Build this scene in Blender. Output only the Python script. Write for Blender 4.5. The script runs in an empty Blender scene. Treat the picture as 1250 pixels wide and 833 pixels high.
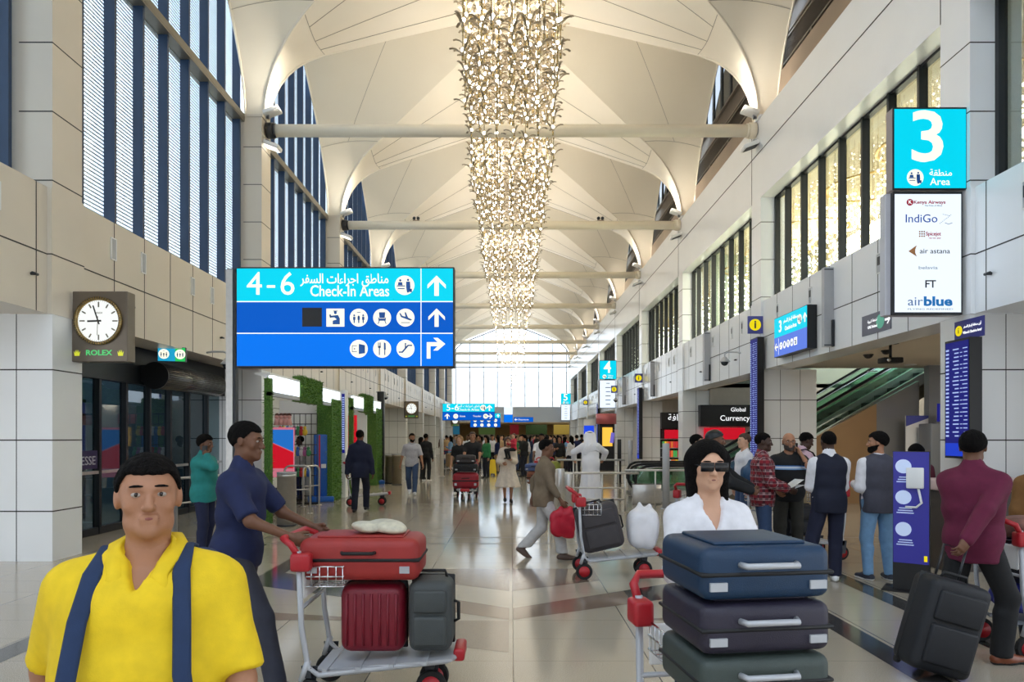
import bpy, bmesh, math, random
import numpy as np
from mathutils import Vector, Matrix, Euler
random.seed(7)
PI = math.pi
SC = bpy.context.scene
COL = SC.collection
R = math.radians

# ------------------------------------------------------------------ materials
_M = {}
def mat(name, col, rough=0.5, metal=0.0, noise=0.0, nscale=8.0, bump=0.0, bscale=60.0, emit=None, estr=1.0, coat=0.0, spec=0.5):
    if name in _M: return _M[name]
    m = bpy.data.materials.new(name); m.use_nodes = True
    nt = m.node_tree; b = nt.nodes['Principled BSDF']
    c = (col[0], col[1], col[2], 1)
    b.inputs['Base Color'].default_value = c
    b.inputs['Roughness'].default_value = rough
    b.inputs['Metallic'].default_value = metal
    b.inputs['Specular IOR Level'].default_value = spec
    if coat: b.inputs['Coat Weight'].default_value = coat
    if emit is not None:
        b.inputs['Emission Color'].default_value = (emit[0], emit[1], emit[2], 1)
        b.inputs['Emission Strength'].default_value = estr
    tc = None
    if noise or bump:
        tc = nt.nodes.new('ShaderNodeTexCoord')
    if noise:
        n = nt.nodes.new('ShaderNodeTexNoise'); n.inputs['Scale'].default_value = nscale; n.inputs['Detail'].default_value = 4
        nt.links.new(tc.outputs['Object'], n.inputs['Vector'])
        r = nt.nodes.new('ShaderNodeValToRGB')
        r.color_ramp.elements[0].position = 0.3; r.color_ramp.elements[1].position = 0.7
        r.color_ramp.elements[0].color = tuple(max(0, x * (1 - noise)) for x in col) + (1,)
        r.color_ramp.elements[1].color = tuple(min(1, x * (1 + noise)) for x in col) + (1,)
        nt.links.new(n.outputs['Fac'], r.inputs['Fac']); nt.links.new(r.outputs['Color'], b.inputs['Base Color'])
    if bump:
        n2 = nt.nodes.new('ShaderNodeTexNoise'); n2.inputs['Scale'].default_value = bscale
        nt.links.new(tc.outputs['Object'], n2.inputs['Vector'])
        bp = nt.nodes.new('ShaderNodeBump'); bp.inputs['Strength'].default_value = bump; bp.inputs['Distance'].default_value = 0.01
        nt.links.new(n2.outputs['Fac'], bp.inputs['Height']); nt.links.new(bp.outputs['Normal'], b.inputs['Normal'])
    _M[name] = m
    return m
def srgb(r, g, b):
    f = lambda v: ((v / 255) / 12.92 if v <= 10 else (((v / 255) + 0.055) / 1.055) ** 2.4)
    return (f(r), f(g), f(b))
def emat(name, col, s, back=None):
    return mat(name, tuple(x * 0.08 for x in col), 0.5, emit=col, estr=s, spec=0.12)
def glass_mat(name, tint, gloss=0.12, rough=0.02, lines=0.0, linecol=(0.6, 0.65, 0.7), freq=60):
    if name in _M: return _M[name]
    m = bpy.data.materials.new(name); m.use_nodes = True
    nt = m.node_tree; nt.nodes.clear()
    out = nt.nodes.new('ShaderNodeOutputMaterial')
    t = nt.nodes.new('ShaderNodeBsdfTransparent'); t.inputs['Color'].default_value = (*tint, 1)
    g = nt.nodes.new('ShaderNodeBsdfGlossy'); g.inputs['Roughness'].default_value = rough; g.inputs['Color'].default_value = (0.9, 0.95, 1, 1)
    lw = nt.nodes.new('ShaderNodeLayerWeight'); lw.inputs['Blend'].default_value = 0.35
    mr = nt.nodes.new('ShaderNodeMapRange'); mr.inputs['To Min'].default_value = gloss * 0.5; mr.inputs['To Max'].default_value = min(0.8, gloss * 4)
    nt.links.new(lw.outputs['Facing'], mr.inputs['Value'])
    mx = nt.nodes.new('ShaderNodeMixShader'); nt.links.new(mr.outputs['Result'], mx.inputs['Fac'])
    nt.links.new(t.outputs[0], mx.inputs[1]); nt.links.new(g.outputs[0], mx.inputs[2])
    last = mx
    if lines:
        tc = nt.nodes.new('ShaderNodeTexCoord'); sp = nt.nodes.new('ShaderNodeSeparateXYZ'); nt.links.new(tc.outputs['Object'], sp.inputs[0])
        ml = nt.nodes.new('ShaderNodeMath'); ml.operation = 'MULTIPLY'; ml.inputs[1].default_value = freq; nt.links.new(sp.outputs['Z'], ml.inputs[0])
        fr = nt.nodes.new('ShaderNodeMath'); fr.operation = 'FRACT'; nt.links.new(ml.outputs[0], fr.inputs[0])
        gt = nt.nodes.new('ShaderNodeMath'); gt.operation = 'LESS_THAN'; gt.inputs[1].default_value = lines; nt.links.new(fr.outputs[0], gt.inputs[0])
        d = nt.nodes.new('ShaderNodeBsdfDiffuse'); d.inputs['Color'].default_value = (*linecol, 1)
        m2 = nt.nodes.new('ShaderNodeMixShader'); nt.links.new(gt.outputs[0], m2.inputs['Fac'])
        nt.links.new(mx.outputs[0], m2.inputs[1]); nt.links.new(d.outputs[0], m2.inputs[2]); last = m2
    nt.links.new(last.outputs[0], out.inputs['Surface'])
    _M[name] = m
    return m

WHITE = mat('white_panel', srgb(236, 237, 236), 0.32, noise=0.02, nscale=1.5)
WHITEG = mat('gloss_white_panel', srgb(244, 246, 248), 0.2, noise=0.015, nscale=1.2)
BEIGE = mat('beige_panel', srgb(222, 212, 196), 0.35, noise=0.02, nscale=1.5)
JOINT = mat('panel_joint', srgb(60, 58, 55), 0.8)
SEAM = mat('ceiling_seam', srgb(165, 155, 140), 0.9)
CREAM = mat('cream_ceiling', srgb(238, 229, 210), 0.6, noise=0.015, nscale=0.7)
CREAMW = mat('cream_rib', srgb(245, 236, 218), 0.5, noise=0.015, nscale=0.7)
BEAMM = mat('cream_beam', srgb(244, 232, 208), 0.4, noise=0.02, nscale=3)
NAVY = mat('navy_fin', srgb(40, 62, 92), 0.4, noise=0.12, nscale=2)
DARK = mat('dark_frame', srgb(28, 32, 36), 0.4, noise=0.1, nscale=4)
BLACK = mat('black_plastic', srgb(20, 20, 22), 0.45, noise=0.1, nscale=6)
DGREY = mat('dark_grey_metal', srgb(60, 62, 66), 0.4, 0.5, noise=0.1, nscale=5)
BRONZE = mat('bronze_fascia', srgb(150, 132, 115), 0.3, 0.3, noise=0.08, nscale=1.2)
DBRONZE = mat('dark_bronze_louvre', srgb(82, 74, 66), 0.4, 0.3, noise=0.1, nscale=2)
STEEL = mat('brushed_steel', srgb(205, 203, 200), 0.32, 0.7, noise=0.06, nscale=14)
CHROME = mat('bright_chrome', srgb(215, 215, 215), 0.12, 1.0, noise=0.02, nscale=6)
LGREY = mat('light_grey_metal', srgb(182, 184, 188), 0.4, 0.2, noise=0.03, nscale=4)
PAPERW = mat('white_paint', srgb(240, 240, 238), 0.5, noise=0.02, nscale=3)
RUBBER = mat('black_rubber', srgb(24, 24, 24), 0.75, noise=0.1, nscale=20)

# ------------------------------------------------------------------ mesh builder
class MB:
    def __init__(s): s.v = []; s.f = []; s.m = []; s.sm = []
    def add(s, vs, fs, m=0, smooth=False):
        b = len(s.v); s.v += [tuple(map(float, v)) for v in vs]
        for f in fs: s.f.append(tuple(b + int(i) for i in f)); s.m.append(m); s.sm.append(smooth)
        return s
    def box(s, x0, x1, y0, y1, z0, z1, m=0, T=None):
        vs = [Vector((x, y, z)) for x in (x0, x1) for y in (y0, y1) for z in (z0, z1)]
        if T is not None: vs = [T @ v for v in vs]
        return s.add(vs, [(0, 1, 3, 2), (4, 6, 7, 5), (0, 4, 5, 1), (2, 3, 7, 6), (0, 2, 6, 4), (1, 5, 7, 3)], m)
    def rbox(s, x0, x1, y0, y1, z0, z1, r=0.02, seg=3, m=0, T=None, smooth=True):
        bm = bmesh.new(); bmesh.ops.create_cube(bm, size=1)
        for v in bm.verts: v.co = Vector(((x0 + x1) / 2 + v.co.x * (x1 - x0), (y0 + y1) / 2 + v.co.y * (y1 - y0), (z0 + z1) / 2 + v.co.z * (z1 - z0)))
        r = min(r, 0.49 * min(x1 - x0, y1 - y0, z1 - z0))
        bmesh.ops.bevel(bm, geom=list(bm.edges), offset=r, segments=seg, profile=0.5, affect='EDGES')
        bm.verts.index_update()
        vs = [(T @ v.co if T is not None else v.co) for v in bm.verts]; fs = [[v.index for v in f.verts] for f in bm.faces]
        bm.free(); return s.add(vs, fs, m, smooth)
    def tube(s, pts, r, n=10, m=0, caps=True, closed=False, flat=None, smooth=True):
        pts = [Vector(p) for p in pts]; rs = r if isinstance(r, (list, tuple)) else [r] * len(pts)
        N = len(pts); up = None; vs = []; fs = []
        for i, p in enumerate(pts):
            a = pts[(i - 1) % N] if (i > 0 or closed) else p; c = pts[(i + 1) % N] if (i < N - 1 or closed) else p
            t = (c - a).normalized()
            if up is None:
                up = Vector((0, 0, 1)) if abs(t.z) < 0.9 else Vector((1, 0, 0))
            u = (up - t * up.dot(t)).normalized(); w = t.cross(u); up = u
            for k in range(n):
                an = 2 * PI * k / n
                vs.append(p + (u * math.cos(an) * (flat or 1) + w * math.sin(an)) * rs[i])
        M = N if closed else N - 1
        for i in range(M):
            j = (i + 1) % N
            for k in range(n): fs.append((i * n + k, i * n + (k + 1) % n, j * n + (k + 1) % n, j * n + k))
        if caps and not closed:
            fs.append(tuple(range(n - 1, -1, -1))); fs.append(tuple((N - 1) * n + k for k in range(n)))
        return s.add(vs, fs, m, smooth)
    def cyl(s, a, b, r, n=20, m=0, r2=None, smooth=True): return s.tube([a, b], [r, r2 if r2 is not None else r], n, m, smooth=smooth)
    def disc(s, c, nrm, r, n=24, m=0, th=0.004):
        c = Vector(c); nrm = Vector(nrm).normalized(); return s.tube([c - nrm * th / 2, c + nrm * th / 2], r, n, m, smooth=False)
    def lathe(s, prof, c=(0, 0, 0), n=24, m=0, smooth=True):
        vs = []; fs = []
        for (r, z) in prof:
            for k in range(n): vs.append((c[0] + r * math.cos(2 * PI * k / n), c[1] + r * math.sin(2 * PI * k / n), c[2] + z))
        for i in range(len(prof) - 1):
            for k in range(n): fs.append((i * n + k, i * n + (k + 1) % n, (i + 1) * n + (k + 1) % n, (i + 1) * n + k))
        fs.append(tuple(range(n - 1, -1, -1))); fs.append(tuple((len(prof) - 1) * n + k for k in range(n)))
        return s.add(vs, fs, m, smooth)
    def sph(s, c, r, nu=12, nv=8, m=0, sc=(1, 1, 1)):
        vs = [(c[0], c[1], c[2] - r * sc[2])]
        for i in range(1, nv):
            a = PI * i / nv
            for k in range(nu): b = 2 * PI * k / nu; vs.append((c[0] + r * sc[0] * math.sin(a) * math.cos(b), c[1] + r * sc[1] * math.sin(a) * math.sin(b), c[2] - r * sc[2] * math.cos(a)))
        vs.append((c[0], c[1], c[2] + r * sc[2])); fs = []
        for k in range(nu): fs.append((0, 1 + (k + 1) % nu, 1 + k))
        for i in range(nv - 2):
            for k in range(nu): a = 1 + i * nu; fs.append((a + k, a + (k + 1) % nu, a + nu + (k + 1) % nu, a + nu + k))
        a = 1 + (nv - 2) * nu
        for k in range(nu): fs.append((a + k, a + (k + 1) % nu, len(vs) - 1))
        return s.add(vs, fs, m, True)
    def poly(s, pts, y0, y1, m=0, axis='y'):
        """extrude polygon given in (a,b) along axis"""
        n = len(pts)
        def P(a, b, c): return {'y': (a, c, b), 'x': (c, a, b), 'z': (a, b, c)}[axis]
        vs = [P(a, b, y0) for a, b in pts] + [P(a, b, y1) for a, b in pts]
        fs = [tuple(range(n)), tuple(range(2 * n - 1, n - 1, -1))] + [(i, i + n, (i + 1) % n + n, (i + 1) % n) for i in range(n)]
        return s.add(vs, fs, m)
    def mesh(s, name, mats):
        me = bpy.data.meshes.new(name); me.from_pydata(s.v, [], s.f)
        for mm in (mats if isinstance(mats, (list, tuple)) else [mats]): me.materials.append(mm)
        if s.f:
            me.polygons.foreach_set('material_index', s.m); me.polygons.foreach_set('use_smooth', s.sm)
        me.update()
        bm = bmesh.new(); bm.from_mesh(me); bmesh.ops.recalc_face_normals(bm, faces=bm.faces); bm.to_mesh(me); bm.free()
        return me
    def build(s, name, mats, parent=None, loc=(0, 0, 0), rot=None, kind=None, label=None):
        return link(name, s.mesh(name, mats), parent, loc, rot, kind, label)
def link(name, me, parent=None, loc=(0, 0, 0), rot=None, kind=None, label=None):
    o = bpy.data.objects.new(name, me); COL.objects.link(o); o.location = loc
    if rot is not None: o.rotation_euler = rot
    if parent is not None: o.parent = parent
    if kind: o['kind'] = kind
    if label: o['label'] = label
    return o
def thing(name, label, cat, loc=(0, 0, 0), rz=0.0, group=None):
    o = bpy.data.objects.new(name, None); COL.objects.link(o); o.location = loc; o.rotation_euler = (0, 0, rz)
    o.empty_display_size = 0.2
    return tag(o, label, cat, group)
def tag(o, label, cat, group=None):
    o['label'] = label; o['category'] = cat
    if group: o['group'] = group
    return o
def kids(o): return [c for c in bpy.data.objects if c.parent == o]
_KID = {}
def dup(root, loc=None, rz=None, label=None, group=None, mats=None):
    def cp(o, par):
        c = o.copy(); COL.objects.link(c)
        if par is not None: c.parent = par
        ch = _KID.get(o.name)
        if ch is None: ch = _KID[o.name] = kids(o)
        for k in ch: cp(k, c)
        return c
    r = cp(root, None)
    if loc is not None: r.location = loc
    if rz is not None: r.rotation_euler = (0, 0, rz)
    if label: r['label'] = label
    if group: r['group'] = group
    return r

# text -> flat mesh part. Local text plane x right, z up, facing -y.
_AR = {}
# joining forms: letter -> (isolated, final, initial, medial)
_AF = {'ا': (0xFE8D, 0xFE8E), 'أ': (0xFE83, 0xFE84), 'ة': (0xFE93, 0xFE94), 'د': (0xFEA9, 0xFEAA), 'ر': (0xFEAD, 0xFEAE), 'ز': (0xFEAF, 0xFEB0), 'ء': (0xFE80,), 'و': (0xFEED, 0xFEEE),
       'ب': (0xFE8F, 0xFE90, 0xFE91, 0xFE92), 'ت': (0xFE95, 0xFE96, 0xFE97, 0xFE98), 'ج': (0xFE9D, 0xFE9E, 0xFE9F, 0xFEA0), 'س': (0xFEB1, 0xFEB2, 0xFEB3, 0xFEB4), 'ط': (0xFEC1, 0xFEC2, 0xFEC3, 0xFEC4),
       'ع': (0xFEC9, 0xFECA, 0xFECB, 0xFECC), 'ف': (0xFED1, 0xFED2, 0xFED3, 0xFED4), 'ق': (0xFED5, 0xFED6, 0xFED7, 0xFED8), 'ك': (0xFED9, 0xFEDA, 0xFEDB, 0xFEDC), 'ل': (0xFEDD, 0xFEDE, 0xFEDF, 0xFEE0),
       'م': (0xFEE1, 0xFEE2, 0xFEE3, 0xFEE4), 'ن': (0xFEE5, 0xFEE6, 0xFEE7, 0xFEE8), 'ي': (0xFEF1, 0xFEF2, 0xFEF3, 0xFEF4), 'ص': (0xFEB9, 0xFEBA, 0xFEBB, 0xFEBC), 'ه': (0xFEE9, 0xFEEA, 0xFEEB, 0xFEEC)}
def shape_ar(s):
    if not any(c in _AF for c in s): return s
    out = []
    for i, c in enumerate(s):
        f = _AF.get(c)
        if not f: out.append(c); continue
        pv = _AF.get(s[i - 1]) if i else None; nx = _AF.get(s[i + 1]) if i + 1 < len(s) else None
        jp = pv is not None and len(pv) == 4 and len(f) > 1; jn = nx is not None and len(nx) > 1 and len(f) == 4
        out.append(chr(f[3] if jp and jn else f[1] if jp else f[2] if jn else f[0]))
    return ''.join(reversed(out))
def text(s, size, m, parent, loc, name='lettering', align='CENTER', rz=0.0, ext=0.002, bold=0.0, wide=None, rot=None, label=None, off=0.0):
    key = (s, size, align, bold, wide, off)
    if key not in _AR:
        c = bpy.data.curves.new('txt', 'FONT'); c.body = shape_ar(s); c.size = size; c.align_x = align; c.align_y = 'CENTER'; c.extrude = ext; c.offset = off or bold
        c.resolution_u = 3
        o = bpy.data.objects.new('txt', c); COL.objects.link(o)
        dg = bpy.context.evaluated_depsgraph_get()
        me = bpy.data.meshes.new_from_object(o.evaluated_get(dg))
        bpy.data.objects.remove(o); bpy.data.curves.remove(c)
        if wide:
            xs = [v.co.x for v in me.vertices]
            if xs:
                w = max(xs) - min(xs); k = wide / max(w, 1e-6)
                for v in me.vertices: v.co.x *= k
        _AR[key] = me
    me = _AR[key].copy(); me.name = name; me.materials.clear(); me.materials.append(m)
    return link(name, me, parent, loc, rot if rot is not None else (R(90), 0, rz), label=label)

F = 833.0
def X(px, d): return (px - 624.0) / F * d
def Z(py, d): return 1.65 + (533.0 - py) / F * d
L = 7.54
def D(k): return 9.31 + L * k        # column centre depth

# camera
cam = bpy.data.cameras.new('camera'); cam.lens = 833 / 1250 * 36; cam.sensor_width = 36; cam.sensor_fit = 'HORIZONTAL'
cam.shift_x = 1 / 1250; cam.shift_y = 116.5 / 1250; cam.clip_end = 500; cam.clip_start = 0.05
co = bpy.data.objects.new('camera', cam); COL.objects.link(co); co.location = (0, 0, 1.65); co.rotation_euler = (R(90), 0, 0)
SC.camera = co
SC.view_settings.view_transform = 'Standard'; SC.view_settings.look = 'None'; SC.view_settings.gamma = 1
SC.view_settings.use_curve_mapping = False; SC.view_settings.exposure = 0.0

# ------------------------------------------------------------------ floor
def floor_mat():
    m = bpy.data.materials.new('terrazzo_floor'); m.use_nodes = True; nt = m.node_tree; N = nt.nodes; K = nt.links
    b = N['Principled BSDF']; tc = N.new('ShaderNodeTexCoord'); sp = N.new('ShaderNodeSeparateXYZ'); K.new(tc.outputs['Object'], sp.inputs[0])
    def math_(op, a, b_=None, c=None):
        n = N.new('ShaderNodeMath'); n.operation = op
        for i, v in enumerate((a, b_, c)):
            if v is None: continue
            if isinstance(v, (int, float)): n.inputs[i].default_value = v
            else: K.new(v, n.inputs[i])
        return n.outputs[0]
    x, y = sp.outputs['X'], sp.outputs['Y']
    def joint(c, per, off, w):
        f = math_('FRACT', math_('DIVIDE', math_('SUBTRACT', c, off), per))
        return math_('LESS_THAN', math_('ABSOLUTE', math_('SUBTRACT', f, 0.5)), 0.5) if False else math_('GREATER_THAN', math_('ABSOLUTE', math_('SUBTRACT', f, 0.5)), 0.5 - w / per / 2)
    jx = joint(x, 1.0, 0.015, 0.009); jy = joint(y, 0.555, 6.12 - 0.555 * 40, 0.005)
    j = math_('MAXIMUM', jx, math_('MULTIPLY', jy, 0.55))
    n1 = N.new('ShaderNodeTexNoise'); n1.inputs['Scale'].default_value = 170; n1.inputs['Detail'].default_value = 2; K.new(tc.outputs['Object'], n1.inputs['Vector'])
    n2 = N.new('ShaderNodeTexNoise'); n2.inputs['Scale'].default_value = 1.1; K.new(tc.outputs['Object'], n2.inputs['Vector'])
    r = N.new('ShaderNodeValToRGB'); r.color_ramp.elements[0].position = 0.35; r.color_ramp.elements[1].position = 0.65
    r.color_ramp.elements[0].color = (*srgb(150, 140, 124), 1); r.color_ramp.elements[1].color = (*srgb(196, 186, 168), 1)
    K.new(n1.outputs['Fac'], r.inputs['Fac'])
    mx = N.new('ShaderNodeMix'); mx.data_type = 'RGBA'; mx.inputs['B'].default_value = (*srgb(70, 62, 54), 1)
    K.new(r.outputs['Color'], mx.inputs['A']); K.new(j, mx.inputs['Factor']); K.new(mx.outputs['Result'], b.inputs['Base Color'])
    rr = N.new('ShaderNodeMapRange'); rr.inputs['To Min'].default_value = 0.10; rr.inputs['To Max'].default_value = 0.17
    K.new(n2.outputs['Fac'], rr.inputs['Value']); K.new(rr.outputs['Result'], b.inputs['Roughness'])
    b.inputs['Specular IOR Level'].default_value = 0.6
    return m
FLOORM = floor_mat()
def dark_stone(name, c, rough=0.12):
    return mat(name, c, rough, noise=0.25, nscale=160, spec=0.6)
MB().box(-14, 16, -7, 100, -0.2, 0).build('floor', FLOORM, kind='structure')
B1 = dark_stone('charcoal_stone', srgb(66, 64, 62)); B2 = dark_stone('brown_stone', srgb(128, 110, 96)); B3 = dark_stone('taupe_stone', srgb(140, 128, 116))
def flr(pts, m, name='floor_inlay'):
    o = MB(); n = len(pts); o.add([(p[0], p[1], 0.0015) for p in pts], [tuple(range(n))]); o.build(name, m, kind='structure')
for s in (-1, 1):
    for a, b in ((2.73, 2.97), (3.72, 3.96)):
        flr([(s * a, -6), (s * b, -6), (s * b, 10.4), (s * a, 10.4)], B1)
    def P(*q): return [(s * a, b) for a, b in q]
    flr(P((1.2, 6.73), (2.73, 7.5), (2.73, 8.24), (1.2, 7.29)), B1)
    flr(P((0.02, 6.13), (1.2, 6.73), (1.2, 7.29), (0.02, 6.55)), B2)
    flr(P((0.02, 7.27), (1.015, 7.81), (1.015, 8.5), (0.02, 8.5)), B2)
    flr(P((1.03, 6.12), (2.73, 6.5), (2.73, 6.12)), B2)
    flr(P((0.02, 5.2), (1.0, 5.55), (1.0, 6.1), (0.02, 6.1)) if s < 0 else P((1.03, 5.9), (1.9, 6.1), (1.9, 6.0)), B3)
for d in (10.49, 11.12, 16.6, 24.2, 31.7, 39.3):
    flr([(-6.05, d - 0.025), (6.05, d - 0.025), (6.05, d + 0.025), (-6.05, d + 0.025)], mat('joint_strip', srgb(75, 65, 56), 0.4), 'floor_joint')

# ------------------------------------------------------------------ ceiling vaults
DIP = 1.2
def zg(t):
    if t >= 0.2: return 10.85 + 3.6 * t
    # bezier from column cap to the straight rib
    P = [(0, 9.42), (0.008, 10.45), (0.09, 11.15), (0.2, 11.57)]
    lo, hi = 0, 1
    for _ in range(30):
        u = (lo + hi) / 2
        x = 3 * (1 - u) ** 2 * u * P[1][0] + 3 * (1 - u) * u * u * P[2][0] + u ** 3 * P[3][0]
        if x < t: lo = u
        else: hi = u
    return (1 - u) ** 3 * P[0][1] + 3 * (1 - u) ** 2 * u * P[1][1] + 3 * (1 - u) * u * u * P[2][1] + u ** 3 * P[3][1]
def wg(t): return 0.15 + 3.62 * t
def fan(s, k, t, v):
    dip = DIP * max(0, t - 0.03) ** 1.15
    return Vector((s * 6.05 * (1 - t), D(k) + v * wg(t), zg(t) - dip * (1 - abs(v) ** 1.5)))
def zarch(u):
    u = max(0.0, min(1.0, u)); return 9.42 + 4.55 * u ** 0.55
def panel(s, k, q, p):
    """q in 0..2 across the bay from column k to k+1; p 0 at wall arch .. 1 at rib"""
    side = 1 if q <= 1 else -1; u = q if q <= 1 else 2 - q
    kk = k if q <= 1 else k + 1
    t = u ** 1.6 if u < 1 else 1.0
    gp = Vector((s * 6.05 * (1 - t), D(kk) + side * wg(t), zg(t)))
    ap = Vector((s * 6.5, gp.y, zarch((wg(t) - 0.15) / 3.62)))
    w = ap.lerp(gp, p); w.z += 0.25 * math.sin(PI * p) * u
    return w
ceil = MB()
TS = [0, .008, .02, .04, .07, .1, .14, .2, .3, .45, .6, .8, 1.0]
VS = [-1 + i / 5 for i in range(11)]
K0, K1 = -1, 8
for k in range(K0, K1 + 1):
    for s in (-1, 1):
        vs = VS if k < 8 else VS[:6]
        g = [[fan(s, k, t, v) for v in vs] for t in TS]; n = len(vs)
        ceil.add([p for r_ in g for p in r_], [(i * n + j, i * n + j + 1, (i + 1) * n + j + 1, (i + 1) * n + j) for i in range(len(TS) - 1) for j in range(n - 1)], 1, True)
        if k < K1:
            qs = [i / 12 for i in range(25)]; ps = [i / 5 for i in range(6)]
            g = [[panel(s, k, q, p) for p in ps] for q in qs]; n = 6
            ceil.add([p for r_ in g for p in r_], [(i * n + j, i * n + j + 1, (i + 1) * n + j + 1, (i + 1) * n + j) for i in range(24) for j in range(5)], 0, True)
        # seams and lips
        dz = Vector((0, 0, -0.012))
        if k < 8:
            for v in (-0.55, 0, 0.55): ceil.tube([fan(s, k, t, v) + dz * 0.3 for t in TS[7:]], 0.008, 4, 2, smooth=False)
            ceil.tube([fan(s, k, 0.2, v) + dz * 0.3 for v in VS], 0.008, 4, 2, smooth=False)
        for v in (-1, 1):
            if k == 8 and v > 0: continue
            ceil.tube([fan(s, k, t, v) for t in TS[:10]], [0.035] * 7 + [0.03, 0.02, 0.006], 6, 1)
        if k < K1:
            ceil.tube([panel(s, k, q, 0.47) - Vector((0, 0, 0.004)) for q in [0.42, .55, .7, .85, 1, 1.15, 1.3, 1.45, 1.58]], 0.009, 4, 2, smooth=False)
            for q in (0.42, 1.58): ceil.tube([panel(s, k, q, p) - Vector((0, 0, 0.004)) for p in ps], 0.008, 4, 2, smooth=False)
            ceil.tube([panel(s, k, q, 0) for q in qs], 0.03, 5, 1)
ceil.build('ceiling', [CREAM, CREAMW, SEAM], kind='structure')

# ------------------------------------------------------------------ walls, columns, piers
def col_joints(mb, x0, x1, y0, y1, zs, m=1, w=0.008):
    for z in zs: mb.box(x0 - 0.002, x1 + 0.002, y0 - 0.002, y1 + 0.002, z - w, z + w, m)
for s, nm in ((-1, 'left'), (1, 'right')):
    PM = BEIGE if s < 0 else WHITEG
    w = MB()
    xa, xb = sorted((s * 6.1, s * 6.72))
    # band above the openings
    w.box(xa, xb, -7, 70.4, 3.27, 4.93, 0)
    w.box(*sorted((s * 6.095, s * 6.11)), -7, 70.4, 4.04, 4.056, 1)
    y = 16.52 - 0.862 * 27
    while y < 70:
        w.box(*sorted((s * 6.096, s * 6.11)), y - 0.006, y + 0.006, 3.27, 4.93, 1); y += 0.862
    if s > 0:
        w.box(6.052, 6.5, -7, 70.4, 7.45, 9.4, 0);
        for kk in range(-1, 9): w.box(6.045, 6.06, D(kk) + 0.3, D(kk) + 0.312, 7.45, 9.4, 1)
        w.box(6.046, 6.06, -7, 70.4, 8.57, 8.59, 1)
    w.build('wall_' + nm, [PM, JOINT], kind='structure')
    for k in range(-1, 9):
        c = MB(); y0, y1 = D(k) - 0.31, D(k) + 0.31
        zt = 9.42 if s < 0 else 7.46
        c.box(*sorted((s * 6.05, s * 6.5)), y0, y1, 4.93, zt, 0)
        c.box(*sorted((s * 6.5, s * 6.75)), y0 + .02, y1 - .02, 4.93, zt, 0)
        c.box(*sorted((s * 6.04, s * 6.6)), y0 - 0.03, y1 + 0.03, 3.265, 4.935, 0)
        col_joints(c, *sorted((s * 6.05, s * 6.49)), y0, y1, [5.03 + 0.91 * i for i in range(5 if s < 0 else 3)])
        col_joints(c, *sorted((s * 6.04, s * 6.59)), y0 - .03, y1 + .03, [4.05])
        c.box(*sorted((s * 6.02, s * 6.6)), y0 - 0.02, y1 + 0.02, 9.40, 9.46, 0)
        cc = c.build('column', [BEIGE if s < 0 else WHITEG, JOINT], kind='structure')
        p = MB(); xo = 7.4
        p.box(*sorted((s * 6.05, s * xo)), y0, y1, 0, 3.27, 0)
        col_joints(p, *sorted((s * 6.05, s * xo)), y0, y1, [0.66, 1.6, 2.53])
        p.box(*sorted((s * 6.52, s * 6.53)), y0 - 0.002, y1 + .002, 0, 3.27, 1)
        p.box(*sorted((s * 7.0, s * 7.01)), y0 - 0.002, y1 + .002, 0, 3.27, 1)
        p.build('wall_pier', [WHITE if s < 0 else WHITE, JOINT], kind='structure')

# windows
WG = glass_mat('window_glass', (0.86, 0.92, 0.95), 0.10, 0.03, lines=0.36, linecol=srgb(196, 204, 212), freq=16)
WG2 = glass_mat('shop_glass', (0.80, 0.86, 0.84), 0.08, 0.02)
WG3 = glass_mat('dark_glass', (0.025, 0.03, 0.035), 0.12, 0.05)
wn = 0
for k in range(-2, 8):
    y0, y1 = D(k) + 0.31, D(k + 1) - 0.31
    wn += 1
    r = bpy.data.objects.new('window_%d' % wn, None); COL.objects.link(r); r['kind'] = 'structure'
    MB().box(-6.71, -6.70, y0, y1, 4.93, 14.2).build('glass', WG, r)
    MB().box(-6.78, -6.46, y0, y1, 9.28, 9.44).box(-6.47, -6.455, y0, y1, 9.32, 9.46).build('transom', [mat('transom_metal', srgb(130, 124, 112), 0.35, 0.4, noise=.05)], r)
    mm = MB(); mm.box(-6.7, -6.52, -0.03, 0.03, 4.93, 14.2); me = mm.mesh('fin', NAVY)
    yy = y1 - 0.12
    while yy > y0 + 0.05: link('fin', me, r, (0, yy, 0)); yy -= 0.862
    wn += 1
    r = bpy.data.objects.new('window_%d' % wn, None); COL.objects.link(r); r['kind'] = 'structure'
    MB().box(6.46, 6.465, y0, y1, 4.93, 7.45).build('glass', WG2, r)
    fr = MB(); fr.box(6.38, 6.5, y0, y0 + 0.05, 4.93, 7.45).box(6.38, 6.5, y1 - 0.07, y1, 4.93, 7.45).box(6.38, 6.5, y0, y1, 7.4, 7.45).build('frame', DARK, r)
    me = MB().box(6.36, 6.5, -0.03, 0.03, 4.93, 7.45).mesh('mullion', DARK)
    yy = y1 - 0.7
    while yy > y0 + 0.3: link('mullion', me, r, (0, yy, 0)); yy -= 0.862
    # clerestory above on the right
    wn += 1
    r = bpy.data.objects.new('window_%d' % wn, None); COL.objects.link(r); r['kind'] = 'structure'
    MB().box(6.64, 6.66, y0 - .6, y1 + .6, 11.9, 14.2).build('glass', WG3, r)
    me = MB().box(6.6, 6.72, -0.05, 0.05, 11.9, 14.2).mesh('mullion', mat('clerestory_frame', srgb(70, 74, 74), .5, .2, noise=.05))
    yy = y1
    while yy > y0: link('mullion', me, r, (0, yy, 0)); yy -= 0.862
cl = MB()
cl.box(6.5, 6.62, -7, 70.4, 9.38, 10.45, 0)
cl.box(6.66, 6.7, -7, 70.4, 10.4, 11.95, 1)
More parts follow.
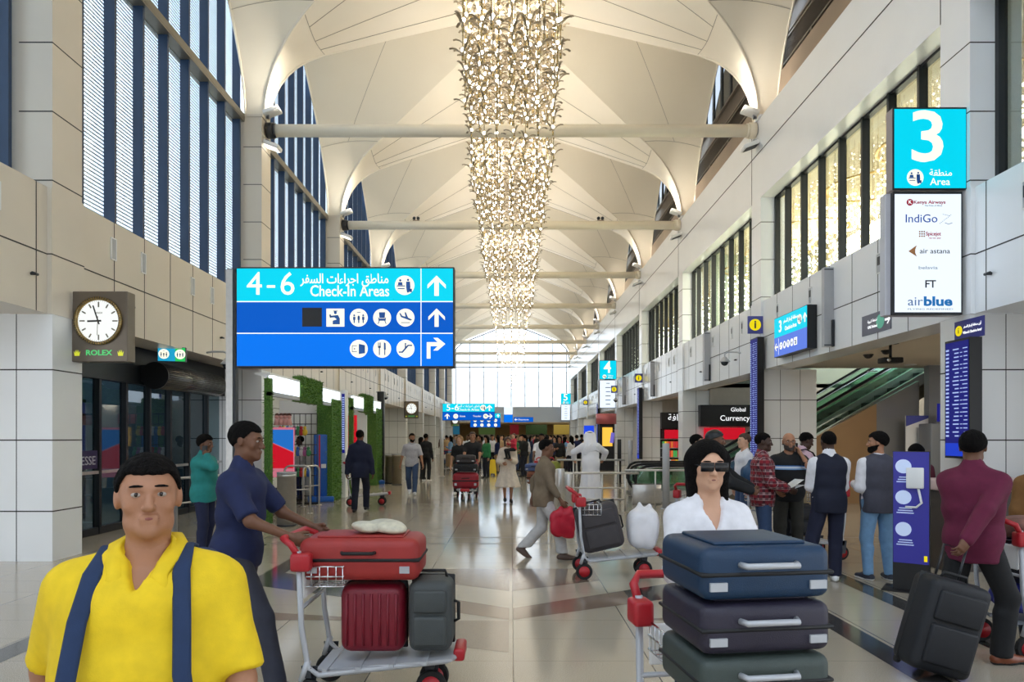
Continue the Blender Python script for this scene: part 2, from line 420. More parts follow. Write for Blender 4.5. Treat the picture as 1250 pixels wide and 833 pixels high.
for z in (10.48, 10.62, 11.15, 11.25, 11.85): cl.box(6.58, 6.68, -7, 70.4, z, z + 0.05, 2)
for i in range(24): cl.box(6.6, 6.67, -6, 70.4, 10.7 + i * 0.018, 10.706 + i * 0.018, 1)
y = -6
while y < 70: cl.box(6.56, 6.63, y, y + .08, 10.45, 10.62, 2); y += 1.9
cl.build('wall_clerestory', [BRONZE, DBRONZE, mat('louvre_rail', srgb(105, 96, 86), .35, .3)], kind='structure')

# rooms behind the right windows
ROOMW = mat('gallery_wall', srgb(196, 186, 164), 0.7, noise=0.04, nscale=2)
rm = MB(); rm.box(10.6, 10.7, -7, 70, 4.8, 8.2); rm.box(6.5, 10.7, -7, 70, 4.8, 4.9); rm.box(6.5, 10.7, -7, 70, 8.1, 8.2)
rm.build('wall_gallery', ROOMW, kind='structure')

# far gable
g = bpy.data.objects.new('window_50', None); COL.objects.link(g); g['kind'] = 'structure'
GD = 70.45
gl = MB(); pts = [(-6.05, 4.69), (6.05, 4.69)] + [(6.05 * (1 - t), zg(t) - DIP * max(0, t - .03) ** 1.15 - 0.02) for t in TS] + [(-6.05 * (1 - t), zg(t) - DIP * max(0, t - .03) ** 1.15 - 0.02) for t in TS[::-1][1:]]
gl.poly(pts, GD, GD + 0.02); gl.build('glass', glass_mat('gable_glass', (0.93, 0.96, 0.98), 0.05), g)
def ztop(x):
    t = 1 - abs(x) / 6.05; return zg(t) - DIP * max(0, t - .03) ** 1.15
for i in range(-4, 5):
    x = i * 1.43 + (0.0)
    if abs(x) < 6: MB().box(x - 0.04, x + 0.04, GD - 0.1, GD + 0.05, 4.69, ztop(x)).build('mullion', DGREY, g)
tr = MB(); tr.box(-6.05, 6.05, GD - 0.08, GD + .05, 8.75, 8.83); tr.build('transom', DGREY, g)
edge = MB(); edge.tube([(6.05 * (1 - t), GD - .04, ztop(6.05 * (1 - t)) - .05) for t in TS] + [(-6.05 * (1 - t), GD - .04, ztop(6.05 * (1 - t)) - .05) for t in TS[::-1][1:]], 0.06, 5); edge.build('edge_frame', DGREY, g)
ew = MB(); ew.box(-6.05, 6.05, 70.3, 70.9, 3.12, 4.69, 0); ew.box(-14, -6.05, 70.3, 70.9, 0, 12, 0); ew.box(6.05, 15, 70.3, 70.9, 0, 12, 0)
MB().box(-14, 16, -9.2, -9, 0, 14).build('wall_light_block', WHITE, kind='structure')  # unseen wall behind the camera, added to block frontal light on the foreground
ew.build('wall_far', mat('grey_bulkhead', srgb(196, 202, 208), 0.4, noise=.02, nscale=.5), kind='structure')
# ------------------------------------------------------------------ world and lights
wd = bpy.data.worlds.new('world'); SC.world = wd; wd.use_nodes = True
nt = wd.node_tree; bg = nt.nodes['Background']
tc = nt.nodes.new('ShaderNodeTexCoord'); sp = nt.nodes.new('ShaderNodeSeparateXYZ'); nt.links.new(tc.outputs['Generated'], sp.inputs[0])
rp = nt.nodes.new('ShaderNodeValToRGB'); nt.links.new(sp.outputs['Z'], rp.inputs['Fac'])
rp.color_ramp.elements[0].position = 0.0; rp.color_ramp.elements[0].color = (0.85, 0.89, 0.94, 1)
rp.color_ramp.elements[1].position = 0.6; rp.color_ramp.elements[1].color = (0.74, 0.85, 1.0, 1)
nt.links.new(rp.outputs['Color'], bg.inputs['Color']); bg.inputs['Strength'].default_value = 2.8

def light(kind, name, loc, power, col=(1, 0.93, 0.82), size=0.3, rot=(0, 0, 0), spot=None, sizey=None):
    l = bpy.data.lights.new(name, kind); l.energy = power; l.color = col
    if kind == 'AREA':
        l.size = size
        if sizey: l.shape = 'RECTANGLE'; l.size_y = sizey
    elif kind in ('POINT', 'SPOT'): l.shadow_soft_size = size
    if kind == 'SPOT': l.spot_size = spot or R(100); l.spot_blend = 0.6
    o = bpy.data.objects.new(name, l); COL.objects.link(o); o.location = loc; o.rotation_euler = rot
    return o
WARM = (1, 0.92, 0.80)
for k in range(0, 9):
    for s in (-1, 1):
        # floodlights on the column caps throw light across and up into the vault
        light('SPOT', 'uplight', (s * 5.55, D(k) - 0.25, 9.75), 70, WARM, 0.15, (0, R(180 + s * 50), 0), R(120))
for k in range(0, 8):
    y = D(k) + L / 2
    light('AREA', 'chandelier_light', (0, y, 9.9 - 0.3 * k), 115, (1, 0.965, 0.92), 2.2, (R(180), 0, 0))
    light('POINT', 'cascade_light', (0, y, 10.8), 28, (1, .93, .82), 1.0)
    light('AREA', 'gallery_light', (8.6, y, 8.0), 80, (1, 0.9, 0.74), 2.5)
# ------------------------------------------------------------------ tie beams and floodlights
ORD = ['nearest', 'second', 'third', 'fourth', 'fifth', 'sixth', 'seventh', 'farthest']
for k in range(1, 9):
    b = thing('tie_beam', ORD[k - 1] + ' cream round steel beam spanning the hall between opposite column tops', 'beam', (0, D(k), 9.20), group='round beams across the vault')
    MB().cyl((-5.86, 0, 0), (5.86, 0, 0), 0.15, 24).build('tube', BEAMM, b)
    for s in (-1, 1): MB().cyl((s * 5.86, 0, 0), (s * 6.02, 0, 0), 0.19, 20).cyl((s * 5.80, 0, 0), (s * 5.86, 0, 0), 0.17, 20).build('end_flange', DGREY if s < 0 else BEAMM, b)
LAMPG = emat('floodlight_lens', (1, 0.93, 0.8), 3.0)
for k in range(1, 9):
    for s in (-1, 1):
        side = 'left' if s < 0 else 'right'
        for up in (1, 0):
            z = 9.62 if up else 8.78
            f = thing('floodlight', 'white floodlight %s the %s column top, %s row from the camera' % ('above' if up else 'below the beam on', side, ORD[k - 1]) if k > 0 else '', 'light', (s * 5.86, D(k) - 0.1, z), 0, 'floodlights on the column tops')
            m = MB(); T = Matrix.Rotation(R(s * (20 if up else -20)), 4, 'Y')
            m.rbox(-0.2, 0.2, -0.16, 0.16, -0.05, 0.05, 0.02, 2, T=T); m.build('housing', PAPERW, f)
            MB().box(-0.16, 0.16, -0.13, 0.13, *((0.05, 0.058) if up else (-0.058, -0.05)), T=T).build('lens', LAMPG if (s < 0 or up) else DARK, f)
            MB().box(s * 0.1 - 0.03, s * 0.1 + .03, -0.03, 0.03, *((-0.17, -0.02) if up else (0.0, 0.14))).box(*sorted((s * .08, s * .19)), -.03, .03, *((-0.17, -0.12) if up else (0.1, 0.15))).build('bracket', LGREY, f)
for k, px, lab in ((2, 508, 'left'), (2, 733, 'right')):
    f = thing('beam_sensor', 'small bronze sensor standing on the second beam, %s of the chandelier' % lab, 'sensor', (X(px, D(2)), D(2), 9.35), 0)
    MB().box(-.12, .12, -.05, .05, 0.0, .03).build('base', BRONZE, f)
    m = MB(); m.sph((-.07, 0, .1), .06); m.sph((.07, 0, .1), .06); m.build('sensor_head', DGREY, f)

# ------------------------------------------------------------------ vents and nozzles in the wall bands
proto = {}
def wall_vent(s, y, z, lab):
    if s not in proto:
        r = thing('wall_vent', lab, 'vent', (s * 6.095, y, z), 0, 'recessed vents in the %s wall band' % ('left' if s < 0 else 'right'))
        MB().box(-.012, .012, -.07, -.055, -.17, .17).box(-.012, .012, .055, .07, -.17, .17).box(-.012, .012, -.07, .07, .155, .17).box(-.012, .012, -.07, .07, -.17, -.155).build('frame', PAPERW, r)
        m = MB(); m.box(-.004, .004, -.055, .055, -.155, .155, 0); m.box(-.009, -.003 if s < 0 else .009, -.045, .045, -.03, .11, 1); m.build('grille', [LGREY, DGREY], r)
        proto[s] = r; return r
    return dup(proto[s], (s * 6.095, y, z), label=lab)
for s in (-1, 1):
    nm = 'left' if s < 0 else 'right'
    for k in range(-1, 7):
        for j, off in enumerate((1.15, 2.0, 3.75, 4.6, 6.3)):
            wall_vent(s, D(k) + off, 4.52, 'small recessed vent in the %s wall band above the openings' % nm)
NZ = None
for s in (-1, 1):
    nm = 'left' if s < 0 else 'right'
    for k in range(-1, 6):
        for off in (1.6 if k >= 0 else 6.9, 5.0):
            lab = 'small dark nozzle fixed to the %s wall band' % nm
            if NZ is None:
                NZ = thing('spray_nozzle', lab, 'nozzle', (s * 6.1, D(k) + off, 3.72), R(180) if s > 0 else 0, 'nozzles on the left wall band')
                MB().cyl((0, 0, 0), (.05, 0, 0), .02).cyl((.05, -.05, 0), (.05, .05, 0), .018).build('nozzle_body', DGREY, NZ)
            else: dup(NZ, (s * 6.1, D(k) + off, 3.72), R(180) if s > 0 else 0, lab, 'nozzles on the %s wall band' % nm)

# ------------------------------------------------------------------ sign helpers
CYAN = emat('cyan_lightbox', srgb(0, 200, 226), 1.0)
CYAN2 = emat('cyan_lightbox_pale', srgb(60, 225, 245), 1.0)
BLUE = emat('blue_lightbox', srgb(0, 84, 186), 1.0)
BLUE2 = emat('bright_blue_lightbox', srgb(0, 110, 225), 1.0)
LCREAM = emat('cream_letters', srgb(255, 252, 225), 1.0)
LWHITE = emat('white_letters', srgb(250, 252, 255), 1.0)
SCRW = emat('white_screen', srgb(226, 238, 250), 1.0)
INDIGO = emat('indigo_screen', srgb(34, 36, 130), 0.65)
YEL = emat('yellow_symbol', srgb(246, 226, 20), 0.75)
PBLUE = mat('print_blue', srgb(20, 90, 170), 0.5)
GREYS = mat('grey_sign', srgb(116, 118, 132), 0.5)
INFOB = mat('info_purple_blue', srgb(80, 86, 165), 0.5)
def arrow(p, x, z, s, m, y=-0.004, ang=0.0, name='arrow'):
    pts = [(0, .5), (.45, .05), (.45, -.14), (.11, .2), (.11, -.5), (-.11, -.5), (-.11, .2), (-.45, -.14), (-.45, .05)]
    c, sn = math.cos(ang), math.sin(ang)
    mb = MB(); mb.poly([(x + s * (a * c - b * sn), z + s * (a * sn + b * c)) for a, b in pts], y, y + 0.003); return mb.build(name, m, p)
def pict(p, kind, x, z, r, y=-0.004, bg=None, fg=None, name='pictogram'):
    bg = bg or LCREAM; fg = fg or PBLUE
    m = MB()
    if kind == 'customs': m.box(x - r, x + r, y, y + .003, z - r, z + r, 0)
    else: m.cyl((x, y, z), (x, y + .003, z), r, 28, 0, smooth=False)
    y2 = y - 0.002
    def q(a0, a1, b0, b1): m.box(x + a0 * r, x + a1 * r, y2, y, z + b0 * r, z + b1 * r, 1)
    def dot(a, b, rr): m.cyl((x + a * r, y2, z + b * r), (x + a * r, y, z + b * r), rr * r, 12, 1, smooth=False)
    def pl(pts): m.poly([(x + a * r, z + b * r) for a, b in pts], y2, y, 1)
    if kind == 'checkin':
        dot(-.45, .5, .12); dot(.35, .55, .12); pl([(-.65, .32), (-.25, .32), (-.2, 0), (-.7, 0)]); pl([(.15, .38), (.55, .38), (.6, -.2), (.45, -.75), (.25, -.75), (.15, -.2)])
        q(-.8, .05, -.12, -.02); q(-.7, 0, -.4, -.3); q(.5, .75, -.7, -.35)
    elif kind == 'customs':
        dot(0, .55, .17); q(-.25, .25, .68, .78); pl([(-.55, .2), (.3, .3), (.5, -.1), (.5, -.75), (-.3, -.75), (-.3, -.35), (.15, -.2), (-.1, .02), (-.55, 0)]); pl([(-.7, .35), (-.5, .35), (-.45, 0), (-.6, -.05)])
    elif kind == 'restroom':
        for a in (-.5, 0, .5): dot(a, .25 if a else .12, .11); q(a - .13, a + .13, -.25, .1); q(a - .07, a + .07, -.6, -.25)
        q(-.2, .2, .55, .62)
    elif kind == 'seat':
        pl([(-.35, .6), (.35, .6), (.3, -.05), (-.3, -.05)]); pl([(-.45, .1), (-.3, -.1), (.3, -.1), (.45, .1), (.4, -.35), (-.4, -.35)]); pl([(-.35, -.35), (-.25, -.35), (-.4, -.7), (-.5, -.7)]); pl([(.35, -.35), (.25, -.35), (.4, -.7), (.5, -.7)])
    elif kind == 'arrive':
        pl([(-.7, .5), (-.55, .5), (-.35, .2), (.0, .1), (-.1, .6), (.05, .6), (.3, 0), (.7, -.2), (.7, -.3), (.5, -.32), (-.5, .05)]); q(-.5, .5, -.6, -.52)
    elif kind == 'locker':
        pl([(0, .55), (.7, .4), (.7, -.5), (0, -.6)]); q(-.75, -.2, .3, .37); q(-.75, -.2, -.37, -.3); q(-.75, -.68, -.37, .37); q(-.55, -.4, -.07, .07)
    elif kind == 'food':
        for a in (-.42, -.3, -.18): q(a - .035, a + .035, .15, .7)
        q(-.45, -.15, .1, .3); q(-.36, -.24, -.7, .15); pl([(.2, .75), (.4, .6), (.42, -.1), (.2, -.1)]); q(.24, .36, -.7, -.1)
    elif kind == 'escalator':
        pl([(-.75, -.45), (-.3, -.45), (.35, .3), (.75, .3), (.75, .45), (.25, .45), (-.4, -.3), (-.75, -.3)]); dot(0, .55, .1); q(-.07, .07, .05, .45)
    elif kind == 'dots':
        dot(-.4, 0, .15); dot(.1, .25, .15); dot(.35, -.3, .15)
    return m.build(name, [bg, fg], p)

# ---- big hanging direction sign
d0 = 8.75
sg = thing('directional_sign', 'large blue and turquoise lit sign reading 4-6 Check-In Areas with arrows', 'sign', (X(421, d0), d0, 0))
w2 = 1.385; zb, zt = Z(447, d0), Z(328, d0); h = zt - zb; r1 = zt - h * 0.34; r2 = zt - h * 0.665
MB().rbox(-w2 - .005, w2 + .02, 0.0, 0.17, zb - .02, zt + .02, 0.008, 1, smooth=False).build('casing', DARK, sg)
MB().box(-w2, w2, -.002, 0.01, r1, zt).build('light_panel', CYAN, sg, label='turquoise top panel')
MB().box(-w2, w2, -.002, 0.01, r2, r1).build('light_panel', BLUE, sg, label='dark blue middle panel')
MB().box(-w2, w2, -.002, 0.01, zb, r2).build('light_panel', BLUE2, sg, label='blue bottom panel')
xd = X(514, d0) - X(421, d0)
for z in (r1, r2): MB().box(-w2, w2, -.006, 0, z - .006, z + .006).build('divider', LWHITE, sg)
MB().box(xd - .005, xd + .005, -.006, 0, zb, zt).build('divider', LWHITE, sg)
sx = lambda px: X(px, d0) - X(421, d0); sz = lambda py: Z(py, d0)
text('4', .42, LCREAM, sg, (sx(311), -.005, sz(348)), off=.0); text('6', .42, LCREAM, sg, (sx(351), -.005, sz(348)), off=.0)
MB().box(sx(326), sx(336), -.007, -.003, sz(351.5), sz(348.5)).build('dash', LCREAM, sg)
text('Check-In Areas', .2, LCREAM, sg, (sx(427), -.005, sz(356)), wide=1.01, off=.002)
text('مناطق اجراءات السفر', .17, LCREAM, sg, (sx(421), -.005, sz(341)), wide=1.13, off=.002)
pict(sg, 'checkin', sx(494), sz(348.5), .125)
for py, sc in ((349, .26), (388, .235)): arrow(sg, sx(533), sz(py), sc, LCREAM)
m = MB(); m.poly([(sx(521) + a * .28, sz(426) + b * .28) for a, b in ((0, -.45), (0, .3), (.5, .3), (.3, .5), (.5, .5), (.85, .22), (.5, -.08), (.3, -.08), (.5, .12), (.17, .12), (.17, -.45))], -.007, -.004); m.build('arrow', LCREAM, sg)
MB().box(sx(369), sx(393), -.006, 0, sz(399), sz(376)).build('blank_square', BLACK, sg, label='black covered square')
for px, kd in ((409.5, 'customs'), (438, 'restroom'), (466.5, 'seat'), (495, 'arrive')): pict(sg, kd, sx(px), sz(388), .115)
for px, kd in ((438, 'locker'), (466.5, 'food'), (495, 'escalator')): pict(sg, kd, sx(px), sz(426), .115)
p = thing('sign_post', 'tall brushed steel post carrying the 4-6 check-in sign', 'post', (X(281.5, d0), d0 + .09, 0))
MB().box(-.07, .015, -.07, .07, 0, 3.8).build('post_channel', STEEL, p); MB().box(.015, .045, -.05, .05, 0, 3.8).build('post_channel', DGREY, p, label='dark inner channel')
MB().rbox(-.12, .12, -.12, .12, 0, .02, .01, 2).build('foot_plate', STEEL, p)
MB().box(-.06, .06, -.06, .06, 3.8, 3.81).build('post_cap', DGREY, p)

# ---- clocks on the left wall
CLK = mat('clock_casing', srgb(118, 108, 96), .35, .4, noise=.06, nscale=3)
GREEN = mat('clock_green_letters', srgb(90, 190, 120), .5, emit=srgb(60, 190, 100), estr=.6)
GOLDL = mat('clock_gold_emblem', srgb(220, 215, 60), .4, emit=srgb(190, 200, 40), estr=.5)
DIAL = emat('dial_white', srgb(236, 240, 236), 0.95)
def clock(yy, lab):
    c = thing('wall_clock', lab, 'clock', (-5.68, yy, 2.68), 0, 'square clocks mounted out from the left wall')
    MB().rbox(-.395, .395, 0, .2, 0, .97, .01, 1, smooth=False).build('casing', CLK, c)
    MB().box(-.43, -.395, .03, .17, .03, .94).build('mount', DARK, c)
    cz = .56
    m = MB()
    m.lathe([(.30, 0), (.325, .0), (.335, .02), (.33, .045), (.295, .05), (.285, .02), (.285, 0)], n=48)
    o = m.build('bezel', mat('bezel_metal', srgb(150, 128, 84), .25, .9, noise=.1, nscale=20), c, (0, 0.005, cz), (R(90), 0, 0))
    fl = MB()
    for i in range(60):
        a = 2 * PI * i / 60; fl.box(-.002, .002, -.052, -.02, .295, .328, T=Matrix.Rotation(a, 4, 'Y'))
    fl.build('fluting', DGREY, c, (0, 0.003, cz))
    MB().cyl((0, -.006, 0), (0, .004, 0), .288, 48, smooth=False).build('dial', DIAL, c, (0, 0, cz))
    mk = MB()
    for i in range(12):
        T = Matrix.Rotation(PI / 6 * i, 4, 'Y'); mk.box(-.009, .009, -.01, -.006, .19 if i % 3 == 0 else .205, .262, T=T)
    for i in range(60): mk.box(-.0015, .0015, -.009, -.006, .268, .28, T=Matrix.Rotation(PI / 30 * i, 4, 'Y'))
    mk.build('hour_marks', mat('mark_grey', srgb(120, 116, 104), .4, .4), c, (0, 0, cz))
    MB().box(-.012, .012, -.018, -.012, -.04, .15, T=Matrix.Rotation(R(-92), 4, 'Y')).build('hour_hand', DARK, c, (0, 0, cz))
    MB().box(-.009, .009, -.024, -.019, -.05, .22, T=Matrix.Rotation(R(-18), 4, 'Y')).build('minute_hand', DARK, c, (0, 0, cz))
    MB().box(-.003, .003, -.03, -.026, -.06, .2, T=Matrix.Rotation(R(182), 4, 'Y')).build('second_hand', CLK, c, (0, 0, cz))
    text('ROLEX', .1, GREEN, c, (0.0, -.003, .12), wide=.36, off=.002)
    text('ROLEX', .035, CLK, c, (0, -.008, cz + .11), name='dial_lettering')
    for sx_ in (-.3, .3):
        e = MB(); e.poly([(sx_ + a * .045, .12 + b * .045) for a, b in ((-.7, -.9), (-.95, .5), (-.5, -.1), (-.4, .85), (-.12, .0), (0, 1.0), (.12, 0), (.4, .85), (.5, -.1), (.95, .5), (.7, -.9))], -.004, 0)
        e.build('crown_emblem', GOLDL, c)
    return c
for yy, lab in ((9.4, 'square bronze clock with green lettering, nearest on the left wall above the dark entrance'), (16.95, 'square bronze clock on the second left pier, hidden mostly by the big sign'),
                (38.9, 'square bronze clock on the left pier above the man in the grey polo'), (69.2, 'square bronze clock farthest down the hall below the 5-6 sign')):
    if yy != 16.95: clock(yy, lab)

# ---- area signs on the right
def area_sign(k, num, lab, full):
    y = D(k) - .24
    a = thing('area_sign', lab, 'sign', (5.565, y, 0), 0, 'numbered area signs on the right columns')
    MB().rbox(-.5, .49, 0, .16, 4.93, 6.02, .008, 1, smooth=False).build('casing', mat('sign_side_grey', srgb(150, 140, 140), .4, noise=.03), a)
    MB().box(-.497, .497, -.005, .005, 4.925, 6.025).build('edge_frame', DARK, a)
    MB().box(-.475, .475, -.008, 0, 4.95, 6.0).build('light_panel', CYAN, a)
    text(num, .95, LCREAM, a, (-.03, -.010, 5.6), wide=.42, off=.012, name='area_number')
    text('Area', .135, LCREAM, a, (.13, -.010, 5.03)); text('منطقة', .12, LCREAM, a, (.14, -.010, 5.15))
    pict(a, 'checkin', -.2, 5.09, .11, -.010)
    MB().rbox(-.56, .42, .06, .2, 3.27, 4.9, .008, 1, smooth=False).build('casing', mat('sign_side_pale', srgb(205, 205, 212), .3, noise=.02), a)
    MB().box(-.49, .43, -.004, .06, 3.27, 4.9).build('edge_frame', DARK, a)
    MB().box(-.47, .41, -.008, 0, 3.3, 4.87).build('airline_panel', SCRW, a)
    mr = mat('print_red', srgb(200, 30, 60), .5); mn = mat('print_navy', srgb(40, 60, 120), .5); mk = mat('print_dark', srgb(40, 42, 50), .5); ms = mat('print_sky', srgb(20, 140, 220), .5)
    mt = mat('print_tan', srgb(190, 130, 80), .5); mg = mat('print_palegrey', srgb(160, 175, 190), .5); mb_ = mat('print_blue2', srgb(40, 90, 190), .5)
    if full:
        text('Kenya Airways', .062, mr, a, (-.01, -.010, 4.76), wide=.42, off=.001); text('The Pride of Africa', .03, mg, a, (.04, -.010, 4.715))
        MB().cyl((-.27, -.010, 4.76), (-.27, -.008, 4.76), .045, 24, smooth=False).build('red_roundel', mr, a); text('K', .07, LWHITE, a, (-.27, -.012, 4.76))
        text('IndiGo', .155, mb_, a, (-.12, -.010, 4.54), wide=.42)
        e = MB()
        for i in range(9): e.cyl((.13 + i * .018, -.010, 4.48 + i * .014), (.13 + i * .018, -.008, 4.48 + i * .014), .005, 8); e.cyl((.2 + i * .011, -.010, 4.47 + abs(i - 4) * .004), (.2 + i * .011, -.008, 4.47 + abs(i - 4) * .004), .005, 8)
        for i in range(5): e.cyl((.17 + i * .02, -.010, 4.6 - i * .004), (.17 + i * .02, -.008, 4.6 - i * .004), .005, 8)
        e.build('dotted_plane_emblem', mn, a)
        text('Spicejet', .07, mr, a, (.04, -.010, 4.34), wide=.2, off=.001); text('red. hot. spicy', .028, mr, a, (.06, -.010, 4.285))
        e = MB(); [e.cyl((-.14 + (i % 3) * .03, -.010, 4.31 + (i // 3) * .03), (-.14 + (i % 3) * .03, -.008, 4.31 + (i // 3) * .03), .011, 10) for i in range(9)]; e.build('dot_emblem', mt, a)
        text('air astana', .095, mk, a, (.06, -.010, 4.11), wide=.40)
        e = MB(); e.poly([(-.29, 4.11), (-.18, 4.19), (-.2, 4.13), (-.2, 4.09), (-.18, 4.04)], -.010, -.008); e.build('tail_emblem', mt, a)
        text('belavia', .06, mg, a, (-.03, -.010, 3.89), wide=.25)
        text('FT', .14, mk, a, (0, -.010, 3.67), off=.002)
        text('air', .17, mat('print_lightblue', srgb(120, 150, 200), .5), a, (-.20, -.010, 3.44), wide=.2); text('blue', .17, ms, a, (.1, -.010, 3.44), wide=.38, off=.006)
        text('FLYING REDEFINED', .03, mg, a, (0, -.010, 3.34), wide=.6)
    else:
        for i, (c_, w_) in enumerate(((mg, .2), (mn, .3), (mb_, .25), (mk, .3), (ms, .3), (mk, .25))):
            z = 4.7 - i * .24; MB().box(-w_ / 2, w_ / 2, -.010, -.008, z - .02, z + .02).build('airline_mark', c_, a)
    return a
area_sign(0, '3', 'turquoise Area 3 sign above a white airline panel, nearest on the right', True)
area_sign(4, '4', 'smaller turquoise sign numbered 4 halfway down the right side', False)
area_sign(8, '5', 'tiny turquoise sign numbered 5 at the far right', False)

# ---- information signs and flight displays on the right piers
def info_sign(k, lab):
    y = D(k) - .35
    a = thing('information_sign', lab, 'sign', (5.9, y, 4.14), 0, 'square yellow i signs on the right wall')
    MB().box(-.17, .19, 0, .05, 0, .42).build('board', INFOB, a)
    MB().cyl((0, -.004, .21), (0, 0, .21), .14, 28, smooth=False).build('yellow_disc', YEL, a)
    text('i', .26, mat('print_dark', (0, 0, 0)), a, (0, -.006, .21), off=.008)
for k, lab in ((1, 'yellow i sign nearest, above the tall narrow flight display'), (3, 'yellow i sign beside the area 4 sign, second along the right wall'), (4, 'yellow i sign just beyond the area 4 sign'), (6, 'yellow i sign farthest along the right wall')): info_sign(k, lab)
def fids(k, z0, z1, lab, w=.5):
    y = D(k) - .56
    a = thing('mounted_flight_display', lab, 'screen', (5.88, y, 0), 0, 'blue flight information displays on the right piers')
    MB().box(0, .16, 0, w, z0, z1).build('casing', BLACK, a)
    MB().box(-.004, .002, .02, w - .02, z0 + .03, z1 - .03).build('screen', INDIGO, a)
    m = MB(); n = int((z1 - z0 - .35) / .052); rr = random.Random(k)
    for i in range(n):
        z = z1 - .13 - i * .052
        m.box(-.007, -.003, w - .09, w - .03, z - .012, z + .012); x = .04
        m.box(-.007, -.003, w * .42, w * .42 + rr.uniform(.05, .13), z - .008, z + .008); m.box(-.007, -.003, .04, .04 + rr.uniform(.05, .1), z - .006, z + .006)
        if i % 3: m.box(-.007, -.003, w * .28, w * .36, z - .005, z + .005)
    m.build('timetable_rows', emat('screen_rows', srgb(170, 190, 240), .85), a)
    MB().box(-.006, -.002, .02, w - .02, z0 + .03, z0 + .2).build('footer_strip', emat('footer_blue', srgb(30, 60, 190), .9), a)
fids(0, 1.36, 2.93, 'blue flight display board with rows of times beside the maroon-jacketed man')
fids(1, .55, 4.03, 'tall narrow flight display on the second right pier'); fids(3, .6, 3.9, 'narrow dark flight display pillar beyond the escalator'); fids(5, .6, 3.9, 'narrow dark flight display pillar next to the yellow advert')
a = thing('check_in_question_sign', "purple Where's Check-in Area sign above the blue flight display", 'sign', (6.035, D(0) - .3, 3.05), R(-90))
MB().box(-.28, .3, 0, .012, -.11, .15).build('board', mat('sign_indigo', srgb(58, 60, 140), .5), a)
MB().cyl((-.19, -.003, .02), (-.19, 0, .02), .07, 20, smooth=False).build('yellow_disc', YEL, a); text('i', .11, mat('print_dark', (0, 0, 0)), a, (-.19, -.006, .02))
text("Where's Check-in Area?", .05, LWHITE, a, (.08, -.003, -.02), wide=.36); text('أين منطقة إنجاز السفر', .045, LWHITE, a, (.08, -.003, .06), wide=.34)
a.rotation_euler = (0, 0, R(-90))

a = thing('check_in_sign', 'turquoise and blue lit sign with a 3 mounted on the right wall band', 'sign', (5.9, 14.45, 3.41), R(-90))
MB().box(-.85, .85, 0, .195, 0, .87).build('casing', DARK, a)
MB().box(-.84, .84, -.004, 0, .43, .86).build('light_panel', CYAN, a, label='turquoise upper half'); MB().box(-.84, .84, -.004, 0, .01, .43).build('light_panel', emat('periwinkle', srgb(90, 120, 215), .95), a, label='blue lower half')
text('3', .36, LCREAM, a, (-.5, -.006, .64), off=.006); text('Check-in Area', .13, LCREAM, a, (.05, -.006, .56), wide=.6); text('منطقة إنجاز السفر', .11, LCREAM, a, (.05, -.006, .73), wide=.75)
pict(a, 'checkin', .5, .64, .1, -.006); arrow(a, .75, .64, .2, LCREAM, -.006); arrow(a, -.72, .22, .18, LCREAM, -.006, R(90))
MB().box(-.6, -.59, -.006, -.003, .04, .4).build('divider', LWHITE, a)
for i, kd in enumerate(('escalator', 'seat', 'food', 'restroom', 'customs')): pict(a, kd, -.46 + .19 * i, .22, .08, -.006, LWHITE)
a = thing('grey_sign', 'small grey sign with a green disc and arrow on the right band', 'sign', (6.085, 11.39, 3.38), R(-90))
MB().box(-.45, .45, 0, .02, 0, .34).build('board', GREYS, a); text('امتعة كبيرة', .07, LWHITE, a, (-.1, -.003, .22)); text('UAE Reload', .07, LWHITE, a, (-.1, -.003, .12), wide=.3)
MB().cyl((.14, -.004, .17), (.14, 0, .17), .12, 24, smooth=False).build('green_disc', mat('mint_disc', srgb(120, 220, 190), .5), a); arrow(a, .36, .17, .16, LWHITE, -.004, R(-90))
for y, lab in ((12.9, 'grey vertical metal duct on the right band beside the turquoise 3 sign'), (20.9, 'grey vertical metal duct on the right band above the currency shop'), (29, 'grey vertical metal duct on the right band, third along'), (36.4, 'grey vertical metal duct near the area 4 sign')):
    a = thing('wall_duct', lab, 'duct', (6.02, y, 3.35), 0, 'vertical ducts on the right band')
    MB().box(-.1, .08, 0, .12, 0, 1.5).build('duct_casing', LGREY, a); MB().box(.03, .07, -.05, .0, 0, .5).build('cable_box', DGREY, a)
    MB().box(-.102, .07, -.004, .0, .02, .04).box(-.102, .07, -.004, .0, 1.45, 1.47).build('end_strip', DGREY, a)
def dome(x, y, z, s, lab):
    a = thing('mounted_dome_camera', lab, 'camera', (x, y, z), 0, 'dome cameras on arms')
    MB().tube([(s * .42, 0, .22), (s * .3, 0, .24), (s * .08, 0, .24), (0, 0, .2), (0, 0, .1)], .02, 10).build('arm', LGREY, a)
    MB().lathe([(.03, .12), (.06, .1), (.1, .04), (.14, 0), (.14, -.02)], n=20).build('shroud', LGREY, a)
    MB().sph((0, 0, -.02), .1).build('dome', mat('smoked_dome', srgb(60, 62, 66), .1), a)
dome(5.6, 17.9, 3.62, 1, 'dome camera on a curved arm beside the tall flight display on the right'); dome(5.6, 36.6, 3.6, 1, 'dome camera on a curved arm near the area 4 sign')
dome(-5.6, 30.4, 3.4, -1, 'dome camera on a curved arm above the suited man on the left'); dome(-5.65, 13.6, 3.1, -1, 'dome camera below the big sign on the left')
